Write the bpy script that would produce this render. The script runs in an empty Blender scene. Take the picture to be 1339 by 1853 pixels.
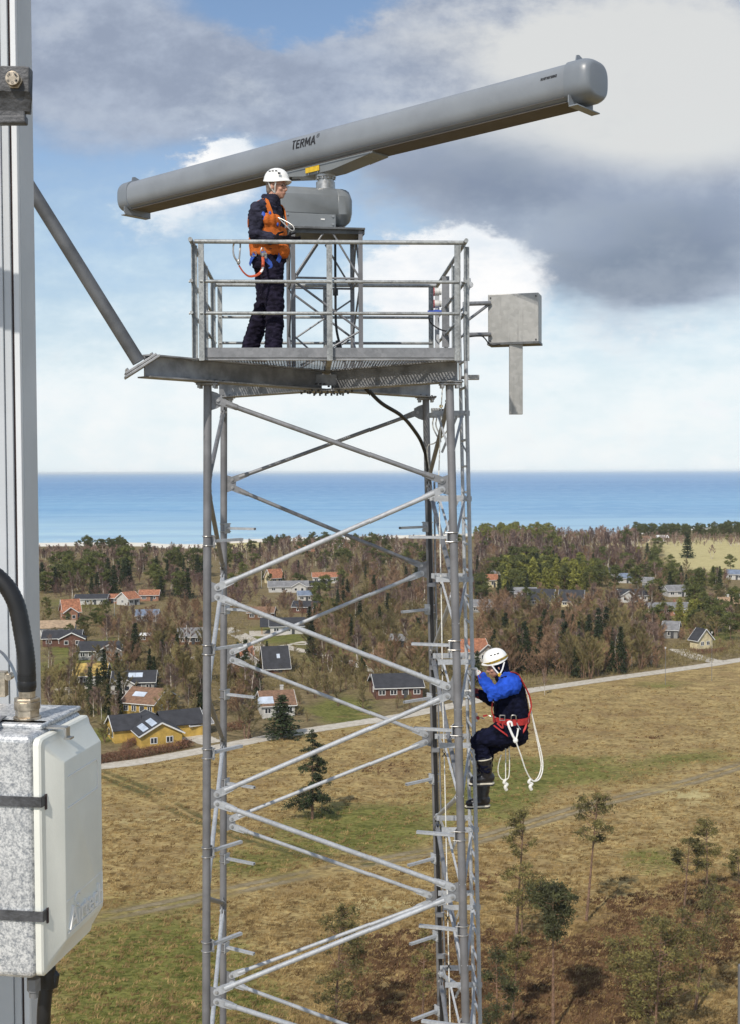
import bpy, bmesh, math, random
from mathutils import Vector, Matrix, noise as mnoise
R = math.radians
scene = bpy.context.scene
COL = scene.collection

# ---------------------------------------------------------------- camera, sky, sun, exposure
F, CX, CY, HOR = 2150.0, 669.5, 926.5, 853.0      # lens and horizon of the photograph (its own pixels)
CAMZ = 50.0
PITCH = math.atan((CY - HOR) / F)
M3 = (Matrix.Rotation(R(90) - PITCH, 3, 'X') @ Matrix.Rotation(-0.0047, 3, 'Z'))
CAM = Vector((0, 0, CAMZ))
cd = bpy.data.cameras.new('camera')
cd.sensor_fit = 'VERTICAL'; cd.sensor_height = 36.0; cd.lens = F / 1853.0 * 36.0
cd.clip_start = 0.1; cd.clip_end = 150000.0
cam = bpy.data.objects.new('camera', cd); COL.objects.link(cam)
cam.matrix_world = Matrix.Translation(CAM) @ M3.to_4x4()
scene.camera = cam
scene.view_settings.view_transform = 'Standard'
scene.view_settings.look = 'None'
scene.view_settings.exposure = 0.0
scene.view_settings.gamma = 1.0
scene.cycles.max_bounces = 6
scene.cycles.transparent_max_bounces = 16

SUN_EL, SUN_AZ = 44.0, 204.0
sd = bpy.data.lights.new('sun', 'SUN'); sd.energy = 3.6; sd.angle = R(0.6); sd.color = (1.0, 0.93, 0.83)
sun = bpy.data.objects.new('sun', sd); COL.objects.link(sun)
tosun = Vector((math.sin(R(SUN_AZ)) * math.cos(R(SUN_EL)), math.cos(R(SUN_AZ)) * math.cos(R(SUN_EL)), math.sin(R(SUN_EL))))
sun.location = (0, 0, 90)
sun.rotation_euler = tosun.to_track_quat('Z', 'Y').to_euler()

world = bpy.data.worlds.new('World'); scene.world = world; world.use_nodes = True
class NT:
    """small helper around a node tree"""
    def __init__(s, tree):
        s.t = tree; s.n = tree.nodes; s.l = tree.links
    def new(s, typ, **kw):
        n = s.n.new(typ)
        for k, v in kw.items(): setattr(n, k, v)
        return n
    def put(s, sock, v):
        if isinstance(v, bpy.types.NodeSocket): s.l.new(v, sock)
        elif v is not None: sock.default_value = v
    def m(s, op, a, b=None, c=None, clamp=False):
        n = s.new('ShaderNodeMath', operation=op); n.use_clamp = clamp
        s.put(n.inputs[0], a); s.put(n.inputs[1], b)
        if c is not None: s.put(n.inputs[2], c)
        return n.outputs[0]
    def mix(s, f, a, b, blend='MIX'):
        n = s.new('ShaderNodeMix', data_type='RGBA', blend_type=blend)
        s.put(n.inputs[0], f)
        for i, v in ((6, a), (7, b)):
            if not isinstance(v, bpy.types.NodeSocket): v = (v[0], v[1], v[2], 1)
            s.put(n.inputs[i], v)
        return n.outputs[2]
    def sstep(s, x, lo, hi):
        n = s.new('ShaderNodeMapRange', interpolation_type='SMOOTHSTEP')
        s.put(n.inputs[0], x); n.inputs[1].default_value = lo; n.inputs[2].default_value = hi
        return n.outputs[0]
    def noise(s, vec, scale, detail=4, rough=0.55, dist=0.0, dims='3D'):
        n = s.new('ShaderNodeTexNoise', noise_dimensions=dims)
        if vec is not None: s.l.new(vec, n.inputs['Vector'])
        n.inputs['Scale'].default_value = scale; n.inputs['Detail'].default_value = detail
        n.inputs['Roughness'].default_value = rough; n.inputs['Distortion'].default_value = dist
        return n.outputs[0]
    def xyz(s, x, y, z):
        n = s.new('ShaderNodeCombineXYZ')
        s.put(n.inputs[0], x); s.put(n.inputs[1], y); s.put(n.inputs[2], z)
        return n.outputs[0]

def build_sky():
    g = NT(world.node_tree); g.n.clear()
    out = g.new('ShaderNodeOutputWorld')
    sky = g.new('ShaderNodeTexSky', sky_type='NISHITA'); sky.sun_disc = False
    sky.sun_elevation = R(SUN_EL); sky.sun_rotation = R(SUN_AZ); sky.air_density = 1.0; sky.dust_density = 0.6; sky.ozone_density = 1.2
    bgs = g.new('ShaderNodeBackground'); bgs.inputs[1].default_value = 0.14
    g.l.new(sky.outputs[0], bgs.inputs[0])
    tc = g.new('ShaderNodeTexCoord'); sp = g.new('ShaderNodeSeparateXYZ'); g.l.new(tc.outputs['Generated'], sp.inputs[0])
    ay = g.m('MAXIMUM', g.m('ABSOLUTE', sp.outputs[1]), 0.06)
    # directions on the sky, unrolled: azimuth-like U and height-like V (thousandths of a unit)
    U = g.m('MULTIPLY_ADD', g.m('DIVIDE', sp.outputs[0], ay), 2.15, 0.669)
    V = g.m('MULTIPLY_ADD', g.m('DIVIDE', sp.outputs[2], ay), -2.15, 0.853)
    base = g.xyz(U, g.m('MULTIPLY', V, 1.5), 0.37)
    nA = g.noise(base, 3.2, 7, 0.55)
    nB = g.noise(base, 8.0, 11, 0.66)
    nC = g.noise(g.xyz(U, g.m('MULTIPLY', V, 3.0), 5.1), 4.0, 6, 0.58)
    nD = g.noise(base, 26.0, 6, 0.65); dD = g.m('SUBTRACT', nD, 0.5)
    dA = g.m('SUBTRACT', nA, 0.5); dB = g.m('SUBTRACT', nB, 0.5); dC = g.m('SUBTRACT', nC, 0.5)
    # warp coordinates a little so that no outline stays smooth
    Uw = g.m('ADD', U, g.m('MULTIPLY_ADD', dA, 0.16, g.m('MULTIPLY', dB, 0.07)))
    Vw = g.m('ADD', V, g.m('MULTIPLY_ADD', dC, 0.10, g.m('MULTIPLY', dB, 0.06)))
    def blobs(lst):
        tot = None
        for cx, cy, rx, ry, w in lst:
            a = g.m('DIVIDE', g.m('SUBTRACT', Uw, cx), rx); b = g.m('DIVIDE', g.m('SUBTRACT', Vw, cy), ry)
            e = g.m('EXPONENT', g.m('MULTIPLY', g.m('MULTIPLY_ADD', a, a, g.m('MULTIPLY', b, b)), -1.0))
            tot = g.m('MULTIPLY_ADD', e, w, tot if tot is not None else 0.0)
        return tot
    D = g.m('ADD', blobs(SKY_DARK), g.m('MULTIPLY_ADD', dA, 0.9, g.m('MULTIPLY', dB, 0.75)))
    # far above and behind: broken cloud cover everywhere
    high = g.sstep(V, -0.05, -0.5)
    D = g.m('ADD', D, g.m('MULTIPLY', high, g.m('MULTIPLY_ADD', dA, 2.0, 0.5)))
    Dm = g.sstep(D, 0.10, 0.80)
    B = g.sstep(g.m('ADD', blobs(SKY_BRIGHT), g.m('MULTIPLY_ADD', dC, 0.7, g.m('MULTIPLY', dB, 0.9))), 0.0, 0.95)
    K = g.sstep(g.m('ADD', blobs(SKY_CORE), g.m('MULTIPLY_ADD', dA, 0.8, g.m('MULTIPLY', dB, 0.9))), 0.1, 1.05)
    W = g.m('ADD', blobs(SKY_WHITE), g.m('MULTIPLY_ADD', dB, 1.35, g.m('MULTIPLY_ADD', dA, 0.3, g.m('MULTIPLY', dD, 0.5))))
    Wm = g.sstep(W, 0.26, 0.86)
    veil = g.sstep(g.m('ADD', V, g.m('MULTIPLY_ADD', dC, 0.55, g.m('MULTIPLY', dB, 0.30))), 0.16, 0.74)
    veil = g.m('MULTIPLY', veil, 0.95)
    mott = g.sstep(g.m('MULTIPLY_ADD', nB, 0.55, g.m('MULTIPLY', nA, 0.45)), 0.38, 0.62)
    c = g.mix(B, g.mix(mott, (0.31, 0.36, 0.465), (0.45, 0.51, 0.62)), (0.74, 0.745, 0.73))
    c = g.mix(K, c, g.mix(mott, (0.185, 0.225, 0.315), (0.27, 0.31, 0.395)))
    c = g.mix(g.m('MULTIPLY', high, 0.75), c, (0.56, 0.60, 0.66))  # unseen overhead cloud, brightened to give upward faces more light
    wcol = g.mix(g.sstep(g.m('MULTIPLY_ADD', nC, 0.6, g.m('MULTIPLY', nB, 0.4)), 0.42, 0.64), (1.0, 1.0, 1.0), (0.80, 0.86, 0.92))
    a1 = g.m('SUBTRACT', 1.0, g.m('MULTIPLY', g.m('SUBTRACT', 1.0, g.m('MULTIPLY', Dm, 0.94)), g.m('SUBTRACT', 1.0, Wm)))
    alpha = g.m('SUBTRACT', 1.0, g.m('MULTIPLY', g.m('SUBTRACT', 1.0, a1), g.m('SUBTRACT', 1.0, veil)))
    c = g.mix(g.m('MULTIPLY', veil, g.m('SUBTRACT', 1.0, g.m('MULTIPLY', Dm, 0.85))), c, g.mix(g.sstep(V, 0.25, 0.75), (0.56, 0.83, 0.95), g.mix(g.sstep(g.m('MULTIPLY_ADD', nC, 0.5, g.m('MULTIPLY', nB, 0.5)), 0.40, 0.62), (0.84, 0.93, 0.97), (0.93, 0.97, 0.985))))
    c = g.mix(Wm, c, wcol)
    bgc = g.new('ShaderNodeBackground'); g.l.new(c, bgc.inputs[0]); bgc.inputs[1].default_value = 1.0
    mx = g.new('ShaderNodeMixShader'); g.l.new(alpha, mx.inputs[0]); g.l.new(bgs.outputs[0], mx.inputs[1]); g.l.new(bgc.outputs[0], mx.inputs[2])
    g.l.new(mx.outputs[0], out.inputs[0])
SKY_DARK = [(.10,.07,.26,.16,1.15), (.36,.15,.22,.09,1.05), (.62,.20,.20,.10,.9), (.82,.13,.2,.15,.9), (.95,.33,.24,.11,1.0),
            (1.15,.43,.24,.12,1.2), (1.33,.30,.25,.22,1.0), (1.10,.05,.35,.15,1.0), (.53,.03,.14,.06,-1.0), (.43,.19,.05,.04,-.25)]
SKY_BRIGHT = [(1.22,.09,.30,.12,1.15), (.98,.10,.15,.07,.6), (1.05,.24,.30,.07,.55), (1.25,.22,.20,.10,.75), (.72,.06,.10,.07,.3)]
SKY_CORE = [(1.13,.50,.19,.06,1.0), (1.25,.42,.16,.08,.75), (.78,.31,.22,.06,.55), (.10,.13,.12,.08,.1), (.95,.36,.18,.07,.55)]
SKY_WHITE = [(.385,.285,.065,.032,1.1), (.41,.33,.09,.045,.7), (.33,.38,.08,.05,.5), (.30,.42,.10,.05,.42), (.84,.46,.10,.045,1.05), (.74,.52,.13,.075,.95),
             (.93,.52,.09,.055,.8), (.85,.61,.18,.05,.6), (1.29,.75,.06,.028,.6), (.32,.57,.06,.03,.45), (1.25,.60,.14,.04,.35)]
build_sky()

# ---------------------------------------------------------------- geometry helpers
def P(x, y, d):
    """world point seen at photo pixel (x, y) at depth d along the optical axis"""
    return CAM + M3 @ Vector(((x - CX) / F * d, -(y - CY) / F * d, -d))
def PZ(x, y, z):
    v = M3 @ Vector(((x - CX) / F, -(y - CY) / F, -1.0))
    return CAM + v * ((z - CAMZ) / v.z)
def G(x, y): return PZ(x, y, 0.0)
def PW(x, y, wy):
    """point of the same ray at world depth y"""
    v = M3 @ Vector(((x - CX) / F, -(y - CY) / F, -1.0)); return CAM + v * (wy / v.y)
def proj(p):
    v = M3.transposed() @ (Vector(p) - CAM)
    return (CX + F * v.x / -v.z, CY - F * v.y / -v.z, -v.z)
def lerp(a, b, t): return a + (b - a) * t
def interp(tab, x):
    if x <= tab[0][0]: return tab[0][1]
    for (a, b), (c, d) in zip(tab, tab[1:]):
        if x <= c: return b + (d - b) * (x - a) / (c - a)
    return tab[-1][1]
def frame(t, up=Vector((0, 0, 1))):
    t = t.normalized()
    if abs(t.dot(up)) > 0.98: up = Vector((0, 1, 0))
    s = t.cross(up).normalized(); u = s.cross(t).normalized()
    return s, u

class MB:
    """collects shapes in one bmesh, then links them as ONE mesh object"""
    def __init__(s): s.bm = bmesh.new(); s.mi = 0
    def face(s, vs):
        try:
            f = s.bm.faces.new(vs); f.material_index = s.mi; return f
        except ValueError: return None
    def vert(s, p): return s.bm.verts.new(p)
    def poly(s, pts): return s.face([s.bm.verts.new(p) for p in pts])
    def hull8(s, a):
        v = [s.bm.verts.new(p) for p in a]
        for q in ((0,3,2,1),(4,5,6,7),(0,1,5,4),(1,2,6,5),(2,3,7,6),(3,0,4,7)): s.face([v[i] for i in q])
    def box(s, c, x, y, z):
        """centre c, half-extent vectors x, y, z"""
        c, x, y, z = Vector(c), Vector(x), Vector(y), Vector(z)
        s.hull8([c-x-y-z, c+x-y-z, c+x+y-z, c-x+y-z, c-x-y+z, c+x-y+z, c+x+y+z, c-x+y+z])
    def abox(s, lo, hi):
        lo, hi = Vector(lo), Vector(hi); h = (hi - lo) / 2
        s.box((lo + hi) / 2, (h.x, 0, 0), (0, h.y, 0), (0, 0, h.z))
    def bar(s, a, b, w, h, up=Vector((0, 0, 1))):
        """rectangular bar from a to b, w across, h along up"""
        a, b = Vector(a), Vector(b); sd, u = frame(b - a, up)
        s.box((a + b) / 2, (b - a) / 2, sd * (w / 2), u * (h / 2))
    def loft(s, rings, cap=True, closed=True):
        vr = [[s.bm.verts.new(p) for p in r] for r in rings]
        n = len(vr[0])
        for i in range(len(vr) - 1):
            for j in range(n if closed else n - 1):
                s.face([vr[i][j], vr[i][(j+1) % n], vr[i+1][(j+1) % n], vr[i+1][j]])
        if cap and closed:
            s.face(list(reversed(vr[0]))); s.face(vr[-1])
    def tube(s, pts, r, seg=10, cap=True, side=None, flat=1.0):
        """tube through pts; r one radius or one per point"""
        pts = [Vector(p) for p in pts]
        rings = []; prev = None
        for i, p in enumerate(pts):
            t = (pts[min(i+1, len(pts)-1)] - pts[max(i-1, 0)])
            if t.length < 1e-9: t = Vector((0, 0, 1))
            t.normalize()
            if prev is None: sd, u = frame(t) if side is None else (Vector(side), Vector(side).cross(t).normalized())
            else:
                sd = prev - t * prev.dot(t)
                if sd.length < 1e-6: sd, _ = frame(t)
                sd.normalize(); u = sd.cross(t)
            prev = sd
            rr = r[i] if isinstance(r, (list, tuple)) else r
            ra, rb = rr if isinstance(rr, (list, tuple)) else (rr, rr * flat)
            rings.append([p + sd * (ra * math.cos(k * 2*math.pi/seg)) + u * (rb * math.sin(k * 2*math.pi/seg)) for k in range(seg)])
        s.loft(rings, cap)
    def disc(s, c, n, r, h, seg=14):
        c, n = Vector(c), Vector(n).normalized()
        s.tube([c - n * h / 2, c + n * h / 2], r, seg)
    def sphere(s, c, r, seg=14, rings=9, ax=None):
        c = Vector(c); rr = r if isinstance(r, (list, tuple)) else (r, r, r)
        ax = ax or (Vector((1,0,0)), Vector((0,1,0)), Vector((0,0,1)))
        R_ = []
        for i in range(1, rings):
            a = math.pi * i / rings
            R_.append([c + ax[0]*(rr[0]*math.sin(a)*math.cos(k*2*math.pi/seg)) + ax[1]*(rr[1]*math.sin(a)*math.sin(k*2*math.pi/seg)) - ax[2]*(rr[2]*math.cos(a)) for k in range(seg)])
        s.loft(R_, False)
        vs = list(s.bm.verts)[-len(R_)*seg:]
        b = s.bm.verts.new(c - ax[2]*rr[2]); t = s.bm.verts.new(c + ax[2]*rr[2])
        for k in range(seg):
            s.face([b, vs[(k+1) % seg], vs[k]]); L = (len(R_)-1)*seg
            s.face([t, vs[L+k], vs[L+(k+1) % seg]])
    def prism(s, outline, ex, ey, ez, o, depth):
        """2-D outline in (ex, ey) about o, extruded by depth along ez"""
        o = Vector(o)
        a = [o + ex*p[0] + ey*p[1] for p in outline]
        s.loft([a, [p + ez*depth for p in a]])
    def done(s, name, mats, parent=None, smooth=False, origin=None, bevel=0.0, loc=None):
        me = bpy.data.meshes.new(name)
        bmesh.ops.recalc_face_normals(s.bm, faces=list(s.bm.faces)) if len(s.bm.faces) < 60000 else None
        if parent is not None: off = worldloc(parent)
        elif origin is not None: off = Vector(origin)
        elif s.bm.verts:
            lo = Vector([min(v.co[i] for v in s.bm.verts) for i in range(3)]); hi = Vector([max(v.co[i] for v in s.bm.verts) for i in range(3)])
            off = Vector(((lo.x+hi.x)/2, (lo.y+hi.y)/2, lo.z))
        else: off = Vector((0,0,0))
        for v in s.bm.verts: v.co -= off
        s.bm.to_mesh(me); s.bm.free()
        o = bpy.data.objects.new(name, me); COL.objects.link(o)
        for m in (mats if isinstance(mats, (list, tuple)) else [mats]): me.materials.append(m)
        if parent is not None: o.parent = parent
        else: o.location = off
        if smooth:
            for p in me.polygons: p.use_smooth = True
            if smooth != 'all':
                try: me.set_sharp_from_angle(angle=R(40))
                except Exception: pass
        if bevel:
            b = o.modifiers.new('bevel', 'BEVEL'); b.width = bevel; b.segments = 2; b.limit_method = 'ANGLE'; b.angle_limit = R(40)
        return o
def worldloc(o):
    v = Vector((0, 0, 0))
    while o is not None: v = v + o.location; o = o.parent
    return v
def tag(o, label=None, cat=None, group=None, kind=None):
    if label: o['label'] = label
    if cat: o['category'] = cat
    if group: o['group'] = group
    if kind: o['kind'] = kind
    return o
def thing(name, loc, label, cat, group=None):
    o = bpy.data.objects.new(name, None); COL.objects.link(o); o.location = loc; o.empty_display_size = 0.1
    return tag(o, label, cat, group)
def catmull(pts, n=8):
    pts = [Vector(p) for p in pts]; q = [pts[0]*2-pts[1]] + pts + [pts[-1]*2-pts[-2]]; out = []
    for i in range(1, len(q)-2):
        for k in range(n):
            t = k / n; a, b, c, d = q[i-1], q[i], q[i+1], q[i+2]
            out.append(0.5*((b*2) + (c-a)*t + (a*2-b*5+c*4-d)*t*t + (b*3-a-c*3+d)*t*t*t))
    return out + [pts[-1]]
def text_mesh(txt, size, bold=0.0, extr=0.0):
    """vertices and faces of a line of lettering in its own plane, left-aligned on the baseline"""
    cu = bpy.data.curves.new('lettering', 'FONT'); cu.body = txt; cu.size = size; cu.offset = bold; cu.extrude = extr; cu.resolution_u = 3
    o = bpy.data.objects.new('lettering', cu); COL.objects.link(o)
    dg = bpy.context.evaluated_depsgraph_get(); me = bpy.data.meshes.new_from_object(o.evaluated_get(dg))
    V_ = [v.co.copy() for v in me.vertices]; F_ = [list(p.vertices) for p in me.polygons]
    bpy.data.objects.remove(o); bpy.data.meshes.remove(me)
    return V_, F_
def add_text(mb, txt, size, fn, bold=0.0, width=None, cut=0.0):
    V_, F_ = text_mesh(txt, size, bold)
    if width:
        w = max(v.x for v in V_) or 1
        for v in V_: v.x *= width / w
    bv = [mb.bm.verts.new(fn(v.x, v.y)) for v in V_]
    for f in F_: mb.face([bv[i] for i in f])

# ---------------------------------------------------------------- materials
def mat(name, col, rough=0.6, metal=0.0, var=0.12, scale=8.0, bump=0.0, bscale=60.0, spec=0.5, col2=None, coords='Object', detail=5, objvar=0.0, thin=False):
    m = bpy.data.materials.new(name); m.use_nodes = True
    g = NT(m.node_tree); b = g.n['Principled BSDF']
    tc = g.new('ShaderNodeTexCoord'); vec = tc.outputs[coords]
    n = g.noise(vec, scale, detail, 0.6)
    c2 = col2 or tuple(min(1, c*(1+2*var)) for c in col); c1 = col if col2 else tuple(c*(1-2*var) for c in col)
    c = g.mix(g.sstep(n, 0.3, 0.7), c1, c2)
    if objvar:
        oi = g.new('ShaderNodeObjectInfo')
        c = g.mix(1.0, c, g.mix(oi.outputs['Random'], (1-objvar,)*3, (1+objvar, 1+objvar*0.8, 1+objvar*0.5)), 'MULTIPLY')
    g.l.new(c, b.inputs['Base Color'])
    b.inputs['Roughness'].default_value = rough; b.inputs['Metallic'].default_value = metal
    b.inputs['Specular IOR Level'].default_value = spec
    if bump:
        bn = g.new('ShaderNodeBump'); bn.inputs['Strength'].default_value = bump; bn.inputs['Distance'].default_value = 0.01
        g.l.new(g.noise(vec, bscale, 4), bn.inputs['Height']); g.l.new(bn.outputs[0], b.inputs['Normal'])
    return m
def galv(name, lo, hi, rough=0.45, metal=0.75, cell=70.0, streak=0.0):
    """hot-dip zinc: crystal spangle, cloudy patches and grime"""
    m = bpy.data.materials.new(name); m.use_nodes = True
    g = NT(m.node_tree); b = g.n['Principled BSDF']; tc = g.new('ShaderNodeTexCoord'); vec = tc.outputs['Object']
    v = g.new('ShaderNodeTexVoronoi'); v.inputs['Scale'].default_value = cell; g.l.new(vec, v.inputs['Vector'])
    sp = g.new('ShaderNodeSeparateColor'); g.l.new(v.outputs['Color'], sp.inputs[0])
    n = g.noise(vec, 5.0, 6, 0.6)
    f = g.m('MULTIPLY_ADD', sp.outputs[0], 0.5, g.m('MULTIPLY', g.sstep(n, 0.3, 0.7), 0.5))
    c = g.mix(f, lo, hi)
    mp = g.new('ShaderNodeMapping'); mp.inputs['Scale'].default_value = (14, 14, 0.9); g.l.new(vec, mp.inputs[0])
    c = g.mix(g.m('MULTIPLY', g.sstep(g.noise(mp.outputs[0], 2.0, 4), 0.55, 0.8), 0.3 + streak), c, tuple(x*0.55 for x in lo))
    g.l.new(c, b.inputs['Base Color']); b.inputs['Metallic'].default_value = metal
    g.l.new(g.m('MULTIPLY_ADD', n, 0.3, rough - 0.15), b.inputs['Roughness'])
    return m
M = {}
M['leg'] = mat('weathered zinc grey tube', (0.185, 0.185, 0.195), 0.55, 0.3, 0.10, 3.0)
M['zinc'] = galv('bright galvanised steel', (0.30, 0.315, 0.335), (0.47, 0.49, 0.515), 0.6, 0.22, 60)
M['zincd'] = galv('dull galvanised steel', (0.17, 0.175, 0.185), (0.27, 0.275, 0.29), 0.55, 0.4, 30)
M['spangle'] = galv('spangled galvanised steel', (0.18, 0.19, 0.195), (0.43, 0.45, 0.45), 0.5, 0.35, 45)
M['cabinet'] = galv('weathered stainless steel', (0.30, 0.30, 0.285), (0.42, 0.415, 0.40), 0.5, 0.3, 25, 0.25)
M['beam'] = mat('dull zinc beam', (0.27, 0.275, 0.285), 0.6, 0.3, 0.18, 4.0, 0.1, 90)
M['radar'] = mat('grey radar paint', (0.215, 0.235, 0.26), 0.38, 0.0, 0.05, 1.6, detail=8)
M['radard'] = mat('brown grey underside strip', (0.085, 0.075, 0.068), 0.6, 0.0, 0.06, 4.0)
M['capgrey'] = mat('darker grey cap paint', (0.175, 0.195, 0.22), 0.36, 0.0, 0.05, 2.0)
M['housing'] = mat('grey housing paint', (0.19, 0.205, 0.215), 0.38, 0.0, 0.04, 4.0)
M['black'] = mat('black rubber', (0.012, 0.012, 0.013), 0.45, 0.0, 0.2, 20)
M['ink'] = mat('black lettering', (0.01, 0.01, 0.012), 0.6)
M['yellow'] = mat('yellow label', (0.62, 0.40, 0.02), 0.6, 0, 0.08, 30)
M['steel'] = mat('bright stainless steel', (0.42, 0.41, 0.39), 0.38, 0.8, 0.1, 20)
M['bolt'] = mat('zinc bolt', (0.35, 0.35, 0.35), 0.45, 0.6, 0.1, 30)
M['dark'] = mat('dark steel', (0.07, 0.072, 0.078), 0.55, 0.2, 0.25, 30, 0.25, 120)
M['darkrail'] = mat('dark painted steel', (0.10, 0.105, 0.11), 0.55, 0.2, 0.15, 8)
M['mast'] = mat('pale grey mast paint', (0.50, 0.525, 0.55), 0.5, 0.0, 0.04, 3.0, 0.03, 150)
M['mastlight'] = mat('white mast strip', (0.66, 0.68, 0.70), 0.5, 0.0, 0.03, 3.0)
M['gap'] = mat('dark red rubber gasket', (0.05, 0.03, 0.03), 0.7)
M['cover'] = mat('off white moulded plastic', (0.74, 0.75, 0.69), 0.42, 0.0, 0.03, 6.0, 0.04, 300)
M['nickel'] = mat('tarnished nickel', (0.42, 0.36, 0.28), 0.38, 0.8, 0.2, 60)
M['white'] = mat('white paint and cover highlights', (0.78, 0.78, 0.76), 0.45, 0, 0.03, 10)
M['helmet'] = mat('white helmet shell', (0.82, 0.82, 0.80), 0.3, 0, 0.015, 10)
M['rope'] = mat('white rope', (0.72, 0.71, 0.66), 0.8, 0, 0.15, 150)
M['socket'] = mat('pale grey plastic', (0.55, 0.55, 0.53), 0.5)
M['blue'] = mat('blue plastic', (0.02, 0.06, 0.32), 0.5)
M['redp'] = mat('red plastic', (0.35, 0.02, 0.02), 0.5)
M['strut'] = mat('dark zinc strut', (0.105, 0.11, 0.118), 0.5, 0.2, 0.12, 4.0)
def granite():
    m = bpy.data.materials.new('speckled zinc box'); m.use_nodes = True
    g = NT(m.node_tree); b = g.n['Principled BSDF']; tc = g.new('ShaderNodeTexCoord'); vec = tc.outputs['Object']
    n1 = g.noise(vec, 260, 3, 0.7); n2 = g.noise(vec, 90, 4, 0.7); n3 = g.noise(vec, 12, 4)
    f = g.m('MULTIPLY_ADD', n2, 0.5, g.m('MULTIPLY', n1, 0.6))
    c = g.mix(g.sstep(f, 0.40, 0.68), (0.24, 0.26, 0.29), (0.74, 0.75, 0.75))
    c = g.mix(g.m('MULTIPLY', g.sstep(n3, 0.45, 0.75), 0.35), c, (0.30, 0.31, 0.33))
    g.l.new(c, b.inputs['Base Color']); b.inputs['Roughness'].default_value = 0.5; b.inputs['Metallic'].default_value = 0.35
    return m
M['granite'] = granite()

# ---------------------------------------------------------------- land, sea, roads
rnd = random.Random(7)
ROADPX = [(-60,1402),(90,1394),(170,1388),(250,1379),(330,1365),(400,1352),(480,1336),(560,1322),(650,1308),(720,1297),(800,1281),(860,1268),(950,1251),(1030,1239),(1120,1226),(1200,1215),(1270,1205),(1339,1194),(1500,1168)]
TRACKPX = [(60,1690),(175,1662),(300,1638),(420,1612),(560,1582),(650,1564),(720,1552),(800,1536),(870,1518),(960,1491),(1060,1460),(1160,1436),(1250,1414),(1339,1386),(1480,1345)]
TRACK2PX = [(172,1396),(220,1412),(262,1432),(310,1456),(360,1482),(430,1510),(520,1535),(600,1555),(680,1560)]
def road_y(x): return interp(ROADPX, x)
ROADW = [G(*p) for p in ROADPX]; TRACKW = [G(*p) for p in TRACKPX]; TRACK2W = [G(*p) for p in TRACK2PX]
def dist_poly(x, y, pts):
    best = 1e9
    for a, b in zip(pts, pts[1:]):
        dx, dy = b.x-a.x, b.y-a.y; L = dx*dx+dy*dy
        t = max(0, min(1, ((x-a.x)*dx+(y-a.y)*dy)/L)); best = min(best, math.hypot(x-a.x-t*dx, y-a.y-t*dy))
    return best
COAST = [(-500,800),(-100,845),(70,858),(200,865),(270,850),(300,832),(365,830),(400,880),(500,905),(700,930),(850,960),(960,945),(1040,930),(1100,930),(1150,965),(1180,1010),(1339,1060),(1700,1200),(2400,1400)]
def coast_y(x, y): return interp(COAST, CX + F * x / max(y, 60.0)) + 6*mnoise.noise(Vector((x*0.02, y*0.02, 3)))
def height(x, y):
    h = 0.0
    if 60 < y < 420:
        d = min(dist_poly(x, y, ROADW), dist_poly(x, y, TRACKW) + 1.0)
        k = max(0.0, min(1.0, (d-3.0)/6.0))
        h = k * (0.28*mnoise.noise(Vector((x*0.09, y*0.09, 0))) + 0.16*mnoise.noise(Vector((x*0.33, y*0.33, 4))))
    c = coast_y(x, y) if y > 600 else 1e9
    if y > c - 45:
        t = (y - (c - 45)) / 45.0
        h += 0.25 - 0.62 * t if t > 0 else 0
        h = max(h, -4.0)
    return h
GREEN = [(650,1500,150,52,1.2),(280,1760,190,140,1.15),(1000,1395,200,34,1.0),(900,1450,90,50,.95),(230,1420,60,30,.5),(330,1850,220,80,1.0),(1180,1560,80,34,.9),(450,1560,110,40,.6),(1250,1370,120,15,.6),
         (620,1285,70,30,1.3),(515,1150,70,18,1.4),(150,1205,90,24,1.2),(205,1163,40,9,1.5),(130,1175,50,10,1.0),(215,1290,46,16,1.3),(190,1332,60,16,1.3),(600,1185,80,22,.9),(1300,1152,46,13,1.1),(140,1095,90,14,.8),(1110,1075,60,12,.6),(1200,1240,60,8,.8),(660,1080,60,10,.6)]
HEATH = [(1150,1710,200,70,.95),(1290,1620,130,50,.8),(980,1780,190,80,.85),(720,1710,150,70,.55),(680,1800,140,90,.4),(1100,1840,250,50,.6),(1050,1310,280,40,.42),(700,1390,100,20,.55),(600,1850,200,50,.5),(860,1600,60,40,.5)]
PALE = [(1310,1005,95,26,2.2),(430,987,70,9,1.1),(1100,985,150,9,.6),(700,1640,130,30,.6),(300,1500,160,50,.5),(1250,1440,160,30,.5)]
def blobv(lst, x, y):
    s = 0.0
    for cx, cy, rx, ry, w in lst:
        e = ((x-cx)/rx)**2 + ((y-cy)/ry)**2
        if e < 9: s += w*math.exp(-e)
    return s
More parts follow.
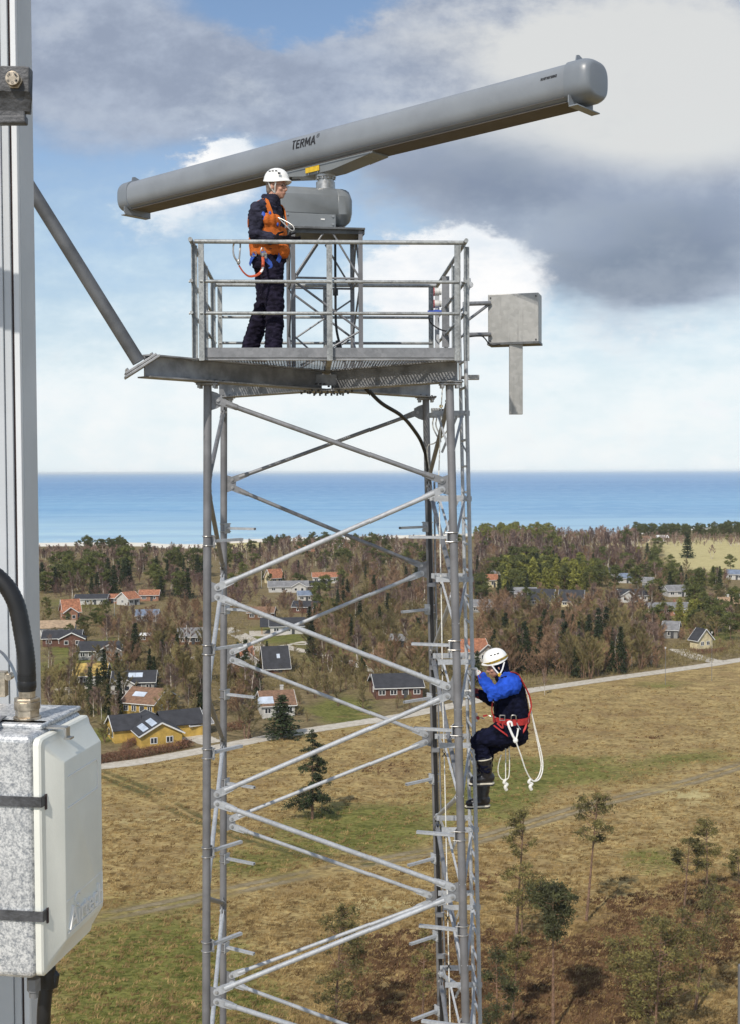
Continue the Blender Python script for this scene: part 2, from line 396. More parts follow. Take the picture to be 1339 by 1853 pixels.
def ground_material():
    m = bpy.data.materials.new('dry grass, heath and woodland floor'); m.use_nodes = True
    g = NT(m.node_tree); b = g.n['Principled BSDF']; b.inputs['Roughness'].default_value = 0.95; b.inputs['Specular IOR Level'].default_value = 0.1
    tc = g.new('ShaderNodeTexCoord'); v = tc.outputs['Object']
    at = g.new('ShaderNodeAttribute', attribute_name='cover'); sp = g.new('ShaderNodeSeparateColor'); g.l.new(at.outputs['Color'], sp.inputs[0])
    mp = g.new('ShaderNodeMapping'); mp.inputs['Rotation'].default_value = (0, 0, 0.35); mp.inputs['Scale'].default_value = (0.55, 1.0, 1.0); g.l.new(v, mp.inputs[0]); vs = mp.outputs[0]
    nl = g.noise(v, 0.045, 5, 0.6); nm = g.noise(vs, 0.40, 6, 0.68); nf = g.noise(vs, 2.3, 5, 0.7); nx = g.noise(v, 0.13, 5, 0.65)
    fine = g.m('MULTIPLY_ADD', nf, 0.6, g.m('MULTIPLY', nm, 0.45))
    tan = g.mix(g.sstep(fine, 0.40, 0.66), (0.160, 0.115, 0.048), (0.50, 0.375, 0.165))
    tan = g.mix(g.m('MULTIPLY', g.sstep(nx, 0.42, 0.68), 0.55), tan, (0.25, 0.168, 0.082))
    grn = g.mix(g.sstep(fine, 0.40, 0.65), (0.070, 0.082, 0.018), (0.205, 0.205, 0.055))
    heath = g.mix(g.sstep(fine, 0.38, 0.68), (0.080, 0.048, 0.023), (0.33, 0.22, 0.095))
    wood = g.mix(g.sstep(fine, 0.38, 0.66), (0.10, 0.080, 0.040), (0.28, 0.215, 0.115))
    pale = g.mix(g.sstep(fine, 0.35, 0.66), (0.34, 0.29, 0.13), (0.56, 0.49, 0.25))
    wob = g.m('MULTIPLY_ADD', g.m('SUBTRACT', nm, 0.5), 0.9, g.m('MULTIPLY_ADD', g.m('SUBTRACT', nl, 0.5), 0.9, g.m('MULTIPLY', g.m('SUBTRACT', nx, 0.5), 1.0)))
    at2 = g.new('ShaderNodeAttribute', attribute_name='cover2'); sp2 = g.new('ShaderNodeSeparateColor'); g.l.new(at2.outputs['Color'], sp2.inputs[0])
    c = g.mix(g.sstep(sp.outputs[2], 0.3, 0.7), tan, wood)
    c = g.mix(g.sstep(g.m('ADD', sp2.outputs[0], wob), 0.35, 0.8), c, pale)
    c = g.mix(g.m('MULTIPLY', g.sstep(g.m('ADD', sp.outputs[0], g.m('MULTIPLY', wob, 1.25)), 0.15, 0.95), 0.92), c, grn)
    c = g.mix(g.m('MULTIPLY', g.sstep(g.m('ADD', sp.outputs[1], g.m('MULTIPLY', wob, 1.9)), 0.20, 0.85), 0.9), c, heath)
    c = g.mix(g.sstep(sp2.outputs[1], 0.3, 0.8), c, (0.74, 0.70, 0.61))
    g.l.new(c, b.inputs['Base Color'])
    bn = g.new('ShaderNodeBump'); bn.inputs['Strength'].default_value = 0.9; bn.inputs['Distance'].default_value = 0.35
    g.l.new(fine, bn.inputs['Height']); g.l.new(bn.outputs[0], b.inputs['Normal'])
    return m
def build_ground():
    rows = [-150, 0, 60] + [90 + i*1.7 for i in range(0, 104)] + [268 + i*5 for i in range(0, 66)] + [600 + i*10 for i in range(0, 50)] + [1120 + 40*i for i in range(0, 9)]
    nc = 131; bm = bmesh.new()
    la = bm.verts.layers.float_color.new('cover'); lb = bm.verts.layers.float_color.new('cover2')
    grid = []
    for y in rows:
        row = []
        for j in range(nc):
            t = -1 + 2*j/(nc-1)
            w = 0.36*max(y, 60) + 14 if abs(t) < 0.97 else 0.36*max(y, 60) + 14 + 900
            x = t*w
            v = bm.verts.new((x, y, height(x, y)))
            px, py, _ = proj((x, max(y, 20), 0)) if y > 20 else (0, 4000, 1)
            gr = blobv(GREEN, px, py); he = blobv(HEATH, px, py); pl = blobv(PALE, px, py)
            wd = 0.0
            if 60 < y: wd = 1.0 if py < road_y(px) else 0.0
            sand = 0.0
            if y > 600:
                c = coast_y(x, y); sand = max(0, min(1, (y - (c - 62))/20.0))
            v[la] = (gr - 0.05, he, wd, 1); v[lb] = (pl, sand, 0, 1)
            row.append(v)
        grid.append(row)
    for a, b in zip(grid, grid[1:]):
        for j in range(nc-1):
            f = bm.faces.new([a[j], a[j+1], b[j+1], b[j]]); f.smooth = True
    me = bpy.data.meshes.new('ground'); bm.to_mesh(me); bm.free(); me.materials.append(ground_material())
    o = bpy.data.objects.new('ground', me); COL.objects.link(o); tag(o, kind='structure')
build_ground()
def build_sea():
    m = bpy.data.materials.new('sea water'); m.use_nodes = True
    g = NT(m.node_tree); b = g.n['Principled BSDF']; tc = g.new('ShaderNodeTexCoord'); v = tc.outputs['Object']
    sp = g.new('ShaderNodeSeparateXYZ'); g.l.new(v, sp.inputs[0])
    mp = g.new('ShaderNodeMapping'); mp.inputs['Scale'].default_value = (0.0016, 0.010, 1); g.l.new(v, mp.inputs[0])
    mp2 = g.new('ShaderNodeMapping'); mp2.inputs['Scale'].default_value = (0.00022, 0.0011, 1); g.l.new(v, mp2.inputs[0])
    mp3 = g.new('ShaderNodeMapping'); mp3.inputs['Scale'].default_value = (0.03, 0.016, 1); g.l.new(v, mp3.inputs[0])
    nz = g.noise(mp.outputs[0], 1.0, 6, 0.6); nz2 = g.noise(mp2.outputs[0], 1.0, 5, 0.55); nz3 = g.noise(mp3.outputs[0], 1.0, 5, 0.7)
    dep = g.m('ADD', sp.outputs[1], g.m('MULTIPLY', g.m('SUBTRACT', nz, 0.5), 500))
    c = g.mix(g.sstep(dep, 900, 1700), (0.42, 0.60, 0.68), (0.19, 0.40, 0.60))
    c = g.mix(g.sstep(dep, 1500, 3600), c, (0.075, 0.225, 0.46))
    c = g.mix(g.m('MULTIPLY', g.sstep(nz2, 0.4, 0.65), 0.45), c, (0.14, 0.33, 0.56))
    c = g.mix(g.m('MULTIPLY', g.sstep(nz, 0.40, 0.62), 0.28), c, (0.055, 0.19, 0.42))
    c = g.mix(g.m('MULTIPLY', g.sstep(nz3, 0.42, 0.68), 0.55), c, (0.29, 0.48, 0.65))
    g.l.new(c, b.inputs['Base Color']); b.inputs['Roughness'].default_value = 0.5; b.inputs['Specular IOR Level'].default_value = 0.3
    bn = g.new('ShaderNodeBump'); bn.inputs['Strength'].default_value = 0.5; bn.inputs['Distance'].default_value = 1.0
    g.l.new(nz3, bn.inputs['Height']); g.l.new(bn.outputs[0], b.inputs['Normal'])
    q = MB(); z = -0.35
    q.poly([(-60000, 700, z), (60000, 700, z), (60000, 70000, z), (-60000, 70000, z)])
    tag(q.done('sea', m, origin=(0, 0, z)), kind='structure')
    # breaking wave lines along the beach, thin sheets of foam
    fm = mat('sea foam', (0.75, 0.78, 0.78), 0.7, 0, 0.1, 0.3)
    f = MB()
    for k, off in enumerate((6, 16, 30, 48)):
        for i in range(150):
            px = -20 + i*9.3 + rnd.uniform(-3, 3)
            if rnd.random() < (0.15, .35, .55, .7)[k]: continue
            x0, x1 = px - 5, px + 5; d = interp(COAST, px) + off + rnd.uniform(-1.5, 1.5)
            a = Vector(((x0-CX)/F*d, d, z+0.03)); b = Vector(((x1-CX)/F*d, d + rnd.uniform(-2, 2), z+0.03)); w = rnd.uniform(0.5, 2.0)
            f.poly([a, b, b + Vector((0, w, 0)), a + Vector((0, w, 0))])
    tag(f.done('surf', fm), kind='stuff', label='white lines of surf breaking along the beach', cat='surf')
build_sea()
def strip_mat(name, col, col2, edge=0.75, cover=1.0, ruts=False):
    m = bpy.data.materials.new(name); m.use_nodes = True
    g = NT(m.node_tree); b = g.n['Principled BSDF']; b.inputs['Roughness'].default_value = 0.95; b.inputs['Specular IOR Level'].default_value = 0.1
    tc = g.new('ShaderNodeTexCoord'); v = tc.outputs['Object']
    at = g.new('ShaderNodeAttribute', attribute_name='across'); sp = g.new('ShaderNodeSeparateColor'); g.l.new(at.outputs['Color'], sp.inputs[0])
    n = g.noise(v, 0.8, 6, 0.7); n2 = g.noise(v, 0.12, 4, 0.6)
    g.l.new(g.mix(g.sstep(n, 0.35, 0.65), col, col2), b.inputs['Base Color'])
    d = g.m('ABSOLUTE', g.m('MULTIPLY_ADD', sp.outputs[0], 2.0, -1.0))      # 0 middle, 1 edge
    d = g.m('ADD', d, g.m('MULTIPLY', g.m('SUBTRACT', n, 0.5), 0.55))
    a = g.sstep(d, 1.0, edge)
    if ruts:
        a = g.m('MULTIPLY', a, g.sstep(d, 0.05, 0.35))
        a = g.m('MULTIPLY', a, g.sstep(n2, 0.30, 0.55))
    a = g.m('MULTIPLY', a, cover); g.l.new(a, b.inputs['Alpha'])
    return m
def strip(name, pts, width, material, dz=0.03, n=6):
    pts = catmull(pts, n); bm = bmesh.new(); la = bm.verts.layers.float_color.new('across'); prev = None
    for i, p in enumerate(pts):
        t = pts[min(i+1, len(pts)-1)] - pts[max(i-1, 0)]; s = Vector((t.y, -t.x, 0)).normalized()
        row = []
        for k in range(5):
            q = p + s*width*(k/4-0.5); v = bm.verts.new((q.x, q.y, height(q.x, q.y) + dz)); v[la] = (k/4, 0, 0, 1); row.append(v)
        if prev:
            for k in range(4): bm.faces.new([prev[k], prev[k+1], row[k+1], row[k]])
        prev = row
    me = bpy.data.meshes.new(name); bm.to_mesh(me); bm.free(); me.materials.append(material)
    o = bpy.data.objects.new(name, me); COL.objects.link(o); return tag(o, kind='structure')
mr = strip_mat('pale gravel road', (0.42, 0.38, 0.31), (0.56, 0.52, 0.45), 0.85)
mt = strip_mat('worn earth track', (0.24, 0.195, 0.12), (0.37, 0.31, 0.20), 0.55, 0.75, True)
mg = strip_mat('green wheel track', (0.10, 0.10, 0.04), (0.17, 0.15, 0.06), 0.5, 0.75, True)
strip('road', ROADW, 4.6, mr)
strip('track', TRACKW, 3.8, mt)
strip('track', TRACK2W, 4.0, mg, 0.035)
strip('path', [G(*p) for p in [(405,1136),(440,1152),(462,1168),(478,1176),(520,1169),(560,1163)]], 6.0, mr)
strip('path', [G(*p) for p in [(520,1172),(560,1180),(610,1190),(660,1208),(700,1222)]], 4.0, mr, 0.05)
strip('path', [G(*p) for p in [(452,1147),(490,1146),(530,1142)]], 12.0, mr, 0.06)
strip('path', [G(*p) for p in [(100,1247),(150,1244),(210,1236),(260,1232)]], 3.2, mr)
strip('path', [G(*p) for p in [(325,1338),(350,1333),(385,1345)]], 5.0, mr, 0.05)
strip('path', [G(*p) for p in [(1225,1176),(1262,1190),(1300,1198)]], 6.0, mr, 0.05)
strip('path', [G(*p) for p in [(300,1196),(340,1192),(380,1186)]], 3.0, mr, 0.05)

# ---------------------------------------------------------------- houses
def hm(name, col, var=0.1, scale=0.8, rough=0.85): return mat(name, col, rough, 0, var, scale)
WALLM = {'yellow': hm('ochre render', (0.50, 0.33, 0.075)), 'white': hm('white boards', (0.50, 0.49, 0.46), 0.04), 'brick': hm('red brick', (0.32, 0.16, 0.10)), 'grey': hm('grey boards', (0.25, 0.25, 0.24)),
         'dark': hm('dark stained boards', (0.055, 0.045, 0.04)), 'brown': hm('brown boards', (0.16, 0.085, 0.045)), 'cream': hm('cream boards', (0.60, 0.52, 0.33)), 'redbrown': hm('red brown boards', (0.13, 0.06, 0.042))}
ROOFM = {'black': hm('black felt roof', (0.035, 0.036, 0.042), 0.12), 'red': hm('orange red tiles', (0.32, 0.135, 0.072), 0.2, 1.5), 'brown': hm('brown tiles', (0.20, 0.115, 0.07), 0.15, 1.5), 'tan': hm('tan corrugated sheets', (0.36, 0.26, 0.17), 0.12, 1.0),
         'grey': hm('grey fibre cement', (0.20, 0.20, 0.205), 0.12), 'moss': hm('mossy yellow roof', (0.36, 0.25, 0.07), 0.3, 0.9), 'white': hm('white roof sheets', (0.66, 0.66, 0.64), 0.05), 'thatch': hm('thatch', (0.30, 0.20, 0.12), 0.18, 1.5), 'blue': hm('blue grey roof', (0.16, 0.20, 0.27), 0.1)}
M['trim'] = hm('white bargeboard paint', (0.70, 0.70, 0.68), 0.02)
M['pane'] = mat('window glass', (0.03, 0.035, 0.045), 0.08, 0, 0.2, 0.6, spec=0.8)
M['panel'] = mat('solar glass', (0.52, 0.58, 0.66), 0.15, 0, 0.08, 0.6, spec=0.8)
M['wood'] = mat('orange timber', (0.42, 0.20, 0.06), 0.7)
HOUSE_SPOTS = []
def house(name, label, px, py, Lpx, W, wh, rh, yaw, wall, roof, cat='house', trim='trim', win=3, gwin=1, chim=0, over=0.45, door=True, extra=None):
    """gabled house: centre of its footprint seen at (px, py); Lpx length of the ridge in photo pixels"""
    c = G(px, py); d = c.y; L = Lpx * d / F
    HOUSE_SPOTS.append((px, py, Lpx, (wh+rh)*F/d, c, max(L, W)/2))
    t = thing(name, (c.x, c.y, 0), label, cat)
    ca, sa = math.cos(R(yaw)), math.sin(R(yaw)); ex = Vector((ca, sa, 0)); ey = Vector((-sa, ca, 0)); ez = Vector((0, 0, 1))
    def T(x, y, z): return c + ex*x + ey*y + ez*z
    w = MB(); hl, hw = L/2, W/2
    w.prism([(-hw, -0.3), (hw, -0.3), (hw, wh), (0, wh+rh), (-hw, wh)], ey, ez, ex, T(-hl, 0, 0), L)
    w.done('wall', WALLM[wall], t)
    r = MB(); sl = rh/hw; th = 0.14
    for s in (-1, 1):
        e = hw + over; a = [T(-hl-over, 0, wh+rh+0.03), T(hl+over, 0, wh+rh+0.03), T(hl+over, s*e, wh-sl*over+0.03), T(-hl-over, s*e, wh-sl*over+0.03)]
        r.hull8(a + [p + ez*th for p in a])
    ro = r.done('roof', ROOFM[roof], t)
    if trim:
        for q in (-1, 1):
            g = MB()
            for s in (-1, 1):
                a = T(q*(hl+over+0.03), 0, wh+rh+0.06); b = T(q*(hl+over+0.03), s*(hw+over), wh-sl*over+0.06)
                g.bar(a, b, 0.06, 0.26)
            g.done('bargeboard', M[trim], t)
        for s in (-1, 1):
            f = MB(); f.bar(T(-hl-over, s*(hw+over+0.02), wh-sl*over+0.05), T(hl+over, s*(hw+over+0.02), wh-sl*over+0.05), 0.06, 0.16); f.done('fascia', M[trim], t)
    def window(cx, side, cz, ww, hh, gable=False):
        if gable: o, a, n = T(side*(hl+0.02), cx, cz), ey, ex*side
        else: o, a, n = T(cx, side*(hw+0.02), cz), ex, ey*side
        f = MB()
        for u in (-1, 0, 1): f.box(o + a*(u*ww/2), a*0.06, n*0.04, ez*(hh/2+0.06))
        for u in (-1, 1): f.box(o + ez*(u*hh/2), a*(ww/2-0.06), n*0.038, ez*0.06)
        fo = f.done('window', M['trim'], t)
        p = MB(); p.box(o, a*(ww/2), n*0.015, ez*(hh/2)); p.done('pane', M['pane'], fo)
    for k in range(win):
        cx = -hl + L*(k+0.5)/win
        window(cx, -1, wh*0.56, min(1.5, L/win*0.55), wh*0.42)
    for q in (-1, 1):
        for k in range(gwin): window((k-(gwin-1)/2)*W/(gwin+0.6), q, wh*0.55, min(1.2, W/(gwin+1)*0.6), 1.05, True)
    if door:
        dd = MB(); dd.box(T(hl*0.28, -(hw+0.03), 1.0), ex*0.45, ey*0.04, ez*1.0); dd.done('door', M['dark'] if wall != 'dark' else M['trim'], t)
    for k in range(chim):
        cm = MB(); cm.box(T(hl*(0.4-0.8*k), hw*0.12, wh+rh+0.2), ex*0.33, ey*0.33, ez*0.75); cm.box(T(hl*(0.4-0.8*k), hw*0.12, wh+rh+1.0), ex*0.4, ey*0.4, ez*0.06)
        cm.done('chimney', WALLM['white'] if chim > 1 or wall == 'white' else WALLM['brick'], ro)
    if extra: extra(t, ro, T, ex, ey, ez, L, W, wh, rh)
    return t
def skylights(nx, ny, x0, y0, dx, dy, sw, shh, side=-1, m='panel', nm='skylight'):
    def fn(t, ro, T, ex, ey, ez, L, W, wh, rh):
        sl = rh/(W/2); n = (ey*side*sl + ez).normalized(); dn = (ey*side - ez*sl).normalized()
        for i in range(nx):
            for j in range(ny):
                yy = (y0 + dy*j)*W/2; xx = (x0 + dx*i)*L/2
                b = MB(); b.box(T(xx, side*yy, wh + rh - sl*yy + 0.2), ex*sw/2, dn*shh/2, n*0.06); b.done(nm, M[m], ro)
    return fn
def wing(Lw, Ww, x, side, wall, roof, roofh=1.6, whf=1.0):
    """a lower wing at right angles to the ridge"""
    def fn(t, ro, T, ex, ey, ez, L, W, wh, rh):
        w = MB(); wh2 = wh*whf; y0 = side*(W/2-0.2); hw = Ww/2; x0 = x*L/2
        w.prism([(-hw, -0.3), (hw, -0.3), (hw, wh2), (0, wh2+roofh), (-hw, wh2)], ex, ez, ey*side, T(x0, y0, 0), Lw); w.done('wall', WALLM[wall], t)
        r = MB(); sl = roofh/hw
        for s in (-1, 1):
            e = hw+0.4; a = [T(x0, y0-side*W*0.25, wh2+roofh+0.05), T(x0, y0+side*(Lw+0.4), wh2+roofh+0.05), T(x0+s*e, y0+side*(Lw+0.4), wh2-sl*0.4+0.05), T(x0+s*e, y0-side*W*0.25, wh2-sl*0.4+0.05)]
            r.hull8(a + [p + ez*0.13 for p in a])
        r.done('roof', ROOFM[roof], t)
        g = MB()
        for s in (-1, 1): g.bar(T(x0, y0+side*(Lw+0.44), wh2+roofh+0.08), T(x0+s*(hw+0.4), y0+side*(Lw+0.44), wh2-sl*0.4+0.08), 0.06, 0.26)
        g.done('bargeboard', M['trim'], t)
        for s in (-1, 1):
            o = T(x0+s*hw*0.45, y0+side*(Lw+0.02), wh2*0.55)
            f = MB(); f.box(o, ex*0.6, ey*0.03, ez*0.6); fo = f.done('window', M['trim'], t)
            p = MB(); p.box(o + ey*side*0.035, ex*0.48, ey*0.015, ez*0.48); p.done('pane', M['pane'], fo)
    return fn
def both(*fs):
    def fn(*a):
        for f in fs: f(*a)
    return fn
def posts(t, ro, T, ex, ey, ez, L, W, wh, rh):
    for k in range(3):
        b = MB(); b.box(T(-L/2 - 2.6, (-1+k)*W*0.4, wh*0.5), ex*0.1, ey*0.1, ez*wh*0.5); b.done('post', M['wood'], t)
    r = MB(); sl = rh/(W/2)
    for s in (-1, 1):
        a = [T(-L/2-3.2, 0, wh+rh), T(-L/2-0.4, 0, wh+rh), T(-L/2-0.4, s*(W/2+.45), wh-sl*.45), T(-L/2-3.2, s*(W/2+.45), wh-sl*.45)]
        r.hull8(a + [p + ez*0.15 for p in a])
    r.done('porch_roof', ROOFM['black'], t)
H = house
H('brick_house', 'tall red tiled brick house with white bargeboards at far left beside the mast', 128, 1122, 30, 6.0, 3.4, 3.6, 25, 'brick', 'red', gwin=1, extra=wing(4, 4.5, -0.4, -1, 'brick', 'red'))
H('barn', 'long house with tan corrugated roof and white wall below it', 106, 1148, 60, 8, 2.6, 1.7, 8, 'white', 'tan', win=4, trim=None)
H('bungalow', 'black roofed bungalow with red brown front and white eaves by green lawn', 115, 1166, 66, 8, 2.4, 1.7, 8, 'redbrown', 'black', extra=wing(2.5, 7, 0.6, -1, 'redbrown', 'black', 1.7))
H('bungalow', 'grey bungalow with black roof, white tall windows and one white edged gable', 184, 1190, 74, 7, 2.5, 1.9, 5, 'grey', 'black', win=5, extra=wing(2.5, 6.5, 0.55, -1, 'grey', 'black', 1.9))
H('cottage', 'dark cottage under a mossy yellow roof', 167, 1234, 56, 9, 2.3, 2.1, 6, 'dark', 'moss', win=4, trim='trim')
H('villa', 'grey villa with black roof and white glazed roof dormer', 245, 1248, 74, 8, 2.5, 1.8, 6, 'grey', 'black', win=4, extra=both(wing(2, 5, -0.5, -1, 'white', 'black', 1.4), skylights(2, 1, -0.1, 0.45, 0.35, 0, 1.6, 1.8)))
H('yellow_house', 'yellow house under a brown tiled roof with one solar panel', 272, 1288, 66, 9.0, 2.7, 2.3, -22, 'yellow', 'brown', gwin=2, win=4, chim=0, extra=skylights(1, 1, -0.25, 0.5, 0, 0, 2.9, 1.5))
H('yellow_house', 'yellow house under a black roof with eight white rooflights beside the gravel road', 279, 1340, 120, 7.6, 2.5, 2.0, 114, 'yellow', 'black', win=0, gwin=2, door=False, extra=both(wing(3.6, 7.0, .62, 1, 'yellow', 'black', 2.0), wing(6.0, 7.0, .62, -1, 'yellow', 'black', 2.0), skylights(4, 2, -0.80, 0.30, 0.21, 0.42, 1.15, 1.15, 1)))
H('garage', 'grey roofed garage with white gable beside the yellow house with rooflights', 352, 1325, 40, 6, 2.2, 1.8, 35, 'dark', 'grey', win=1)
H('shed', 'small flat white roofed shed in reddish scrub', 261, 1160, 22, 4, 1.9, 0.4, 5, 'brown', 'white', 'shed', win=1, gwin=0, trim=None, door=False)
H('cottage', 'brown cottage with weathered grey roof left of the front tower leg', 345, 1163, 40, 7, 2.3, 2.0, 8, 'brown', 'grey', gwin=1)
H('bungalow', 'long low black roofed bungalow with white eaves in front of dark conifers', 168, 1092, 56, 8, 2.2, 1.3, 4, 'white', 'black', win=4)
H('cottage', 'small orange roofed cottage next to the long low bungalow', 203, 1090, 26, 7, 2.0, 1.2, 4, 'brick', 'red', win=2)
H('cottage', 'orange roofed cottage with white gable under dark conifers', 233, 1094, 26, 7, 2.6, 2.2, 50, 'white', 'red', win=2)
H('cottage', 'orange roofed cottage half hidden right of the dark conifers', 272, 1086, 34, 7, 2.4, 1.6, 4, 'brick', 'red', win=2)
H('bungalow', 'blue grey roofed bungalow behind the bare scrub', 268, 1122, 38, 7, 2.0, 1.5, 5, 'grey', 'blue', win=3)
H('cottage', 'steep orange roofed house with cream gable seen between the tower braces', 497, 1055, 26, 6, 2.8, 3.4, 35, 'cream', 'red', gwin=1, win=2)
H('bungalow', 'long grey roofed bungalow with small white gable beyond the tower', 522, 1070, 70, 8, 2.4, 1.9, 5, 'white', 'grey', win=4, extra=wing(2, 6, 0.55, -1, 'white', 'grey', 1.7))
H('pavilion', 'red roofed house behind a flat grey carport', 590, 1054, 46, 8, 2.8, 1.7, 4, 'white', 'red', win=4)
H('carport', 'flat dark roofed carport before the red roofed house', 578, 1064, 42, 6, 2.6, 0.4, 2, 'dark', 'black', 'carport', win=3, trim=None)
H('bungalow', 'white walled bungalow with blue grey roof seen in the middle of the tower', 552, 1087, 24, 6, 2.4, 1.4, 8, 'white', 'blue', win=2)
H('cottage', 'dark brown cottage under a low black roof behind the tower', 556, 1107, 44, 8, 2.2, 1.6, -8, 'redbrown', 'black', win=2)
H('cottage', 'brown roofed wooden cottage just right of the rear left tower leg', 475, 1119, 46, 7, 2.4, 1.5, -4, 'brown', 'brown', win=3)
H('bungalow', 'black roofed bungalow with orange timber porch by the gravel drive', 522, 1144, 64, 9, 2.5, 2.0, 5, 'white', 'black', win=3, extra=posts)
H('cottage', 'white cottage high among the trees near the shore', 612, 995, 16, 7, 2.8, 1.3, 4, 'white', 'white', win=2)
H('cottage', 'orange roofed cottage among bare trees near the shore', 552, 998, 36, 7, 2.4, 1.5, 4, 'brick', 'red', win=2)
H('cottage', 'orange roofed white house behind the rear left tower leg', 432, 1206, 48, 8, 2.6, 2.6, 12, 'white', 'red', win=2, extra=wing(2.5, 5, 0.5, -1, 'white', 'red', 2))
H('steep_house', 'dark house with very steep black roof and one skylight', 498, 1212, 44, 9, 1.3, 4.6, 12, 'redbrown', 'black', win=1, gwin=1, extra=skylights(1, 1, 0.2, 0.5, 0, 0, 0.8, 1.3, m='panel'))
H('cottage', 'brown roofed cottage with pale blue glazed lean-to behind two dark conifers', 500, 1290, 58, 9, 2.5, 2.1, 12, 'white', 'brown', win=3, chim=1, extra=skylights(1, 1, -0.75, 0.7, 0, 0, 3.2, 2.4))
H('cottage', 'dark brown house with black roof and white windows by the field edge', 716, 1257, 84, 9, 2.5, 2.2, 8, 'redbrown', 'black', win=4)
H('shed', 'weathered brown shed among scrub left of the rear right tower leg', 726, 1168, 36, 6, 1.9, 1.3, -12, 'brown', 'grey', 'shed', win=0, gwin=0, trim=None)
H('bungalow', 'white bungalow with black roof and glazed front above the bare wood', 1142, 1087, 48, 8, 2.5, 1.9, 5, 'white', 'black', win=4, extra=wing(2.2, 6, -0.6, -1, 'white', 'black', 1.8))
H('bungalow', 'dark grey roofed cottage beside yellow green conifers', 1096, 1042, 28, 7, 2.2, 1.6, 0, 'white', 'black', win=3)
H('bungalow', 'blue grey roofed house between the conifers on the right', 1136, 1054, 28, 8, 2.2, 1.8, -30, 'white', 'blue', win=2)
H('cottage', 'small white gabled house right of the blue grey roofed house', 1172, 1062, 18, 6, 2.4, 1.7, -20, 'white', 'grey', win=1)
H('steep_house', 'navy roofed house with white gable edge, left one of two', 980, 1094, 44, 9, 2.2, 3.6, -16, 'cream', 'black', win=2)
H('steep_house', 'navy roofed house with white gable edge, right one of two', 1034, 1096, 42, 9, 2.2, 3.6, -16, 'cream', 'black', win=2)
H('cottage', 'grey roofed cottage with white eaves left of the two navy roofs', 946, 1082, 44, 8, 2.2, 1.9, -8, 'grey', 'grey', win=3)
H('hut', 'tall narrow red roofed hut with cream walls', 888, 1062, 20, 6, 3.4, 2.0, 10, 'cream', 'red', win=1)
H('bungalow', 'white bungalow with grey roof at far right among conifers', 1222, 1078, 42, 8, 2.4, 1.8, 8, 'white', 'grey', win=3)
H('bungalow', 'low brick bungalow with grey roof and one chimney', 1206, 1112, 72, 9, 2.3, 1.8, 4, 'brick', 'grey', win=4, chim=1)
H('thatched_house', 'thatched brown house with white chimney at the right edge', 1328, 1114, 56, 10, 2.4, 3.8, -6, 'redbrown', 'thatch', win=2, chim=2)
H('cottage', 'small wooden cottage with steep white gable near the gravel road', 1268, 1172, 20, 5.5, 2.6, 2.8, 118, 'cream', 'black', win=2, gwin=2)
H('cottage', 'open grey shed roof behind a pine near the small wooden cottage', 1214, 1152, 26, 8, 2.6, 2.0, -20, 'grey', 'grey', win=1)
H('cottage', 'grey cottage with red ridge just right of the ladder', 876, 1106, 48, 8, 2.2, 1.9, -5, 'grey', 'grey', win=3)
H('cottage', 'red roofed white house seen through the ladder behind the climber', 846, 1192, 60, 8, 2.6, 2.6, 14, 'white', 'red', win=2, extra=wing(3, 5, 0.7, -1, 'white', 'red', 2))
H('greenhouse', 'pale blue roofed outbuilding at the right edge below the dry field', 1330, 1048, 28, 7, 2.6, 1.6, -25, 'white', 'blue', win=2)
H('cottage', 'far white cottage near the shore at right', 1197, 979, 18, 8, 2.6, 1.4, 0, 'white', 'white', win=2)
H('cottage', 'far brown roofed cottage near the shore at right', 1165, 981, 16, 8, 2.6, 1.6, 0, 'cream', 'brown', win=2)
H('cottage', 'small white cottage with dark roof amid bare trees left of centre', 893, 1048, 16, 7, 2.4, 1.6, 0, 'white', 'grey', win=1)

# ---------------------------------------------------------------- trees
M['bark'] = mat('pine bark', (0.17, 0.105, 0.07), 0.9, 0, 0.25, 6, objvar=0.15)
M['birch'] = mat('pale birch bark', (0.50, 0.46, 0.40), 0.85, 0, 0.25, 2.5, objvar=0.25)
M['twig'] = mat('bare purple brown twigs', (0.215, 0.148, 0.120), 0.9, 0, 0.2, 0.6, objvar=0.3)
M['twig2'] = mat('bare reddish twigs', (0.25, 0.160, 0.098), 0.9, 0, 0.2, 0.6, objvar=0.25)
M['twig3'] = mat('budding olive twigs', (0.185, 0.155, 0.066), 0.9, 0, 0.2, 0.6, objvar=0.25)
M['spruce'] = mat('spruce needles', (0.024, 0.038, 0.012), 0.85, 0, 0.35, 1.2, objvar=0.3)
M['pine'] = mat('pine needles', (0.098, 0.112, 0.030), 0.85, 0, 0.35, 1.0, objvar=0.25)
M['deeppine'] = mat('deep olive pine needles', (0.066, 0.070, 0.024), 0.85, 0, 0.35, 1.0, objvar=0.2)
M['fieldpine'] = mat('olive pine needles', (0.120, 0.108, 0.034), 0.85, 0, 0.35, 1.0, objvar=0.2)
M['gold'] = mat('golden green conifer needles', (0.21, 0.215, 0.045), 0.85, 0, 0.3, 1.0, objvar=0.25)
M['twig4'] = mat('dark purple twigs', (0.140, 0.092, 0.082), 0.9, 0, 0.2, 0.6, objvar=0.25)
M['hedge'] = mat('red brown hedge twigs', (0.19, 0.095, 0.06), 0.9, 0, 0.3, 1.5)
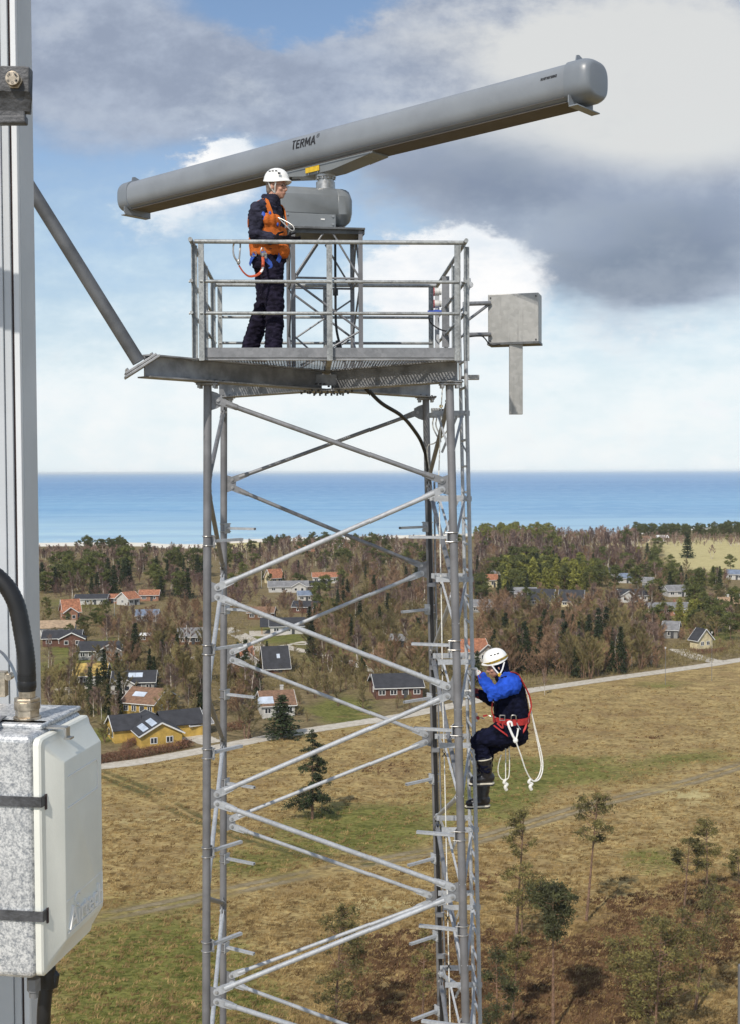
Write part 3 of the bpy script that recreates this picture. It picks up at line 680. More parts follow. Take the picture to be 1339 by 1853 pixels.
class TM:
    def __init__(s): s.v = []; s.f = []
    def tri(s, c, a, b):
        i = len(s.v); s.v += [c + a, c + b, c - a*0.6 - b*0.6]; s.f.append((i, i+1, i+2))
    def leaf(s, r, c, size):
        a = Vector((r.gauss(0,1), r.gauss(0,1), r.gauss(0,1))); a = a.normalized()*size*r.uniform(.6,1.2) if a.length > 0 else Vector((size,0,0))
        b = Vector((r.gauss(0,1), r.gauss(0,1), r.gauss(0,1))).normalized()*size*r.uniform(.4,1.0); s.tri(c, a, b)
    def twig(s, p, q, w):
        d = q - p; sd = d.cross(Vector((0.3, 0.8, 0.5))); sd = sd.normalized()*w if sd.length > 1e-6 else Vector((w,0,0))
        i = len(s.v); s.v += [p - sd, p + sd, q]; s.f.append((i, i+1, i+2))
    def limb(s, pts, r0, r1, seg=5):
        n = len(pts); base = len(s.v); prev = None
        for i, p in enumerate(pts):
            t = (pts[min(i+1,n-1)] - pts[max(i-1,0)]).normalized(); a, b = frame(t); r = r0 + (r1-r0)*i/(n-1)
            for k in range(seg): s.v.append(p + a*(r*math.cos(k*6.2832/seg)) + b*(r*math.sin(k*6.2832/seg)))
        for i in range(n-1):
            for k in range(seg):
                s.f.append((base+i*seg+k, base+i*seg+(k+1)%seg, base+(i+1)*seg+(k+1)%seg, base+(i+1)*seg+k))
    def mesh(s, name, m):
        me = bpy.data.meshes.new(name); me.from_pydata([tuple(v) for v in s.v], [], s.f); me.materials.append(m); return me
def rdir(r, up=0.0):
    v = Vector((r.gauss(0,1), r.gauss(0,1), r.gauss(0,1) + up)); return v.normalized()
def trunk_line(r, h, lean=0.03, n=7):
    ax, ay = r.uniform(-lean, lean), r.uniform(-lean, lean); bx, by = r.uniform(-1,1)*lean, r.uniform(-1,1)*lean
    return [Vector((ax*h*t + bx*h*math.sin(t*4), ay*h*t + by*h*math.sin(t*3.3+1), h*t)) for t in [i/(n-1) for i in range(n)]]
def at_line(pts, t):
    f = t*(len(pts)-1); i = min(int(f), len(pts)-2); return pts[i] + (pts[i+1]-pts[i])*(f-i)
def bare_tree(seed, h, spread, twigs=700, lo=0.3, stems=1, w=0.030):
    r = random.Random(seed); T_ = TM(); C = TM()
    for s in range(stems):
        ln = trunk_line(r, h*r.uniform(.85,1), 0.04 if stems == 1 else 0.12)
        T_.limb([p + Vector((0,0,-0.4)) if i == 0 else p for i, p in enumerate(ln)], 0.012*h+0.03, 0.02, 6)
        nb = int(16/stems) + 2
        for k in range(nb):
            t = lo + (0.97-lo)*(k+r.random())/nb; p = at_line(ln, t); a = r.uniform(0, 6.283)
            L = spread*(1.15-t)*r.uniform(.7,1.25); d = Vector((math.cos(a), math.sin(a), r.uniform(.6,1.5))).normalized()
            pts = [p, p + d*L*0.5, p + d*L*0.9 + Vector((0,0,0.12*L))]
            C.limb(pts, 0.03+0.004*h*(1-t), 0.012, 4)
            for j in range(int(twigs/(nb*stems))):
                u = r.uniform(.2, 1.0); q = at_line(pts, u); L2 = r.uniform(.5, 1.1)*(0.35+0.08*h)*0.7
                e = q + (rdir(r, 0.7) + d*0.6)*L2; C.twig(q, e, w*r.uniform(.7,1.3))
                if r.random() < .6: m2 = lerp(q, e, .5); C.twig(m2, m2 + rdir(r, .4)*L2*0.6, w*.8)
    return T_, C
def spruce(seed, h, rad, n=900, leaf=0.34):
    r = random.Random(seed); T_ = TM(); C = TM(); ln = trunk_line(r, h, 0.015); T_.limb(ln, 0.012*h+0.05, 0.03, 6)
    nw = int(h*1.9)
    for k in range(nw):
        t = 0.06 + 0.92*(k+r.random()*.6)/nw; z = t*h; R_ = rad*(1-t)**0.8*r.uniform(.75,1.15) + 0.12; nb = r.randint(5, 7); a0 = r.random()*6
        for j in range(nb):
            a = a0 + j*6.283/nb + r.uniform(-.3,.3); LR = R_*r.uniform(.65,1.15)
            m = max(4, int(n/(nw*nb)*(0.5+1.2*(1-t))))
            for i in range(m):
                u = r.random()**0.7; c = Vector((math.cos(a)*LR*u, math.sin(a)*LR*u, z - 0.28*LR*u + 0.12*LR*u*u)) + Vector((r.gauss(0,.12), r.gauss(0,.12), r.gauss(0,.10)))*(1+.6*u)
                C.leaf(r, c, leaf*r.uniform(.6,1.1))
    return T_, C
def pine(seed, h, rad, lo=0.45, nb=16, per=55, leaf=0.26, lean=0.03, fork=False, clump=0.5):
    r = random.Random(seed); T_ = TM(); C = TM(); ln = trunk_line(r, h, lean, 9)
    T_.limb([p + Vector((0,0,-0.5)) if i == 0 else p for i, p in enumerate(ln)], 0.010*h+0.04, 0.03, 7)
    lines = [(ln, 1.0)]
    if fork:
        b = at_line(ln, lo+.05); a = r.uniform(0, 6.28); f = [b + Vector((math.cos(a), math.sin(a), 1.3))*h*(1-lo)*0.5*u for u in (0,.35,.7,1.0)]
        T_.limb(f, 0.006*h+0.02, 0.02, 5); lines.append((f, .7))
    for L_, sc in lines:
        for k in range(int(nb*sc)):
            t0 = lo if sc == 1.0 else 0.2
            t = t0 + (1.0-t0)*((k+r.random()*.8)/(nb*sc)); p = at_line(L_, min(t, .995)); a = r.uniform(0, 6.283)
            prof = math.sin(math.pi*min(1, max(0.12, (t-t0)/(1-t0)*0.85+0.12)))**0.7
            L = rad*sc*prof*r.uniform(.55,1.2); d = Vector((math.cos(a), math.sin(a), r.uniform(-.05,.75)))
            pts = [p, p + d*L*.5 + Vector((0,0,-.04*L)), p + d*L*.85 + Vector((0,0,.1*L)), p + d*L]
            T_.limb(pts, 0.02+0.0022*h, 0.012, 4)
            ncl = max(2, int(L*2.2))
            for q in range(ncl):
                u = r.uniform(.35, 1.05); c0 = at_line(pts, min(u,1.0)) + Vector((r.gauss(0,.22), r.gauss(0,.22), r.gauss(0.1,.14)))*L*.45
                cs = clump*r.uniform(.6,1.3)
                for i in range(int(per/ncl*max(.6, L/rad*1.4)) + 3):
                    C.leaf(r, c0 + Vector((r.gauss(0,1)*cs*.5, r.gauss(0,1)*cs*.5, r.gauss(0,1)*cs*.3)), leaf*r.uniform(.5,1.1))
    for i in range(per): C.leaf(r, ln[-1] + Vector((r.gauss(0,.25), r.gauss(0,.25), r.gauss(-.1,.35)))*clump*2, leaf*.8)
    return T_, C
def tiered(seed, h, rad):
    """old open grown conifer: ragged tiers of drooping boughs with gaps between them"""
    r = random.Random(seed); T_ = TM(); C = TM(); ln = trunk_line(r, h, 0.012, 9); T_.limb(ln, 0.013*h+0.05, 0.03, 7)
    for k in range(15):
        t = .13 + .82*k/14 + r.uniform(-.015, .015); z = t*h; R_ = rad*(1.02 - t)**.62*r.uniform(.8, 1.1)
        if t > .7: R_ *= 1.1
        for j in range(r.randint(4, 6)):
            a = r.uniform(0, 6.283); L = R_*r.uniform(.55, 1.15); d = Vector((math.cos(a), math.sin(a), 0)); p = at_line(ln, t)
            pts = [p, p + d*L*.4 + ZUP*.05*L, p + d*L*.75 - ZUP*.06*L, p + d*L - ZUP*.16*L]; T_.limb(pts, .05, .015, 4)
            for q in range(max(3, int(L*3.2))):
                c0 = at_line(pts, r.uniform(.3, 1.0))
                for i in range(34): C.leaf(r, c0 + Vector((r.gauss(0,.20), r.gauss(0,.20), r.gauss(-.06,.12)))*(.5 + .3*L), .17*r.uniform(.6, 1.2))
    for i in range(260): C.leaf(r, ln[-1] + Vector((r.gauss(0,.22), r.gauss(0,.22), r.uniform(-1.1,.15))), .15)
    return T_, C
ZUP = Vector((0, 0, 1))
PROTO = {}
def proto(kind, name, TC, mt_, mc):
    T_, C = TC; PROTO.setdefault(kind, []).append((name, T_.mesh('trunk', mt_), C.mesh('crown', mc)))
for i in range(4): proto('birch', 'birch_tree', bare_tree(100+i, 11, 3.3, 1250, .34, 1, .024), M['birch'], M['twig'])
for i in range(2): proto('birch', 'birch_tree', bare_tree(120+i, 10, 3.1, 1250, .32, 2, .024), M['birch'], M['twig'])
for i in range(4): proto('dusk', 'leafless_tree', bare_tree(180+i, 11, 3.4, 1500, .26, 1 + i % 2, .028), M['birch'], M['twig4'])
for i in range(3): proto('scrub', 'bare_tree', bare_tree(140+i, 7, 3.6, 1300, .14, 3, .028), M['bark'], M['twig2'])
for i in range(3): proto('olive', 'budding_tree', bare_tree(160+i, 7, 3.8, 1500, .12, 3, .031), M['bark'], M['twig3'])
for i in range(4): proto('spruce', 'spruce_tree', spruce(200+i, 12, 2.5, 2600, .36), M['bark'], M['spruce'])
for i in range(4): proto('pine', 'pine_tree', pine(230+i, 10, 3.1, .18, 28, 150, .34, clump=.9), M['bark'], M['pine'])
for i in range(2): proto('gold', 'golden_conifer', spruce(260+i, 10, 3.6, 3600, .36), M['bark'], M['gold'])
def plant(kind, p, s, label, cat, group, r, sx=1.0):
    name, tm, cm = r.choice(PROTO[kind])
    t = thing(name, (p.x, p.y, height(p.x, p.y)), label, cat, group)
    t.rotation_euler = (0, 0, r.uniform(0, 6.283)); t.scale = (s*sx*r.uniform(.75,1.3), s*sx*r.uniform(.75,1.3), s)
    for nm, me in (('trunk', tm), ('crown', cm)):
        o = bpy.data.objects.new(nm, me); COL.objects.link(o); o.parent = t
    return t
PH = {'dusk': 11, 'birch': 11, 'scrub': 7, 'olive': 7, 'spruce': 12, 'pine': 10, 'gold': 10}
CATS = {'dusk': 'leafless tree', 'birch': 'birch', 'scrub': 'bare tree', 'olive': 'bare tree', 'spruce': 'spruce', 'pine': 'pine', 'gold': 'conifer'}
LOOK = {'dusk': 'dark purple crowned leafless tree', 'birch': 'leafless pale trunked birch', 'scrub': 'leafless reddish brown bushy tree', 'olive': 'budding olive brown bushy tree', 'spruce': 'dark green pointed spruce', 'pine': 'dark green round crowned pine', 'gold': 'golden green conifer'}
# woodland in patches: photo-pixel rectangle of the trunks' feet, counts per kind, height range in metres, where the patch is
PATCH = [
 (70, 380, 1004, 1030, dict(birch=16, dusk=26, pine=8, spruce=3), (5,8), 'in the wood below the beach at far left'),
 (75, 380, 1030, 1085, dict(birch=22, pine=28, spruce=22), (8,13), 'in the conifer belt behind the far left houses'),
 (185, 370, 1108, 1158, dict(scrub=40, birch=6), (5,8), 'in the reddish thicket left of the front left tower leg'),
 (76, 200, 1100, 1170, dict(olive=14, pine=10), (4,6), 'among the gardens at far left'),
 (180, 372, 1160, 1250, dict(birch=14, olive=16, spruce=9, scrub=14), (6,10), 'in the gardens between the houses left of the tower'),
 (78, 230, 1180, 1300, dict(birch=10, olive=16, spruce=6), (5,9), 'on the slope above the grey equipment box'),
 (178, 240, 1290, 1352, dict(birch=4, olive=4, spruce=1), (4,7), 'in the garden left of the yellow houses'),
 (300, 372, 1255, 1330, dict(birch=5, spruce=3, olive=3), (6,10), 'beside the yellow houses right of their gables'),
 (400, 560, 996, 1045, dict(birch=16, dusk=20, pine=8, spruce=3, scrub=8), (7,10), 'in the bare wood below the beach behind the tower'),
 (560, 840, 990, 1040, dict(birch=24, dusk=36, pine=20, scrub=14, olive=10), (7,11), 'in the ridge wood behind the tower'),
 (600, 790, 1040, 1110, dict(birch=24, scrub=26, olive=22, spruce=10), (7,11), 'in the wood right of the red roofed house'),
 (420, 620, 1045, 1130, dict(pine=10, spruce=8, scrub=14, birch=6), (4,8), 'between the houses behind the tower'),
 (560, 800, 1110, 1230, dict(birch=22, olive=50, spruce=14, scrub=20), (6,11), 'in the mixed wood behind the tower braces'),
 (600, 680, 1225, 1290, dict(olive=7, scrub=2), (3,5), 'in the scrub left of the dark brown house'),
 (405, 470, 1215, 1315, dict(birch=7, olive=7, spruce=3, scrub=3), (6,10), 'beside the rear left tower leg near the road'),
 (860, 1160, 984, 1035, dict(birch=14, dusk=75, scrub=10, pine=6), (9,13), 'in the tall purple brown wood right of the ladder'),
 (860, 960, 1035, 1100, dict(pine=18, spruce=14, birch=4, olive=8), (6,11), 'among the small cottages right of the ladder'),
 (912, 1075, 1042, 1074, dict(gold=40, spruce=8, pine=12), (10,14), 'in the sunlit conifer stand behind the navy roofs'),
 (1075, 1339, 1010, 1070, dict(birch=18, pine=30, scrub=12, olive=12, spruce=8, gold=7), (6,10), 'among the houses on the far right'),
 (1160, 1339, 1085, 1165, dict(pine=18, olive=16, birch=9, spruce=4, gold=5), (6,10), 'around the brick bungalow at right'),
 (870, 1180, 1108, 1165, dict(birch=36, scrub=34, olive=26), (8,12), 'in the bare wood below the navy roofs'),
 (905, 1180, 1165, 1228, dict(spruce=30, birch=22, olive=40, scrub=16), (8,13), 'in the dark roadside wood right of the climber'),
 (860, 920, 1110, 1250, dict(spruce=7, olive=5, scrub=4), (5,9), 'behind the climber beside the road'),
 (1130, 1339, 979, 989, dict(scrub=14, olive=6, pine=3), (3,6), 'in the scrub by the pale field'),
]
def plant_all():
    r = random.Random(21)
    for x0, x1, y0, y1, kinds, (h0, h1), where in PATCH:
        for kind, n in kinds.items():
            lab = LOOK[kind] + ' ' + where
            grp = CATS[kind] + 's ' + where
            k = 0; tries = 0
            while k < n and tries < n*30:
                tries += 1
                x, y = r.uniform(x0, x1), r.uniform(y0, y1)
                if y > road_y(x) - 5: continue
                if x > 1185 and 1000 < y < 1050 and r.random() < .93: continue
                p = G(x, y); h = r.uniform(h0, h1)*(0.85 if kind in ('scrub','olive') else 1.0); hp = h*F/p.y; bad = False
                for hx, hy, hl, hh, c, rad in HOUSE_SPOTS:
                    if (p - c).length < rad + 2.0: bad = True; break
                    # keep the gardens in front of houses open
                    if hy - 3 < y < hy + 46 and abs(x - hx) < hl*0.5 + 2 and y - hp*0.9 < hy - hh*0.15 and r.random() < 0.45: bad = True; break
                if bad: continue
                plant(kind, p, h/PH[kind], lab, CATS[kind], grp, r); k += 1
plant_all()
def single(kind, px, py, hpx, label, seed, sx=1.0):
    p = G(px, py); r = random.Random(seed)
    plant(kind, p, hpx*p.y/F/PH[kind], label, CATS[kind], None, r, sx)
single('spruce', 1243, 1010, 46, 'tall dark spruce standing alone beside the pale field', 3, 1.5)
single('pine', 1191, 1006, 32, 'small round pine left of the lone tall spruce', 4)
single('spruce', 512, 1336, 82, 'bushy dark spruce in front of the lean-to by the road', 5, 1.9)
single('olive', 455, 1336, 72, 'broad olive bush left of the bushy dark spruce by the road', 6, 1.8)
single('pine', 592, 1078, 36, 'round dark pine on the lawn right of the white walled bungalow', 8, 1.2)
single('pine', 1036, 1010, 24, 'dark pine standing above the purple brown wood', 9, 1.5)
single('birch', 985, 1258, 56, 'small lone birch on the field side of the road right of the climber', 10, .6)
single('spruce', 484, 1180, 22, 'small spruce at the bend of the gravel drive', 11, 1.1)
single('spruce', 198, 1325, 48, 'dark spruce left of the yellow house with rooflights', 12, 1.0)
# pines in the open field, each with its own shape: top pixel, foot pixel, crown half width in pixels
FIELDPINES = [
 ('dense dark pine with drooping tiers standing alone in the field behind the tower', 566, 1326, 566, 1482, 46, .10, 40, 120, .30, False, 'spruce', .55),
 ('thin pine with small sparse crown just right of the ladder, below the track', 948, 1472, 933, 1696, 24, .62, 16, 50, .20, False, 'fieldpine', .45),
 ('tall slim pine with ragged crown and the longest bare trunk', 1080, 1448, 1060, 1668, 34, .60, 18, 55, .22, False, 'fieldpine', .5),
 ('pine with wide fan shaped crown below the thin pine', 945, 1572, 943, 1706, 38, .42, 18, 60, .20, True, 'fieldpine', .5),
 ('dark windswept pine with hanging limb at lower right of the ladder', 1000, 1612, 1000, 1870, 38, .66, 18, 90, .22, True, 'deeppine', .55),
 ('upright pine at the right, rear one of a close pair', 1277, 1490, 1279, 1640, 27, .36, 18, 60, .2, False, 'fieldpine', .5),
 ('small crowned pine at the right, front one of a close pair', 1246, 1526, 1234, 1682, 27, .58, 14, 60, .2, False, 'fieldpine', .45),
 ('tall pale pine with thin high crown at the right edge', 1284, 1622, 1257, 1832, 46, .45, 20, 50, .2, False, 'fieldpine', .5),
 ('broad pine with the largest crown at the bottom right', 1196, 1678, 1182, 1900, 66, .20, 26, 70, .22, True, 'fieldpine', .6),
 ('small pine with round olive crown right of the ladder near the bottom', 938, 1698, 926, 1850, 27, .55, 14, 50, .2, False, 'fieldpine', .45),
 ('pine rising from the bottom edge just right of the ladder', 897, 1722, 900, 1930, 30, .2, 20, 60, .2, False, 'deeppine', .5),
 ('slender pine seen through the lower tower braces', 620, 1648, 606, 1884, 48, .18, 26, 60, .2, False, 'fieldpine', .5),
 ('faint thin pine beside the rear right tower leg', 768, 1690, 764, 1850, 22, .25, 14, 36, .18, False, 'fieldpine', .4),
 ('low pine sapling beside the climber\'s side of the right edge', 1334, 1542, 1336, 1600, 20, .2, 12, 40, .2, False, 'fieldpine', .4),
]
for i, (lab, tx, ty, fx, fy, hw, lo, nb, per, leaf, fork, mm, cl) in enumerate(FIELDPINES):
    p = G(fx, fy); h = (fy - ty)*p.y/F*1.04; rad = hw*p.y/F
    T_, C = pine(500+i, h, rad*1.12, lo, int(nb*1.35), int(per*2.5), leaf*0.85, 0.0, fork, cl*1.15)
    if i == 0: T_, C = tiered(500, h, rad*1.15)
    lean = (tx - fx)*p.y/F/h
    for q in (T_, C): q.v = [Vector((v.x + lean*v.z, v.y, v.z)) for v in q.v]
    t = thing('pine_tree', (p.x, p.y, height(p.x, p.y)), lab, 'pine')
    for nm, me in (('trunk', T_.mesh('trunk', M['bark'])), ('crown', C.mesh('crown', M[mm]))):
        o = bpy.data.objects.new(nm, me); COL.objects.link(o); o.parent = t

# far woods that read as one mass, undergrowth, tufts, hedges
def mass(name, spots, kinds, label, cat, mats, r):
    V_, F_, MI = [], [], []
    for x, y, h in spots:
        k = r.choice(kinds); _, tm, cm = r.choice(PROTO[k]); s = h/PH[k]; a = r.uniform(0, 6.28); ca, sa = math.cos(a)*s, math.sin(a)*s
        for me, mi in ((tm, 0), (cm, 1)):
            b = len(V_); step = 1
            V_ += [(x + v.co.x*ca - v.co.y*sa, y + v.co.x*sa + v.co.y*ca, v.co.z*s) for v in me.vertices]
            F_ += [tuple(b+i for i in p.vertices) for p in me.polygons]; MI += [mi]*len(me.polygons)
    me = bpy.data.meshes.new(name); me.from_pydata(V_, [], F_)
    for m in mats: me.materials.append(m)
    me.polygons.foreach_set('material_index', MI)
    o = bpy.data.objects.new(name, me); COL.objects.link(o); tag(o, label, cat, None, 'stuff')
def spots(lst, r):
    out = []
    for x0, x1, y0, y1, n, h0, h1 in lst:
        for _ in range(n):
            p = G(r.uniform(x0, x1), r.uniform(y0, y1)); out.append((p.x, p.y, r.uniform(h0, h1)))
    return out
rr = random.Random(5)
mass('conifer_wood', spots([(1145,1345,966,974,75,5.5,10.5),(480,560,986,994,18,5,8),(130,235,994,1000,20,6,9),(560,700,984,994,34,5,8.5)], rr), ['pine'], 'far dark conifer wood along the shore', 'wood', [M['bark'], M['pine']], rr)
mass('bare_wood', spots([(76,400,1000,1014,110,5,7),(500,850,986,1004,150,6,8),(860,1150,976,990,150,8,11),(1140,1345,974,990,90,4,6)], rr), ['birch','birch','scrub'], 'far leafless wood behind the houses along the shore', 'wood', [M['birch'], M['twig']], rr)
mass('sunlit_wood', spots([(860,1000,972,984,60,9,12),(1000,1075,980,990,12,6,9)], rr), ['gold', 'pine'], 'far yellow green sunlit wood along the shore right of the ladder', 'wood', [M['birch'], M['gold']], rr)
rt = random.Random(31)
PROTO['thicket'] = []
for i in range(3):
    T_, C = bare_tree(170+i, 5, 2.8, 300, .08, 3, .060); PROTO['thicket'].append(('', T_.mesh('t', M['bark']), C.mesh('c', M['twig'])))
PH['thicket'] = 5
def thicket(lst, label, m):
    sp_ = []
    for x0, x1, y0, y1, n, h0, h1 in lst:
        for _ in range(n):
            x, y = rt.uniform(x0, x1), rt.uniform(y0, y1)
            if y > road_y(x) - 7 or blobv(GREEN, x, y) > .5: continue
            if x > 1170 and 992 < y < 1045: continue
            if any((abs(x-hx) < hl*.55+2 and hy-5 < y < hy+24) for hx, hy, hl, hh, c, rad in HOUSE_SPOTS): continue
            p = G(x, y); sp_.append((p.x, p.y, rt.uniform(h0, h1)))
    mass('thicket', sp_, ['thicket'], label, 'thicket', [M['bark'], m], rt)
thicket([(70,380,1000,1090,160,4,7),(400,860,995,1110,260,4,7),(860,1160,985,1050,200,5,8),(1160,1345,985,1060,70,3,5)], 'purple brown leafless thicket filling the gaps of the far wood', M['twig4'])
thicket([(75,380,1090,1340,200,2,4.5),(560,850,1100,1290,260,2.5,5),(400,560,1100,1310,70,2,4)], 'brown and olive scrub between the gardens left of the ladder', M['twig3'])
thicket([(860,1200,1080,1225,330,3,6.5),(1180,1345,1080,1180,80,2,4)], 'brown leafless thicket between the houses and the road right of the ladder', M['twig2'])
def undergrowth():
    r = random.Random(9); A = TM(); 
    for _ in range(9000):
        x = r.uniform(70, 1345); y = 1000 + 250*r.random()**1.1
        if y > road_y(x) - 6: y = road_y(x) - 6 - r.random()*40
        if y < 1000: continue
        p = G(x, y); bad = False
        if blobv(GREEN, x, y) > .45 or blobv(PALE, x, y) > .6: continue
        for hx, hy, hl, hh, c, rad in HOUSE_SPOTS:
            if abs(x-hx) < hl*.6 and hy-4 < y < hy+18: bad = True; break
        if bad: continue
        s = r.uniform(.5, 1.5)
        for i in range(12):
            c = p + Vector((r.gauss(0, s), r.gauss(0, s), abs(r.gauss(0, s*.6)))); A.twig(c - Vector((0,0,.3)), c + rdir(r, .8)*s*.8, .06)
    me = A.mesh('undergrowth', M['twig3']); o = bpy.data.objects.new('undergrowth', me); COL.objects.link(o)
    tag(o, 'low brown undergrowth between the trees and houses', 'undergrowth', None, 'stuff')
undergrowth()
M['straw'] = mat('dry grass tufts', (0.14, 0.092, 0.042), 0.95, 0, 0, 0.5, col2=(0.42, 0.305, 0.135), spec=.1)
M['heather'] = mat('brown heather', (0.075, 0.044, 0.026), 0.95, 0, 0, 0.25, col2=(0.21, 0.125, 0.066), spec=.1)
M['grass'] = mat('green grass', (0.06, 0.075, 0.018), 0.95, 0, 0, 0.5, col2=(0.20, 0.20, 0.06), spec=.1)
def tufts():
    r = random.Random(11); A = {'straw': TM(), 'heather': TM(), 'grass': TM()}
    for _ in range(26000):
        x = r.uniform(60, 1345); y = 1240 + 660*r.random()**.8
        if y < road_y(x) + 7: continue
        p = G(x, y)
        if dist_poly(p.x, p.y, TRACKW) < 2.2: continue
        gr, he = blobv(GREEN, x, y), blobv(HEATH, x, y) + 0.5*mnoise.noise(Vector((p.x*.12, p.y*.12, 9)))
        k = 'heather' if he > .55 and r.random() < .75 else ('grass' if gr > .55 and r.random() < .6 else 'straw')
        z = height(p.x, p.y); s = {'straw': r.uniform(.15,.38), 'heather': r.uniform(.2,.5), 'grass': r.uniform(.1,.25)}[k]
        for i in range(7):
            q = Vector((p.x + r.gauss(0, s*.7), p.y + r.gauss(0, s*.5), z - .03)); A[k].twig(q, q + Vector((r.gauss(.35,.5), r.gauss(-.1,.5), 1.0))*s, s*.22)
    for k, nm, lab in (('straw','dry_grass','tussocks of dry straw coloured grass across the open field'),('heather','heather','dark brown heather in the near part of the field'),('grass','green_grass','green grass patches in the open field')):
        o = bpy.data.objects.new(nm, A[k].mesh(nm, M[k])); COL.objects.link(o); tag(o, lab, 'grass' if k != 'heather' else 'heather', None, 'stuff')
tufts()
def hedge(pts, w, h, label, seed, m='hedge', n=1500):
    r = random.Random(seed); A = TM(); q = catmull([G(*p) for p in pts], 12)
    for _ in range(n):
        c = at_line(q, r.random()) + Vector((r.uniform(-w, w)/2, r.uniform(-w, w)/2, h*r.random()**.8)); A.twig(c, c + rdir(r, .6)*r.uniform(.3,.6), .04)
        if r.random() < .5: A.leaf(r, c, .10)
    o = bpy.data.objects.new('hedge', A.mesh('hedge', M[m])); COL.objects.link(o); tag(o, label, 'hedge')
hedge([(160,1385),(205,1378),(250,1371),(300,1362),(345,1352)], 1.6, 1.5, 'long red brown clipped hedge along the gravel road below the yellow houses', 1, n=5000)
hedge([(222,1368),(235,1352),(250,1346)], 1.4, 1.3, 'short red brown hedge left of the yellow gable', 2, n=900)
hedge([(1248,1182),(1280,1184),(1312,1180)], 1.4, 1.3, 'red brown hedge in front of the small wooden cottage', 3, n=1200)
hedge([(405,1326),(425,1322),(445,1318)], 1.6, 1.6, 'reddish hedge behind the rear left tower leg', 4, n=900)
hedge([(235,1297),(262,1300),(300,1297)], 1.2, 1.2, 'olive hedge in front of the brown roofed yellow house', 5, 'twig3', 900)
# lamp posts and flag poles
def pole(px, py, hpx, label, name='flagpole', cat='flagpole', lamp=False):
    p = G(px, py); h = hpx*p.y/F; t = thing(name, (p.x, p.y, 0), label, cat)
    b = MB(); b.tube([p, p+Vector((0,0,h))], [.06, .04], 8); b.done('pole', M['leg' if lamp else 'white'], t, True)
    c = MB()
    if lamp:
        c.tube([p+Vector((0,0,h-.02)), p+Vector((0,0,h+.12))], [.07,.16], 8); c.tube([p+Vector((0,0,h+.12)), p+Vector((0,0,h+.42))], [.15,.19], 8); c.tube([p+Vector((0,0,h+.42)), p+Vector((0,0,h+.50))], [.22,.08], 8); c.done('lamp_head', M['socket'], t)
    else: c.sphere(p+Vector((0,0,h+.06)), .1, 8, 6); c.done('finial', M['white'], t, True)
pole(208, 1114, 30, 'white flagpole beside the tall red tiled brick house')
pole(339, 1176, 44, 'white flagpole in front of the brown cottage')
pole(474, 1064, 30, 'white flagpole by the steep orange roofed house')
pole(1095, 1036, 16, 'white flagpole behind the dark grey roofed cottage')
pole(1203, 1240, 66, 'pale lamp post nearer the middle of the gravel road', 'lamp_post', 'lamp post', True)
pole(1287, 1232, 86, 'pale lamp post near the right edge of the gravel road', 'lamp_post', 'lamp post', True)

# ---------------------------------------------------------------- the lattice tower
ZV = Vector((0, 0, 1))
def line_z(a, b, z):
    t = (z - a.z)/(b.z - a.z); return a + (b - a)*t
_LEG = {'FL': (P(376.5, 700, 11.75), P(374, 1850, 11.87)), 'FR': (P(812.5, 694, 11.88), P(842, 1850, 12.00)),
        'RL': (P(406, 714, 14.17), P(404.5, 1850, 14.48)), 'RR': (P(769.5, 720, 14.30), P(797, 1850, 14.61))}
def leg(k, zr):
    a, b = _LEG[k]; return line_z(a, b, CAMZ + zr)
ZN = [0.735, -0.14, -1.19, -2.21, -3.25, -4.24, -5.235, -6.17, -7.25]
TC = (leg('FL', 0) + leg('RR', 0))/2
tower = thing('lattice_tower', (TC.x, TC.y, 0), 'grey tubular steel lattice tower that carries the railed platform', 'tower')
LR = 0.041
ZTOP = 0.86
for k in ('FL', 'FR', 'RL', 'RR'):
    b = MB(); top = leg(k, ZTOP); b.tube([leg(k, -CAMZ-0.2), leg(k, -20), leg(k, -8), leg(k, -4), leg(k, 0), top], LR, 20)
    lo = b.done('leg', M['leg'], tower, True)
    f = MB(); f.box(top + Vector((0,0,.008)), (.105, 0, 0), (0, .085, 0), (0, 0, .009)); f.box(top + Vector((0,0,.030)), (.125, 0, 0), (0, .10, 0), (0, 0, .009))
    f.done('flange', M['beam'], lo, bevel=.003)
    c = MB()
    for sx in (-1, 1):
        for sy in (-1, 1): c.disc(top + Vector((sx*.075, sy*.06, -.016)), ZV, .020, .03, 6)
    c.done('bolt', M['bolt'], lo)
def gusset(b, base, d, z0, z1, reach=.115):
    """plate welded to a leg: d horizontal direction, between heights z0 and z1"""
    n = d.cross(ZV).normalized(); h = (z0 + z1)/2; o = base
    ol = [(LR*.7, z1+.05), (LR+.05, z1+.03), (reach+.03, z1), (reach+.03, z0), (LR+.05, z0-.03), (LR*.7, z0-.05)]
    b.prism([(p[0], p[1]) for p in ol], d, ZV, n, Vector((o.x, o.y, 0)) - n*.006, .012)
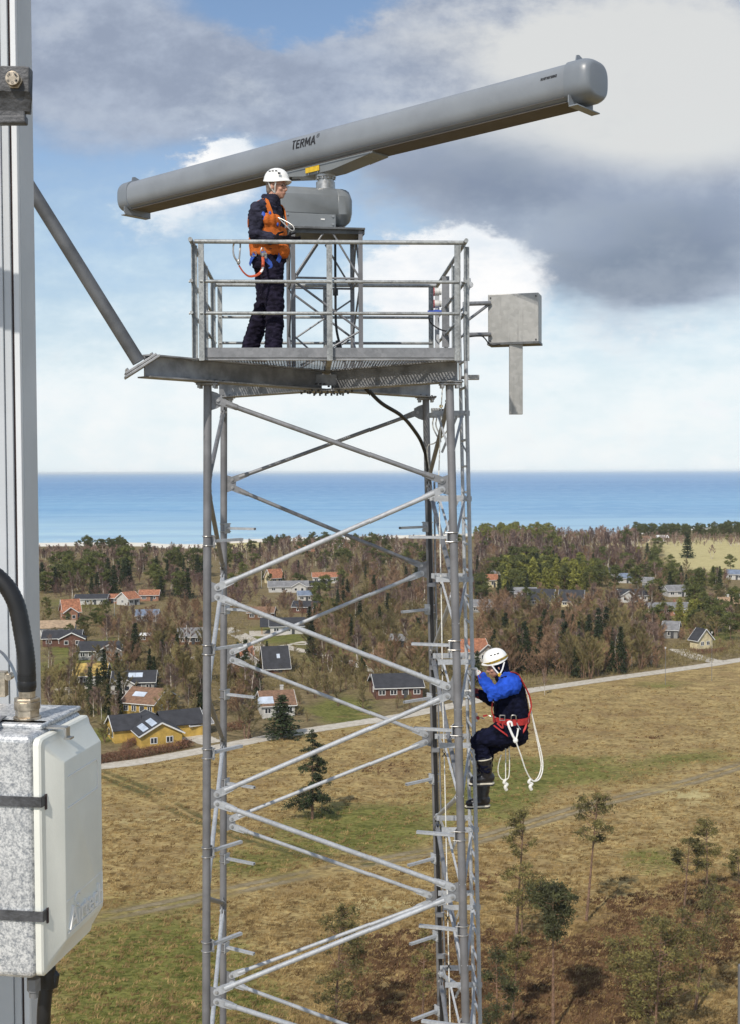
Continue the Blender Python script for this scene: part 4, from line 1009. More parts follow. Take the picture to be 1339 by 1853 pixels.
def brace(ka, za, kb, zb, dia, oa, ob, mat_='zinc'):
    """tubular diagonal with forked ends, pinned to gusset plates of two legs"""
    A, B = leg(ka, za), leg(kb, zb)
    hd = (Vector((B.x, B.y, 0)) - Vector((A.x, A.y, 0))).normalized(); n = hd.cross(ZV).normalized()
    if n.y > 0: n = -n
    pa = A + hd*.105 + ZV*oa; pb = B - hd*.105 + ZV*ob
    t = (pb - pa).normalized(); u = n.cross(t).normalized()
    g = MB(); g.tube([pa + t*.10, pb - t*.10], dia/2, 16)
    br = g.done('brace', M[mat_], tower, True)
    for p, q in ((pa, t), (pb, -t)):
        f = MB()
        for s in (-1, 1):
            o = p + n*s*.014; ol = [(.165, .030), (.06, .036)] + [(.036*math.cos(a), .036*math.sin(a)) for a in [math.pi/2 + i*math.pi/6 for i in range(7)]] + [(.06, -.036), (.165, -.030)]
            f.prism(ol, q, u, n, o - n*.005, .010)
        f.tube([p + q*.085, p + q*.20], dia/2 + .005, 16)
        f.done('fork', M[mat_ if mat_ == 'zinc' else 'zincd'], br)
        c = MB(); c.disc(p, n, .0175, .058, 12); c.disc(p, n, .011, .072, 8); c.done('pin', M['bolt'], br)
# gusset plates: one piece per leg
face_dir = lambda a, b: (Vector((leg(b,0).x, leg(b,0).y, 0)) - Vector((leg(a,0).x, leg(a,0).y, 0))).normalized()
for k, (fx, fy) in {'FL': ('FR','RL'), 'FR': ('FL','RR'), 'RL': ('RR','FL'), 'RR': ('RL','FR')}.items():
    for i, z in enumerate(ZN):
        g = MB()
        main = (k in ('FL','RR')) == (i % 2 == 0)
        d = face_dir(k, fx) if main else face_dir(k, fy); p = leg(k, z)
        lo, hi = (z-.055, z+.055) if i else (z-.03, z+.055)
        if i == 0: lo, hi = z-.075, z+.02
        gusset(g, p, d, CAMZ+lo, CAMZ+hi); g.done('gusset_plate', M['zincd'], tower)
for i in range(len(ZN)-1):
    za, zb = ZN[i], ZN[i+1]; o0 = -.048 if i else -.03; o1 = .048
    m_ = 'zincd' if i == 0 else 'zinc'
    if i % 2 == 0:
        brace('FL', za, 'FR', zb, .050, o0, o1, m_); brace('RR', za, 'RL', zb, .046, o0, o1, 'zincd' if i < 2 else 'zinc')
        brace('RL', za, 'FL', zb, .050, o0, o1, m_); brace('FR', za, 'RR', zb, .050, o0, o1, m_)
    else:
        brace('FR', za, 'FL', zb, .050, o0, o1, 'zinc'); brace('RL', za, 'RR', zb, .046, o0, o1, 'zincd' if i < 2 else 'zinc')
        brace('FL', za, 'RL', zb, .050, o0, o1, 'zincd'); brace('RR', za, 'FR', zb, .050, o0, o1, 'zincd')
# short channel arms clamped to the legs
centre = {k: None for k in _LEG}
def chan(b, p, d, L, slots=True):
    n = d.cross(ZV).normalized(); w, h, th = .042, .024, .004
    b.bar(p, p + d*L, w, th, ZV)                                    # web on top
    for s in (-1, 1): b.bar(p + n*s*(w/2-th/2) - ZV*h/2, p + d*L + n*s*(w/2-th/2) - ZV*h/2, th, h, ZV)
    for s in (-1, 1): b.bar(p + n*s*(w/2-.008) - ZV*h, p + d*L + n*s*(w/2-.008) - ZV*h, .012, th, ZV)
ARMZ = {'FL': [-.675, -1.755, -2.79, -3.775, -4.72, -5.70], 'RL': [-.66, -1.63, -2.66, -3.74, -4.66, -5.75], 'FR': [-.655, -1.74, -2.60, -3.66, -4.62, -5.6], 'RR': [-.66, -1.66, -2.74, -3.73, -4.71, -5.67, -6.6]}
for k, zs in ARMZ.items():
    other = {'FL':'RR','RR':'FL','FR':'RL','RL':'FR'}[k]
    for z in zs:
        p = leg(k, z); q = leg(other, z); d = (Vector((q.x, q.y, 0)) - Vector((p.x, p.y, 0))).normalized()
        if k in ('FR',): d = (d + Vector((-.6, -.25 - .12*z*0, 0))).normalized()
        if k in ('RR', 'RL'): d = (d + Vector((-.25 if k == 'RR' else .4, 0, 0))).normalized()
        n = d.cross(ZV).normalized()
        b = MB(); chan(b, p + d*(LR+.02), d, .40)
        ar = b.done('channel_arm', M['zinc'], tower)
        c = MB(); c.box(p + d*(LR+.014) - ZV*.012, d*.004, n*.05, ZV*.062); c.done('clamp_plate', M['zinc'], ar)
        c = MB()
        for dz in (.04, -.052):
            pts = [p + ZV*dz + (d*math.cos(a) + n*math.sin(a))*(LR+.006) for a in [math.pi/2 + i*math.pi/8 for i in range(9)]]
            c.tube([pts[0] + d*(LR+.03)] + pts + [pts[-1] + d*(LR+.03)], .005, 8)
        c.done('u_bolt', M['steel'], ar, True)

# ---------------------------------------------------------------- platform: diagonal beams, deck, toe boards, railings
FLZ, TOEZ, R1, R2, R3 = CAMZ+1.105, CAMZ+1.20, CAMZ+1.53, CAMZ+1.835, CAMZ+2.215
pFL, pFR, pRL, pRR = P(364, 648, 11.45), P(829, 648, 11.58), P(398, 683, 14.10), P(781, 683, 14.25)
for v in (pFL, pFR, pRL, pRR): v.z = FLZ
plat = thing('platform', ((pFL.x+pRR.x)/2, (pFL.y+pRR.y)/2, CAMZ+.86), 'railed steel platform with grating deck on top of the lattice tower', 'platform')
CT = (pFL + pFR + pRL + pRR)/4
BZ0, BZ1 = CAMZ+.885, CAMZ+1.10
def ibeam(b, p, q, z0, z1, w=.20, tf=.014, tw=.012):
    p = Vector((p.x, p.y, 0)); q = Vector((q.x, q.y, 0)); m = (z0+z1)/2
    b.bar(p + ZV*(z1-tf/2), q + ZV*(z1-tf/2), w, tf); b.bar(p + ZV*(z0+tf/2), q + ZV*(z0+tf/2), w, tf); b.bar(p + ZV*m, q + ZV*m, tw, z1-z0-2*tf)
ctr = Vector(((leg('FL',.9).x+leg('RR',.9).x+leg('FR',.9).x+leg('RL',.9).x)/4, (leg('FL',.9).y+leg('RR',.9).y+leg('FR',.9).y+leg('RL',.9).y)/4, 0))
ENDL = P(262, 668, 11.10)
for k, ext in (('FL', None), ('FR', .10), ('RL', .08), ('RR', .08)):
    p = leg(k, .9); d = Vector((p.x-ctr.x, p.y-ctr.y, 0)); L = d.length; d.normalize()
    e = ENDL if ext is None else p + d*ext
    s = ctr + d*.08
    b = MB(); ibeam(b, s, e, BZ0, BZ1)
    bo = b.done('beam', M['beam'], plat)
    c = MB(); n = d.cross(ZV)
    for t_ in (L-.16, L-.05, L+.05):
        q = ctr + d*t_
        for s_ in (-1, 1): c.disc(q + n*s_*.055 + ZV*(BZ0+.018), ZV, .012, .02, 6)
    for i in range(4): c.disc(ctr + d*(.16+.05*i) + n*.02*(-1)**i*4 + ZV*(BZ0-.012), ZV, .012, .03, 6)
    for i in range(3): c.disc(ctr + d*(.14 + .06*i) - n*(.1) + ZV*(BZ0+.06), n, .01, .02, 6)
    c.done('bolt', M['dark'], bo)
# splice plate in the middle and bolt row under it
b = MB(); b.box(ctr + ZV*(BZ0-.008), (.20, 0, 0), (0, .20, 0), (0, 0, .007)); b.box(ctr + ZV*(BZ1+.004-.012), (.16, 0, 0), (0, .16, 0), (0, 0, .004))
b.box(ctr + Vector((0, -.125, 0)) + ZV*((BZ0+BZ1)/2), (.115, 0, 0), (0, .006, 0), (0, 0, .06)); b.done('splice_plate', M['beam'], plat)
c = MB()
for i in range(12):
    c.disc(ctr + Vector((-.175 + .032*i, -.15 + (.3 if i % 2 else 0), 0)) + ZV*(BZ0-.028), ZV, .011, .034, 6)
c.done('bolt', M['dark'], plat)
# deck frame and grating
ins = lambda p, f: p + (CT - p)*f
b = MB()
for p, q in ((pFL, pFR), (pRL, pRR), (pFL, pRL), (pFR, pRR)): b.bar(ins(p, .03) + ZV*.0, ins(q, .03) + ZV*.0, .05, .05)
m1, m2 = (pFL+pFR)/2, (pRL+pRR)/2
b.bar(ins(m1, .05), ins(m2, .05), .05, .048)
b.done('deck_frame', M['beam'], plat)
b = MB(); nb = 84
for i in range(1, nb):
    t = i/nb; p, q = lerp(ins(pFL,.04), ins(pFR,.04), t), lerp(ins(pRL,.04), ins(pRR,.04), t); b.bar(p + ZV*.012, q + ZV*.012, .004, .026)
for i in range(1, 26):
    t = i/26; p, q = lerp(ins(pFL,.04), ins(pRL,.04), t), lerp(ins(pFR,.04), ins(pRR,.04), t); b.bar(p + ZV*.02, q + ZV*.02, .006, .006)
b.done('grating', M['zincd'], plat)
def toe(p, q):
    b = MB(); d = (q - p).normalized(); b.bar(p + ZV*.048, q + ZV*.048, .006, .094); b.done('toe_board', M['zincd'], plat)

# railings
def post(b, p, w=.055, z1=R3): b.abox((p.x-w/2, p.y-.005, FLZ-.02), (p.x+w/2, p.y+.005, z1)); b.abox((p.x-w/2, p.y+.0052, FLZ-.02), (p.x-w/2+.008, p.y+.05, z1-.01))
def rail_panel(p, q, ts, ends, label_, over=.05, side=False):
    rp = bpy.data.objects.new('railing', None); COL.objects.link(rp); rp.parent = plat; rp.location = Vector((p.x, p.y, FLZ)) - plat.location
    d = (q - p).normalized(); n = d.cross(ZV).normalized()
    for t in ts:
        c = lerp(p, q, t); b = MB()
        b.box(Vector((c.x, c.y, (FLZ-.03+R3-.012)/2)), d*.0275, n*.005, ZV*((R3-.012-FLZ+.03)/2))
        b.box(Vector((c.x, c.y, (FLZ-.03+R3-.03)/2)) + n*.027 + d*.0235, d*.004, n*.0218, ZV*((R3-.03-FLZ+.03)/2))
        b.done('post', M['spangle'], rp)
    for z, r_, o_ in ((R3, .021, over), (R2, .0165, 0), (R1, .0165, 0)):
        b = MB(); b.tube([p - d*o_ + ZV*(z-p.z), q + d*o_ + ZV*(z-q.z)], r_, 14); b.done('rail', M['spangle'], rp, True)
    bb = MB()
    for t in ts:
        c = lerp(p, q, t)
        for z in (R1, R2): bb.disc(Vector((c.x, c.y, z)) - n*.026, n, .011, .012, 8)
    bb.done('bolt', M['bolt'], rp)
rail_panel(pFL, pFR, (0.005, .5, .995), None, 'front')
rail_panel(pRL, pRR, (0.005, .5, .995), None, 'rear')
oL = Vector((-.075, 0, 0)); oR = Vector((.065, 0, 0))
rail_panel(pFL + oL + Vector((0,-.06,0)), pRL + oL*.6, (.03, .45, .80), None, 'left', .06)
rail_panel(pFR + oR + Vector((0,-.06,0)), pRR + oR, (.03, .42, .72), None, 'right', .06)
toe(pFL + Vector((.03,.008,0)), pFR + Vector((-.03,.008,0))); toe(pRL, pRR); toe(pFL + Vector((-.01,.05,0)), pRL + Vector((-.01,-.05,0))); toe(pFR + Vector((.01,.05,0)), pRR + Vector((.01,-.05,0)))
# inclined end plate of the long beam and the strut bolted to it
strut = thing('strut', (ENDL.x, ENDL.y, CAMZ+1.0), 'thick grey tube strut running down from the mast to the long platform beam', 'strut')
sa, sb = P(252, 655, 11.06), P(20, 283, 10.75)
sdir = (sb - sa).normalized()
b = MB(); b.tube([sa, sb + sdir*3.0], .062, 24); b.done('tube', M['strut'], strut, True)
nn = Vector((-.63, -.78, 0)); dd_ = (P(262, 668, 11.1) - P(262, 668, 11.1))
b = MB(); pc = P(258, 664, 11.08); u_ = (P(293, 643, 11.12) - P(230, 683, 11.05)).normalized(); w_ = sdir.cross(u_).normalized()
pn = u_.cross(w_).normalized()
for off in (0, .026): b.box(pc + pn*(off if pn.dot(sdir) > 0 else -off), u_*(.19 - off*.8), w_*.11, pn*.011)
b.done('end_plate', M['beam'], strut, bevel=.004)
c = MB(); sg = 1 if pn.dot(sdir) > 0 else -1
for su in (-1, 1):
    for sw in (-1, 1): c.disc(pc + u_*su*.135 + w_*sw*.075 + pn*sg*.045, pn, .016, .03, 6)
c.done('bolt', M['bolt'], strut)

# ---------------------------------------------------------------- radar: pedestal, drive unit, rotating antenna
PT = CAMZ + 2.60
px0, px1 = P(531, 437, 12.75), P(653, 437, 12.85)
ax = (Vector((px1.x, px1.y, 0)) - Vector((px0.x, px0.y, 0))); wd = ax.length; ax.normalize(); ay = ZV.cross(ax)
ped = thing('radar_pedestal', (px0.x + ax.x*wd/2 + ay.x*.36, px0.y + ax.y*wd/2 + ay.y*.36, FLZ+.03), 'braced steel lattice pedestal under the radar on the platform', 'pedestal')
def pp(u, v, z): return Vector((px0.x, px0.y, z)) + ax*u*wd + ay*v*.72
b = MB(); b.box(pp(.5, .5, PT+.012), ax*(wd/2+.045), ay*.42, ZV*.010); b.box(pp(.5, -.02, PT-.018), ax*(wd/2+.045), ay*.006, ZV*.022); b.box(pp(1.05,.5,PT-.018), ax*.006, ay*.40, ZV*.022); b.box(pp(-.05,.5,PT-.018), ax*.006, ay*.40, ZV*.022)
b.done('top_plate', M['darkrail'], ped)
for u in (0, 1):
    for v in (0, 1):
        b = MB(); b.bar(pp(u, v, FLZ+.03), pp(u, v, PT), .05, .05, ax) if False else b.box(pp(u, v, (FLZ+.03+PT)/2), ax*.022, ay*.022, ZV*((PT-FLZ-.03)/2)); b.done('leg', M['leg'], ped)
zz = [FLZ+.05, FLZ+.50, FLZ+.98, PT-.02]
b = MB()
rod = lambda p, q, r=.011: b.tube([p, q], r, 8)
for v in (0, 1):
    rod(pp(0,v,FLZ+.97), pp(.46,v,PT-.02)); rod(pp(1,v,FLZ+.97), pp(.58,v,PT-.02))
    rod(pp(0,v,FLZ+.98), pp(1,v,FLZ+.98), .012)
    rod(pp(0,v,FLZ+.95), pp(1,v,FLZ+.42), .013); rod(pp(1,v,FLZ+.42), pp(0.1,v,FLZ+.04)); rod(pp(0,v,FLZ+.36), pp(1,v,FLZ+.86) if v else pp(.5,v,FLZ+.04), .010)
for u in (0, 1):
    rod(pp(u,0,FLZ+.97), pp(u,.5,PT-.02)); rod(pp(u,1,FLZ+.97), pp(u,.5,PT-.02)); rod(pp(u,0,FLZ+.98), pp(u,1,FLZ+.98), .012)
    rod(pp(u,0,FLZ+.95), pp(u,1,FLZ+.42)); rod(pp(u,1,FLZ+.42), pp(u,0.1,FLZ+.04))
b.done('bracing', M['zincd'], ped, True)
b = MB(); b.tube(catmull([pp(.69,.6,PT), pp(.69,.6,FLZ+.9), pp(.70,.6,FLZ+.5), pp(.78,.6,FLZ+.25), pp(.86,.6,FLZ+.03)]), .014, 8)
b.tube([pp(.69,.6,FLZ+.86), pp(.69,.6,FLZ+.93)], .03, 8); b.tube([pp(.735,.6,FLZ+.28), pp(.72,.6,FLZ+.36)], .026, 8)
tag(b.done('cable', M['black'], None, True), 'black cable hanging down inside the radar pedestal', 'cable')
# drive unit
du = thing('radar_drive', (pp(.5,.5,PT+.03)), 'grey rounded motor housing with bolted base box under the antenna', 'radar drive')
hA, hB = P(508, 368, 12.75), P(644, 368, 12.95)
hx = Vector((hB.x-hA.x, hB.y-hA.y, 0)); hl = hx.length; hx.normalize(); hy = ZV.cross(hx); hz0 = Vector((hA.x, hA.y, 0)) + hy*.22
zc_, hh_ = CAMZ+2.90, .195
prof = []
for a, r_, cx_, cz_ in ((0, .10, .30, .10),):
    pass
def rrect(w, h, rc, n=5):
    o = []
    for cx_, cz_, a0 in ((w-rc, h-rc, 0), (-w+rc, h-rc, 90), (-w+rc, -h+rc, 180), (w-rc, -h+rc, 270)):
        for i in range(n+1): a = R(a0 + 90*i/n); o.append((cx_ + rc*math.cos(a), cz_ + rc*math.sin(a)))
    return o
ol = rrect(.30, hh_, .095, 1)
b = MB()
def ring(u, sx, sz): return [hz0 + hx*u + hy*(p[0]*sx+.1) + ZV*(zc_ + p[1]*sz) for p in ol]
b.loft([ring(.0,.9,.9), ring(.02,1,1), ring(hl-.19,1,1), ring(hl-.187,.992,.992), ring(hl-.183,.992,.992), ring(hl-.18,1,1), ring(hl-.12,.995,.995), ring(hl-.075,.96,.955), ring(hl-.04,.88,.87), ring(hl-.015,.74,.70), ring(hl-.003,.55,.50), ring(hl,.35,.30)])
b.done('housing', M['housing'], du, True)
b = MB(); b.box(hz0 + hx*(hl-.20-.30) + hy*.08 + ZV*(CAMZ+2.705), hx*.285, hy*.28, ZV*.088)
bs = b.done('base_box', M['housing'], du, bevel=.006)
c = MB()
for u in (-.25, .25):
    for z in (.065, -.02): c.disc(hz0 + hx*(hl-.50+u) + hy*(.08-.285) + ZV*(CAMZ+2.705+z), hy, .012, .012, 8)
for i in range(5): c.disc(hz0 + hx*(hl-.50-.18+.11*i) + hy*(.08-.285) + ZV*(CAMZ+2.645), hy, .009, .010, 8)
c.done('screw', M['steel'], bs)
b = MB(); b.box(hz0 + hx*(hl-.36) + hy*(.08-.283) + ZV*(CAMZ+2.735), hx*.022, hy*.002, ZV*.008); b.done('scratch', M['white'], bs)
nk = P(590, 330, 13.10)
b = MB()
for z0, z1, r_ in ((3.07, 3.185, .105), (3.185, 3.215, .085), (3.215, 3.235, .095), (3.235, 3.262, .115)):
    b.tube([Vector((nk.x, nk.y, CAMZ+z0)), Vector((nk.x, nk.y, CAMZ+z1))], r_, 28)
for i in range(10): a = i*.628; b.disc(Vector((nk.x + .10*math.cos(a), nk.y + .10*math.sin(a), CAMZ+3.225)), ZV, .010, .03, 6)
b.done('neck_flange', M['steel'], du, True)
# rotating array
AZ = CAMZ + 3.545
eR, eL = P(1083, 160, 10.78), P(232, 357, 15.45)
for v in (eR, eL): v.z = AZ
aa = (eR - eL); AL = aa.length; aa.normalize(); an = Vector((aa.y, -aa.x, 0)).normalized()
if an.y > 0: an = -an
mid = (eR + eL)/2
ant = thing('radar_antenna', (nk.x, nk.y, CAMZ+3.25), 'long grey radar antenna bar tilting up to the right across the sky', 'antenna')
W2, H2 = .205, .190
def aprof(n=44):
    """rounded section: u towards the photographer, v up; flat strip underneath"""
    o = []
    for i in range(n):
        a = 2*math.pi*i/n; e = 2/2.5
        u = W2*math.copysign(abs(math.cos(a))**e, math.cos(a)); v = H2*math.copysign(abs(math.sin(a))**e, math.sin(a))
        o.append((u, max(v, -H2*.93)))
    return o
AP = aprof()
AP2 = [(W2*math.copysign(abs(math.cos(a))**(2/2.9), math.cos(a)), H2*math.copysign(abs(math.sin(a))**(2/2.9), math.sin(a))) for a in [2*math.pi*i/48 for i in range(48)]]
def ar2(s, k=1.0): return [eL + aa*s + an*(u*k) + ZV*(v*k) for u, v in AP2]
def ar(s, k=1.0, kv=None): return [eL + aa*s + an*(u*k) + ZV*(v*(kv or k)) for u, v in AP]
b = MB(); b.loft([ar(.24, .995), ar(AL-.24, .995)], cap=False); b.done('array_body', M['radar'], ant, True)
b = MB(); b.box(eL + aa*AL/2 - ZV*(H2*.93+.004) - an*.015, aa*(AL/2-.25), an*.145, ZV*.004); b.box(eL + aa*AL/2 - ZV*(H2*.80) + an*(W2*.885), aa*(AL/2-.25), an*.004, ZV*.003); b.done('underside_strip', M['radard'], ant)
for s0, sg in ((0, 1), (AL, -1)):
    b = MB(); st = lambda x: s0 + sg*x
    b.loft([ar2(st(x), k) for x, k in ((0, .70), (.004, .78), (.014, .86), (.032, .925), (.06, .98), (.09, 1.015), (.235, 1.03), (.245, 1.03), (.25, .98))]); b.done('end_cap', M['capgrey'], ant, True)
    c0 = eL + aa*st(.19); f = MB()
    f.prism([(-.21, -H2-.055), (.185, -H2-.055), (.205, -H2-.02), (.205, -H2+.045), (-.21, -H2+.045)], an, ZV, aa*sg, c0, .010)
    f.box(c0 + aa*sg*(-.035) - ZV*(H2+.052) - an*.005, aa*.045, an*.195, ZV*.005)
    f.done('end_bracket', M['radar'], ant); f = MB()
    f.prism([(.10, H2-.06), (.07, H2+.055), (.03, H2+.065), (-.20, H2-.01), (-.215, H2-.08)], an, ZV, aa*sg, c0, .010)
    f.done('end_fin', M['radar'], ant)
# yoke
ym = Vector((nk.x, nk.y, 0)); zt = AZ - H2*.93 - .008
b = MB()
def yo(u, v, z): return ym + aa*u + an*v + ZV*z
tp = [yo(-.72,-.12,zt), yo(.80,-.12,zt), yo(.80,.14,zt), yo(-.72,.14,zt)]
md = [yo(-.72,-.12,zt-.022), yo(.80,-.12,zt-.022), yo(.80,.14,zt-.022), yo(-.72,.14,zt-.022)]
bt = [yo(-.20,-.11,CAMZ+3.262), yo(.20,-.11,CAMZ+3.262), yo(.20,.13,CAMZ+3.262), yo(-.20,.13,CAMZ+3.262)]
b.loft([tp, md, bt]); y_ = b.done('yoke', M['housing'], ant, bevel=.003)
b = MB(); q = yo(-.06, .146, CAMZ+3.315); fn_ = an
b.box(q, aa*.105, an*.003, ZV*.030); b.done('warning_label', M['yellow'], y_)
c = MB()
for i in range(3): c.disc(yo(.70, -.06+.08*i, zt-.028), ZV, .012, .014, 8)
for i in range(2): c.disc(yo(-.12+.14*i, .142, CAMZ+3.272), an, .008, .01, 8)
c.done('bolt', M['steel'], y_)
b = MB(); hp = P(521, 326, 13.4); b.tube([hp, yo(-.3, .1, CAMZ+3.25)], .008, 8); b.disc(hp, aa, .022, .03, 8); b.disc(hp + aa*.05, aa, .018, .02, 8); b.done('interlock', M['dark'], y_)
# lettering wrapped onto the array body
arc = [0.0]; vis = [p for p in AP]
def prof_at(l):
    """point of the section at arc length l above the middle of the side that faces the photographer"""
    best = Vector((W2, 0)); a = 0.0; e = 2/2.5; L_ = 0; prev = Vector((W2, 0)); stp = .01 if l >= 0 else -.01
    while L_ < abs(l):
        a += stp; cu = Vector((W2*abs(math.cos(a))**e, H2*math.copysign(abs(math.sin(a))**e, math.sin(a)))); L_ += (cu-prev).length; prev = cu
    return prev
def on_array(s0, l0):
    def fn(x, y):
        p = prof_at(l0 + y); n_ = Vector((p.x/W2**2, p.y/H2**2)).normalized()
        return eL + aa*(s0 + x) + an*(p.x*.995 + n_.x*.003) + ZV*(p.y*.995 + n_.y*.003)
    return fn
def s_at(px):
    lo, hi = 0, AL
    for _ in range(40):
        m_ = (lo+hi)/2
        if proj(eL + aa*m_ + an*W2)[0] < px: lo = m_
        else: hi = m_
    return lo
s1, s2 = s_at(528.5), s_at(571.5)
b = MB()
GL = {'T': [[(0,1),(1,1)], [(.5,.93),(.5,0)]], 'E': [[(.14,0),(.14,1)], [(.2,.93),(1,.93)], [(.2,.5),(.9,.5)], [(.2,.07),(1,.07)]],
      'R': [[(.14,0),(.14,1)], [(.2,.93),(.7,.93),(.86,.82),(.86,.62),(.7,.5),(.2,.5)], [(.5,.5),(.92,0)]],
      'M': [[(.10,0),(.10,1)], [(.12,1),(.5,.25),(.88,1)], [(.90,1),(.90,0)]], 'A': [[(.06,0),(.5,1),(.94,0)], [(.22,.30),(.78,.30)]]}
xg = 0.0; fa_ = on_array(s1, .008); hh2 = .098; ww = (s2 - s1)
adv = {'T': .175, 'E': .165, 'R': .180, 'M': .235, 'A': .20}; gapw = .012
for ch in 'TERMA':
    wch = (adv[ch] - gapw*2.2)*ww*1.03; tk = .0095
    for ln_ in GL[ch]:
        pts2 = [Vector((xg + p[0]*wch, p[1]*hh2)) for p in ln_]
        for i_, (p_, q_) in enumerate(zip(pts2, pts2[1:])):
            dv = (q_ - p_).normalized(); pr = Vector((-dv.y, dv.x))*tk; e_ = dv*(tk*.5 if len(pts2) > 2 else 0)
            for k_ in range(3):
                a_, b_ = lerp(p_ - e_, q_ + e_, k_/3), lerp(p_ - e_, q_ + e_, (k_+1)/3)
                b.poly([fa_(a_.x+pr.x, a_.y+pr.y), fa_(b_.x+pr.x, b_.y+pr.y), fa_(b_.x-pr.x, b_.y-pr.y), fa_(a_.x-pr.x, a_.y-pr.y)])
    xg += adv[ch]*ww*1.07
s3 = s_at(572); s4 = s_at(577.5)
add_text(b, '®', .075, on_array(s3, .070), width=s4-s3)
b.done('lettering', M['ink'], ant)
s1, s2 = s_at(977), s_at(1006)
b = MB(); add_text(b, 'DO NOT PAINT SURFACE', .032, on_array(s1, .045), bold=.002, width=s2-s1); b.done('small_lettering', M['ink'], ant)

# ---------------------------------------------------------------- ladder on the right face
def stile_pt(which, zr):
    a, b_ = ((P(843, 700, 12.35), P(868, 1850, 12.50)), (P(832.5, 700, 12.78), P(857, 1850, 12.93)))[which]
    return line_z(a, b_, CAMZ + zr)
lad = thing('ladder', stile_pt(0, -CAMZ), 'galvanised ladder running up the right side of the lattice tower', 'ladder')
for w in (0, 1):
    b = MB(); b.tube([stile_pt(w, -CAMZ), stile_pt(w, -10), stile_pt(w, -3), stile_pt(w, 1.75)], .021 if w == 0 else .019, 14); b.done('stile', M['zinc'], lad, True)
for i in range(60):
    z = 1.70 - i*.275
    if z < -8.2: break
    b = MB(); b.tube([stile_pt(0, z), stile_pt(1, z)], .0135, 10); b.done('rung', M['zinc'], lad, True)
b = MB()
# light zig-zag stiffeners are seen between the two stiles
for i in range(26):
    z = .55 - i*.275
    if i % 3 == 1: b.tube([stile_pt(0, z-.10), stile_pt(1, z+.02)], .010, 8)
b.done('stiffener', M['zinc'], lad, True)
for i, z in enumerate([.60, -.29, -1.13, -1.995, -2.87, -3.76, -4.58, -5.4, -6.2]):
    b = MB(); fr, rr_ = leg('FR', z), leg('RR', z)
    for w in (0, 1):
        s = stile_pt(w, z); tgt = lerp(fr, rr_, .18 if w == 0 else .34); tgt.z = s.z
        dirn = (Vector((tgt.x, tgt.y, s.z)) - s); dirn = Vector((-1, 0, 0)); L = .36
        b.bar(s + Vector((.03, 0, 0)), s + dirn*L, .006, .055); 
        for q in (.0, -.045): b.disc(s + Vector((q-.015, -.008, 0)), Vector((0,1,0)), .012, .018, 8)
        q_ = leg('FR', z-.40) if w == 0 else lerp(leg('FR', z-.40), leg('RR', z-.40), .42); b.bar(s + Vector((-.05, .006, -.02)), Vector((q_.x + .02, q_.y - (.03 if w == 0 else 0), q_.z)), .006, .026, Vector((1,0,0)))
        if w == 0: q_ = leg('FR', z-.40); b.bar(s + Vector((-.30, .006, -.02)), Vector((q_.x - .02, q_.y - .03, q_.z)), .006, .022, Vector((1,0,0)))
    b.bar(stile_pt(0, z) + Vector((-.33,0,0)), stile_pt(1, z) + Vector((-.33,0,0)), .006, .05)
    b.done('wall_bracket', M['zinc'], lad)
# safety line with ties, cables down the rear leg
def cable(name, pts, r_, m_, label, cat='cable', n=8, extra=None):
    b = MB(); b.tube(catmull(pts, n), r_, 10)
    if extra: extra(b)
    return tag(b.done(name, M[m_], None, True), label, cat)
ropez = [(800, 696), (797, 745), (793, 860), (795, 960), (798, 1100), (800, 1250), (803, 1365), (806, 1500), (809, 1640), (811, 1740), (814, 1870), (817, 2000)]
rp = thing('safety_line', P(817, 2000, 12.6), 'thin white safety line hanging inside the ladder brackets', 'rope')
b = MB(); b.tube([P(x, y, 12.62) for x, y in ropez], .0062, 8); b.done('line', M['rope'], rp, True)
b = MB()
for y in (747, 906, 1059, 1217, 1364, 1511, 1661, 1748):
    c_ = P(interp([(q[1], q[0]) for q in ropez], y), y, 12.60)
    for s in (-1, 1): b.bar(c_ + Vector((-.022, 0, -.034*s)), c_ + Vector((.022, 0, .034*s)), .008, .008)
b.done('tie', M['black'], rp)
def rrz(y, dx=0, dd=-.06):
    q = leg('RR', 0); a = P(interp([(720, 769.5), (1850, 797)], y) + dx, y, interp([(700, 14.3), (1850, 14.6)], y) + dd); return a
cable('power_cable', [P(663, 704, 13.0), P(690, 730, 13.2), P(725, 752, 13.5), P(748, 778, 13.9), P(764, 806, 14.15), rrz(850, 1), rrz(960, 1), rrz(1200, 1), rrz(1500, 1), rrz(1850, 1), rrz(2100, 1)], .022, 'black', 'thick black cable from under the platform down the rear right tower leg')
cable('conduit', [rrz(872, 12), rrz(1000, 10), rrz(1300, 9), rrz(1600, 9), rrz(1850, 9), rrz(2100, 9)], .012, 'zincd', 'thin grey conduit beside the thick black cable')
cable('wire', [P(811, 775, 13.2), P(800, 790, 13.6), P(785, 802, 14.0), P(772, 812, 14.1), rrz(870, 6), rrz(920, 8)], .007, 'socket', 'thin pale wire looping from the junction box to the rear right leg')
cl = MB()
for y in (1058, 1208, 1357, 1508, 1655, 1730):
    c_ = rrz(y, 2, -.1); cl.box(c_, (.045, 0, 0), (0, .03, 0), (0, 0, .022)); h_ = [c_ + Vector((.05+.03*math.cos(a), 0, .02*math.sin(a)+.01)) for a in [i*.5 for i in range(8)]]; cl.tube(h_, .006, 6)
tag(cl.done('cable_clamp', M['zincd'], tower), None)
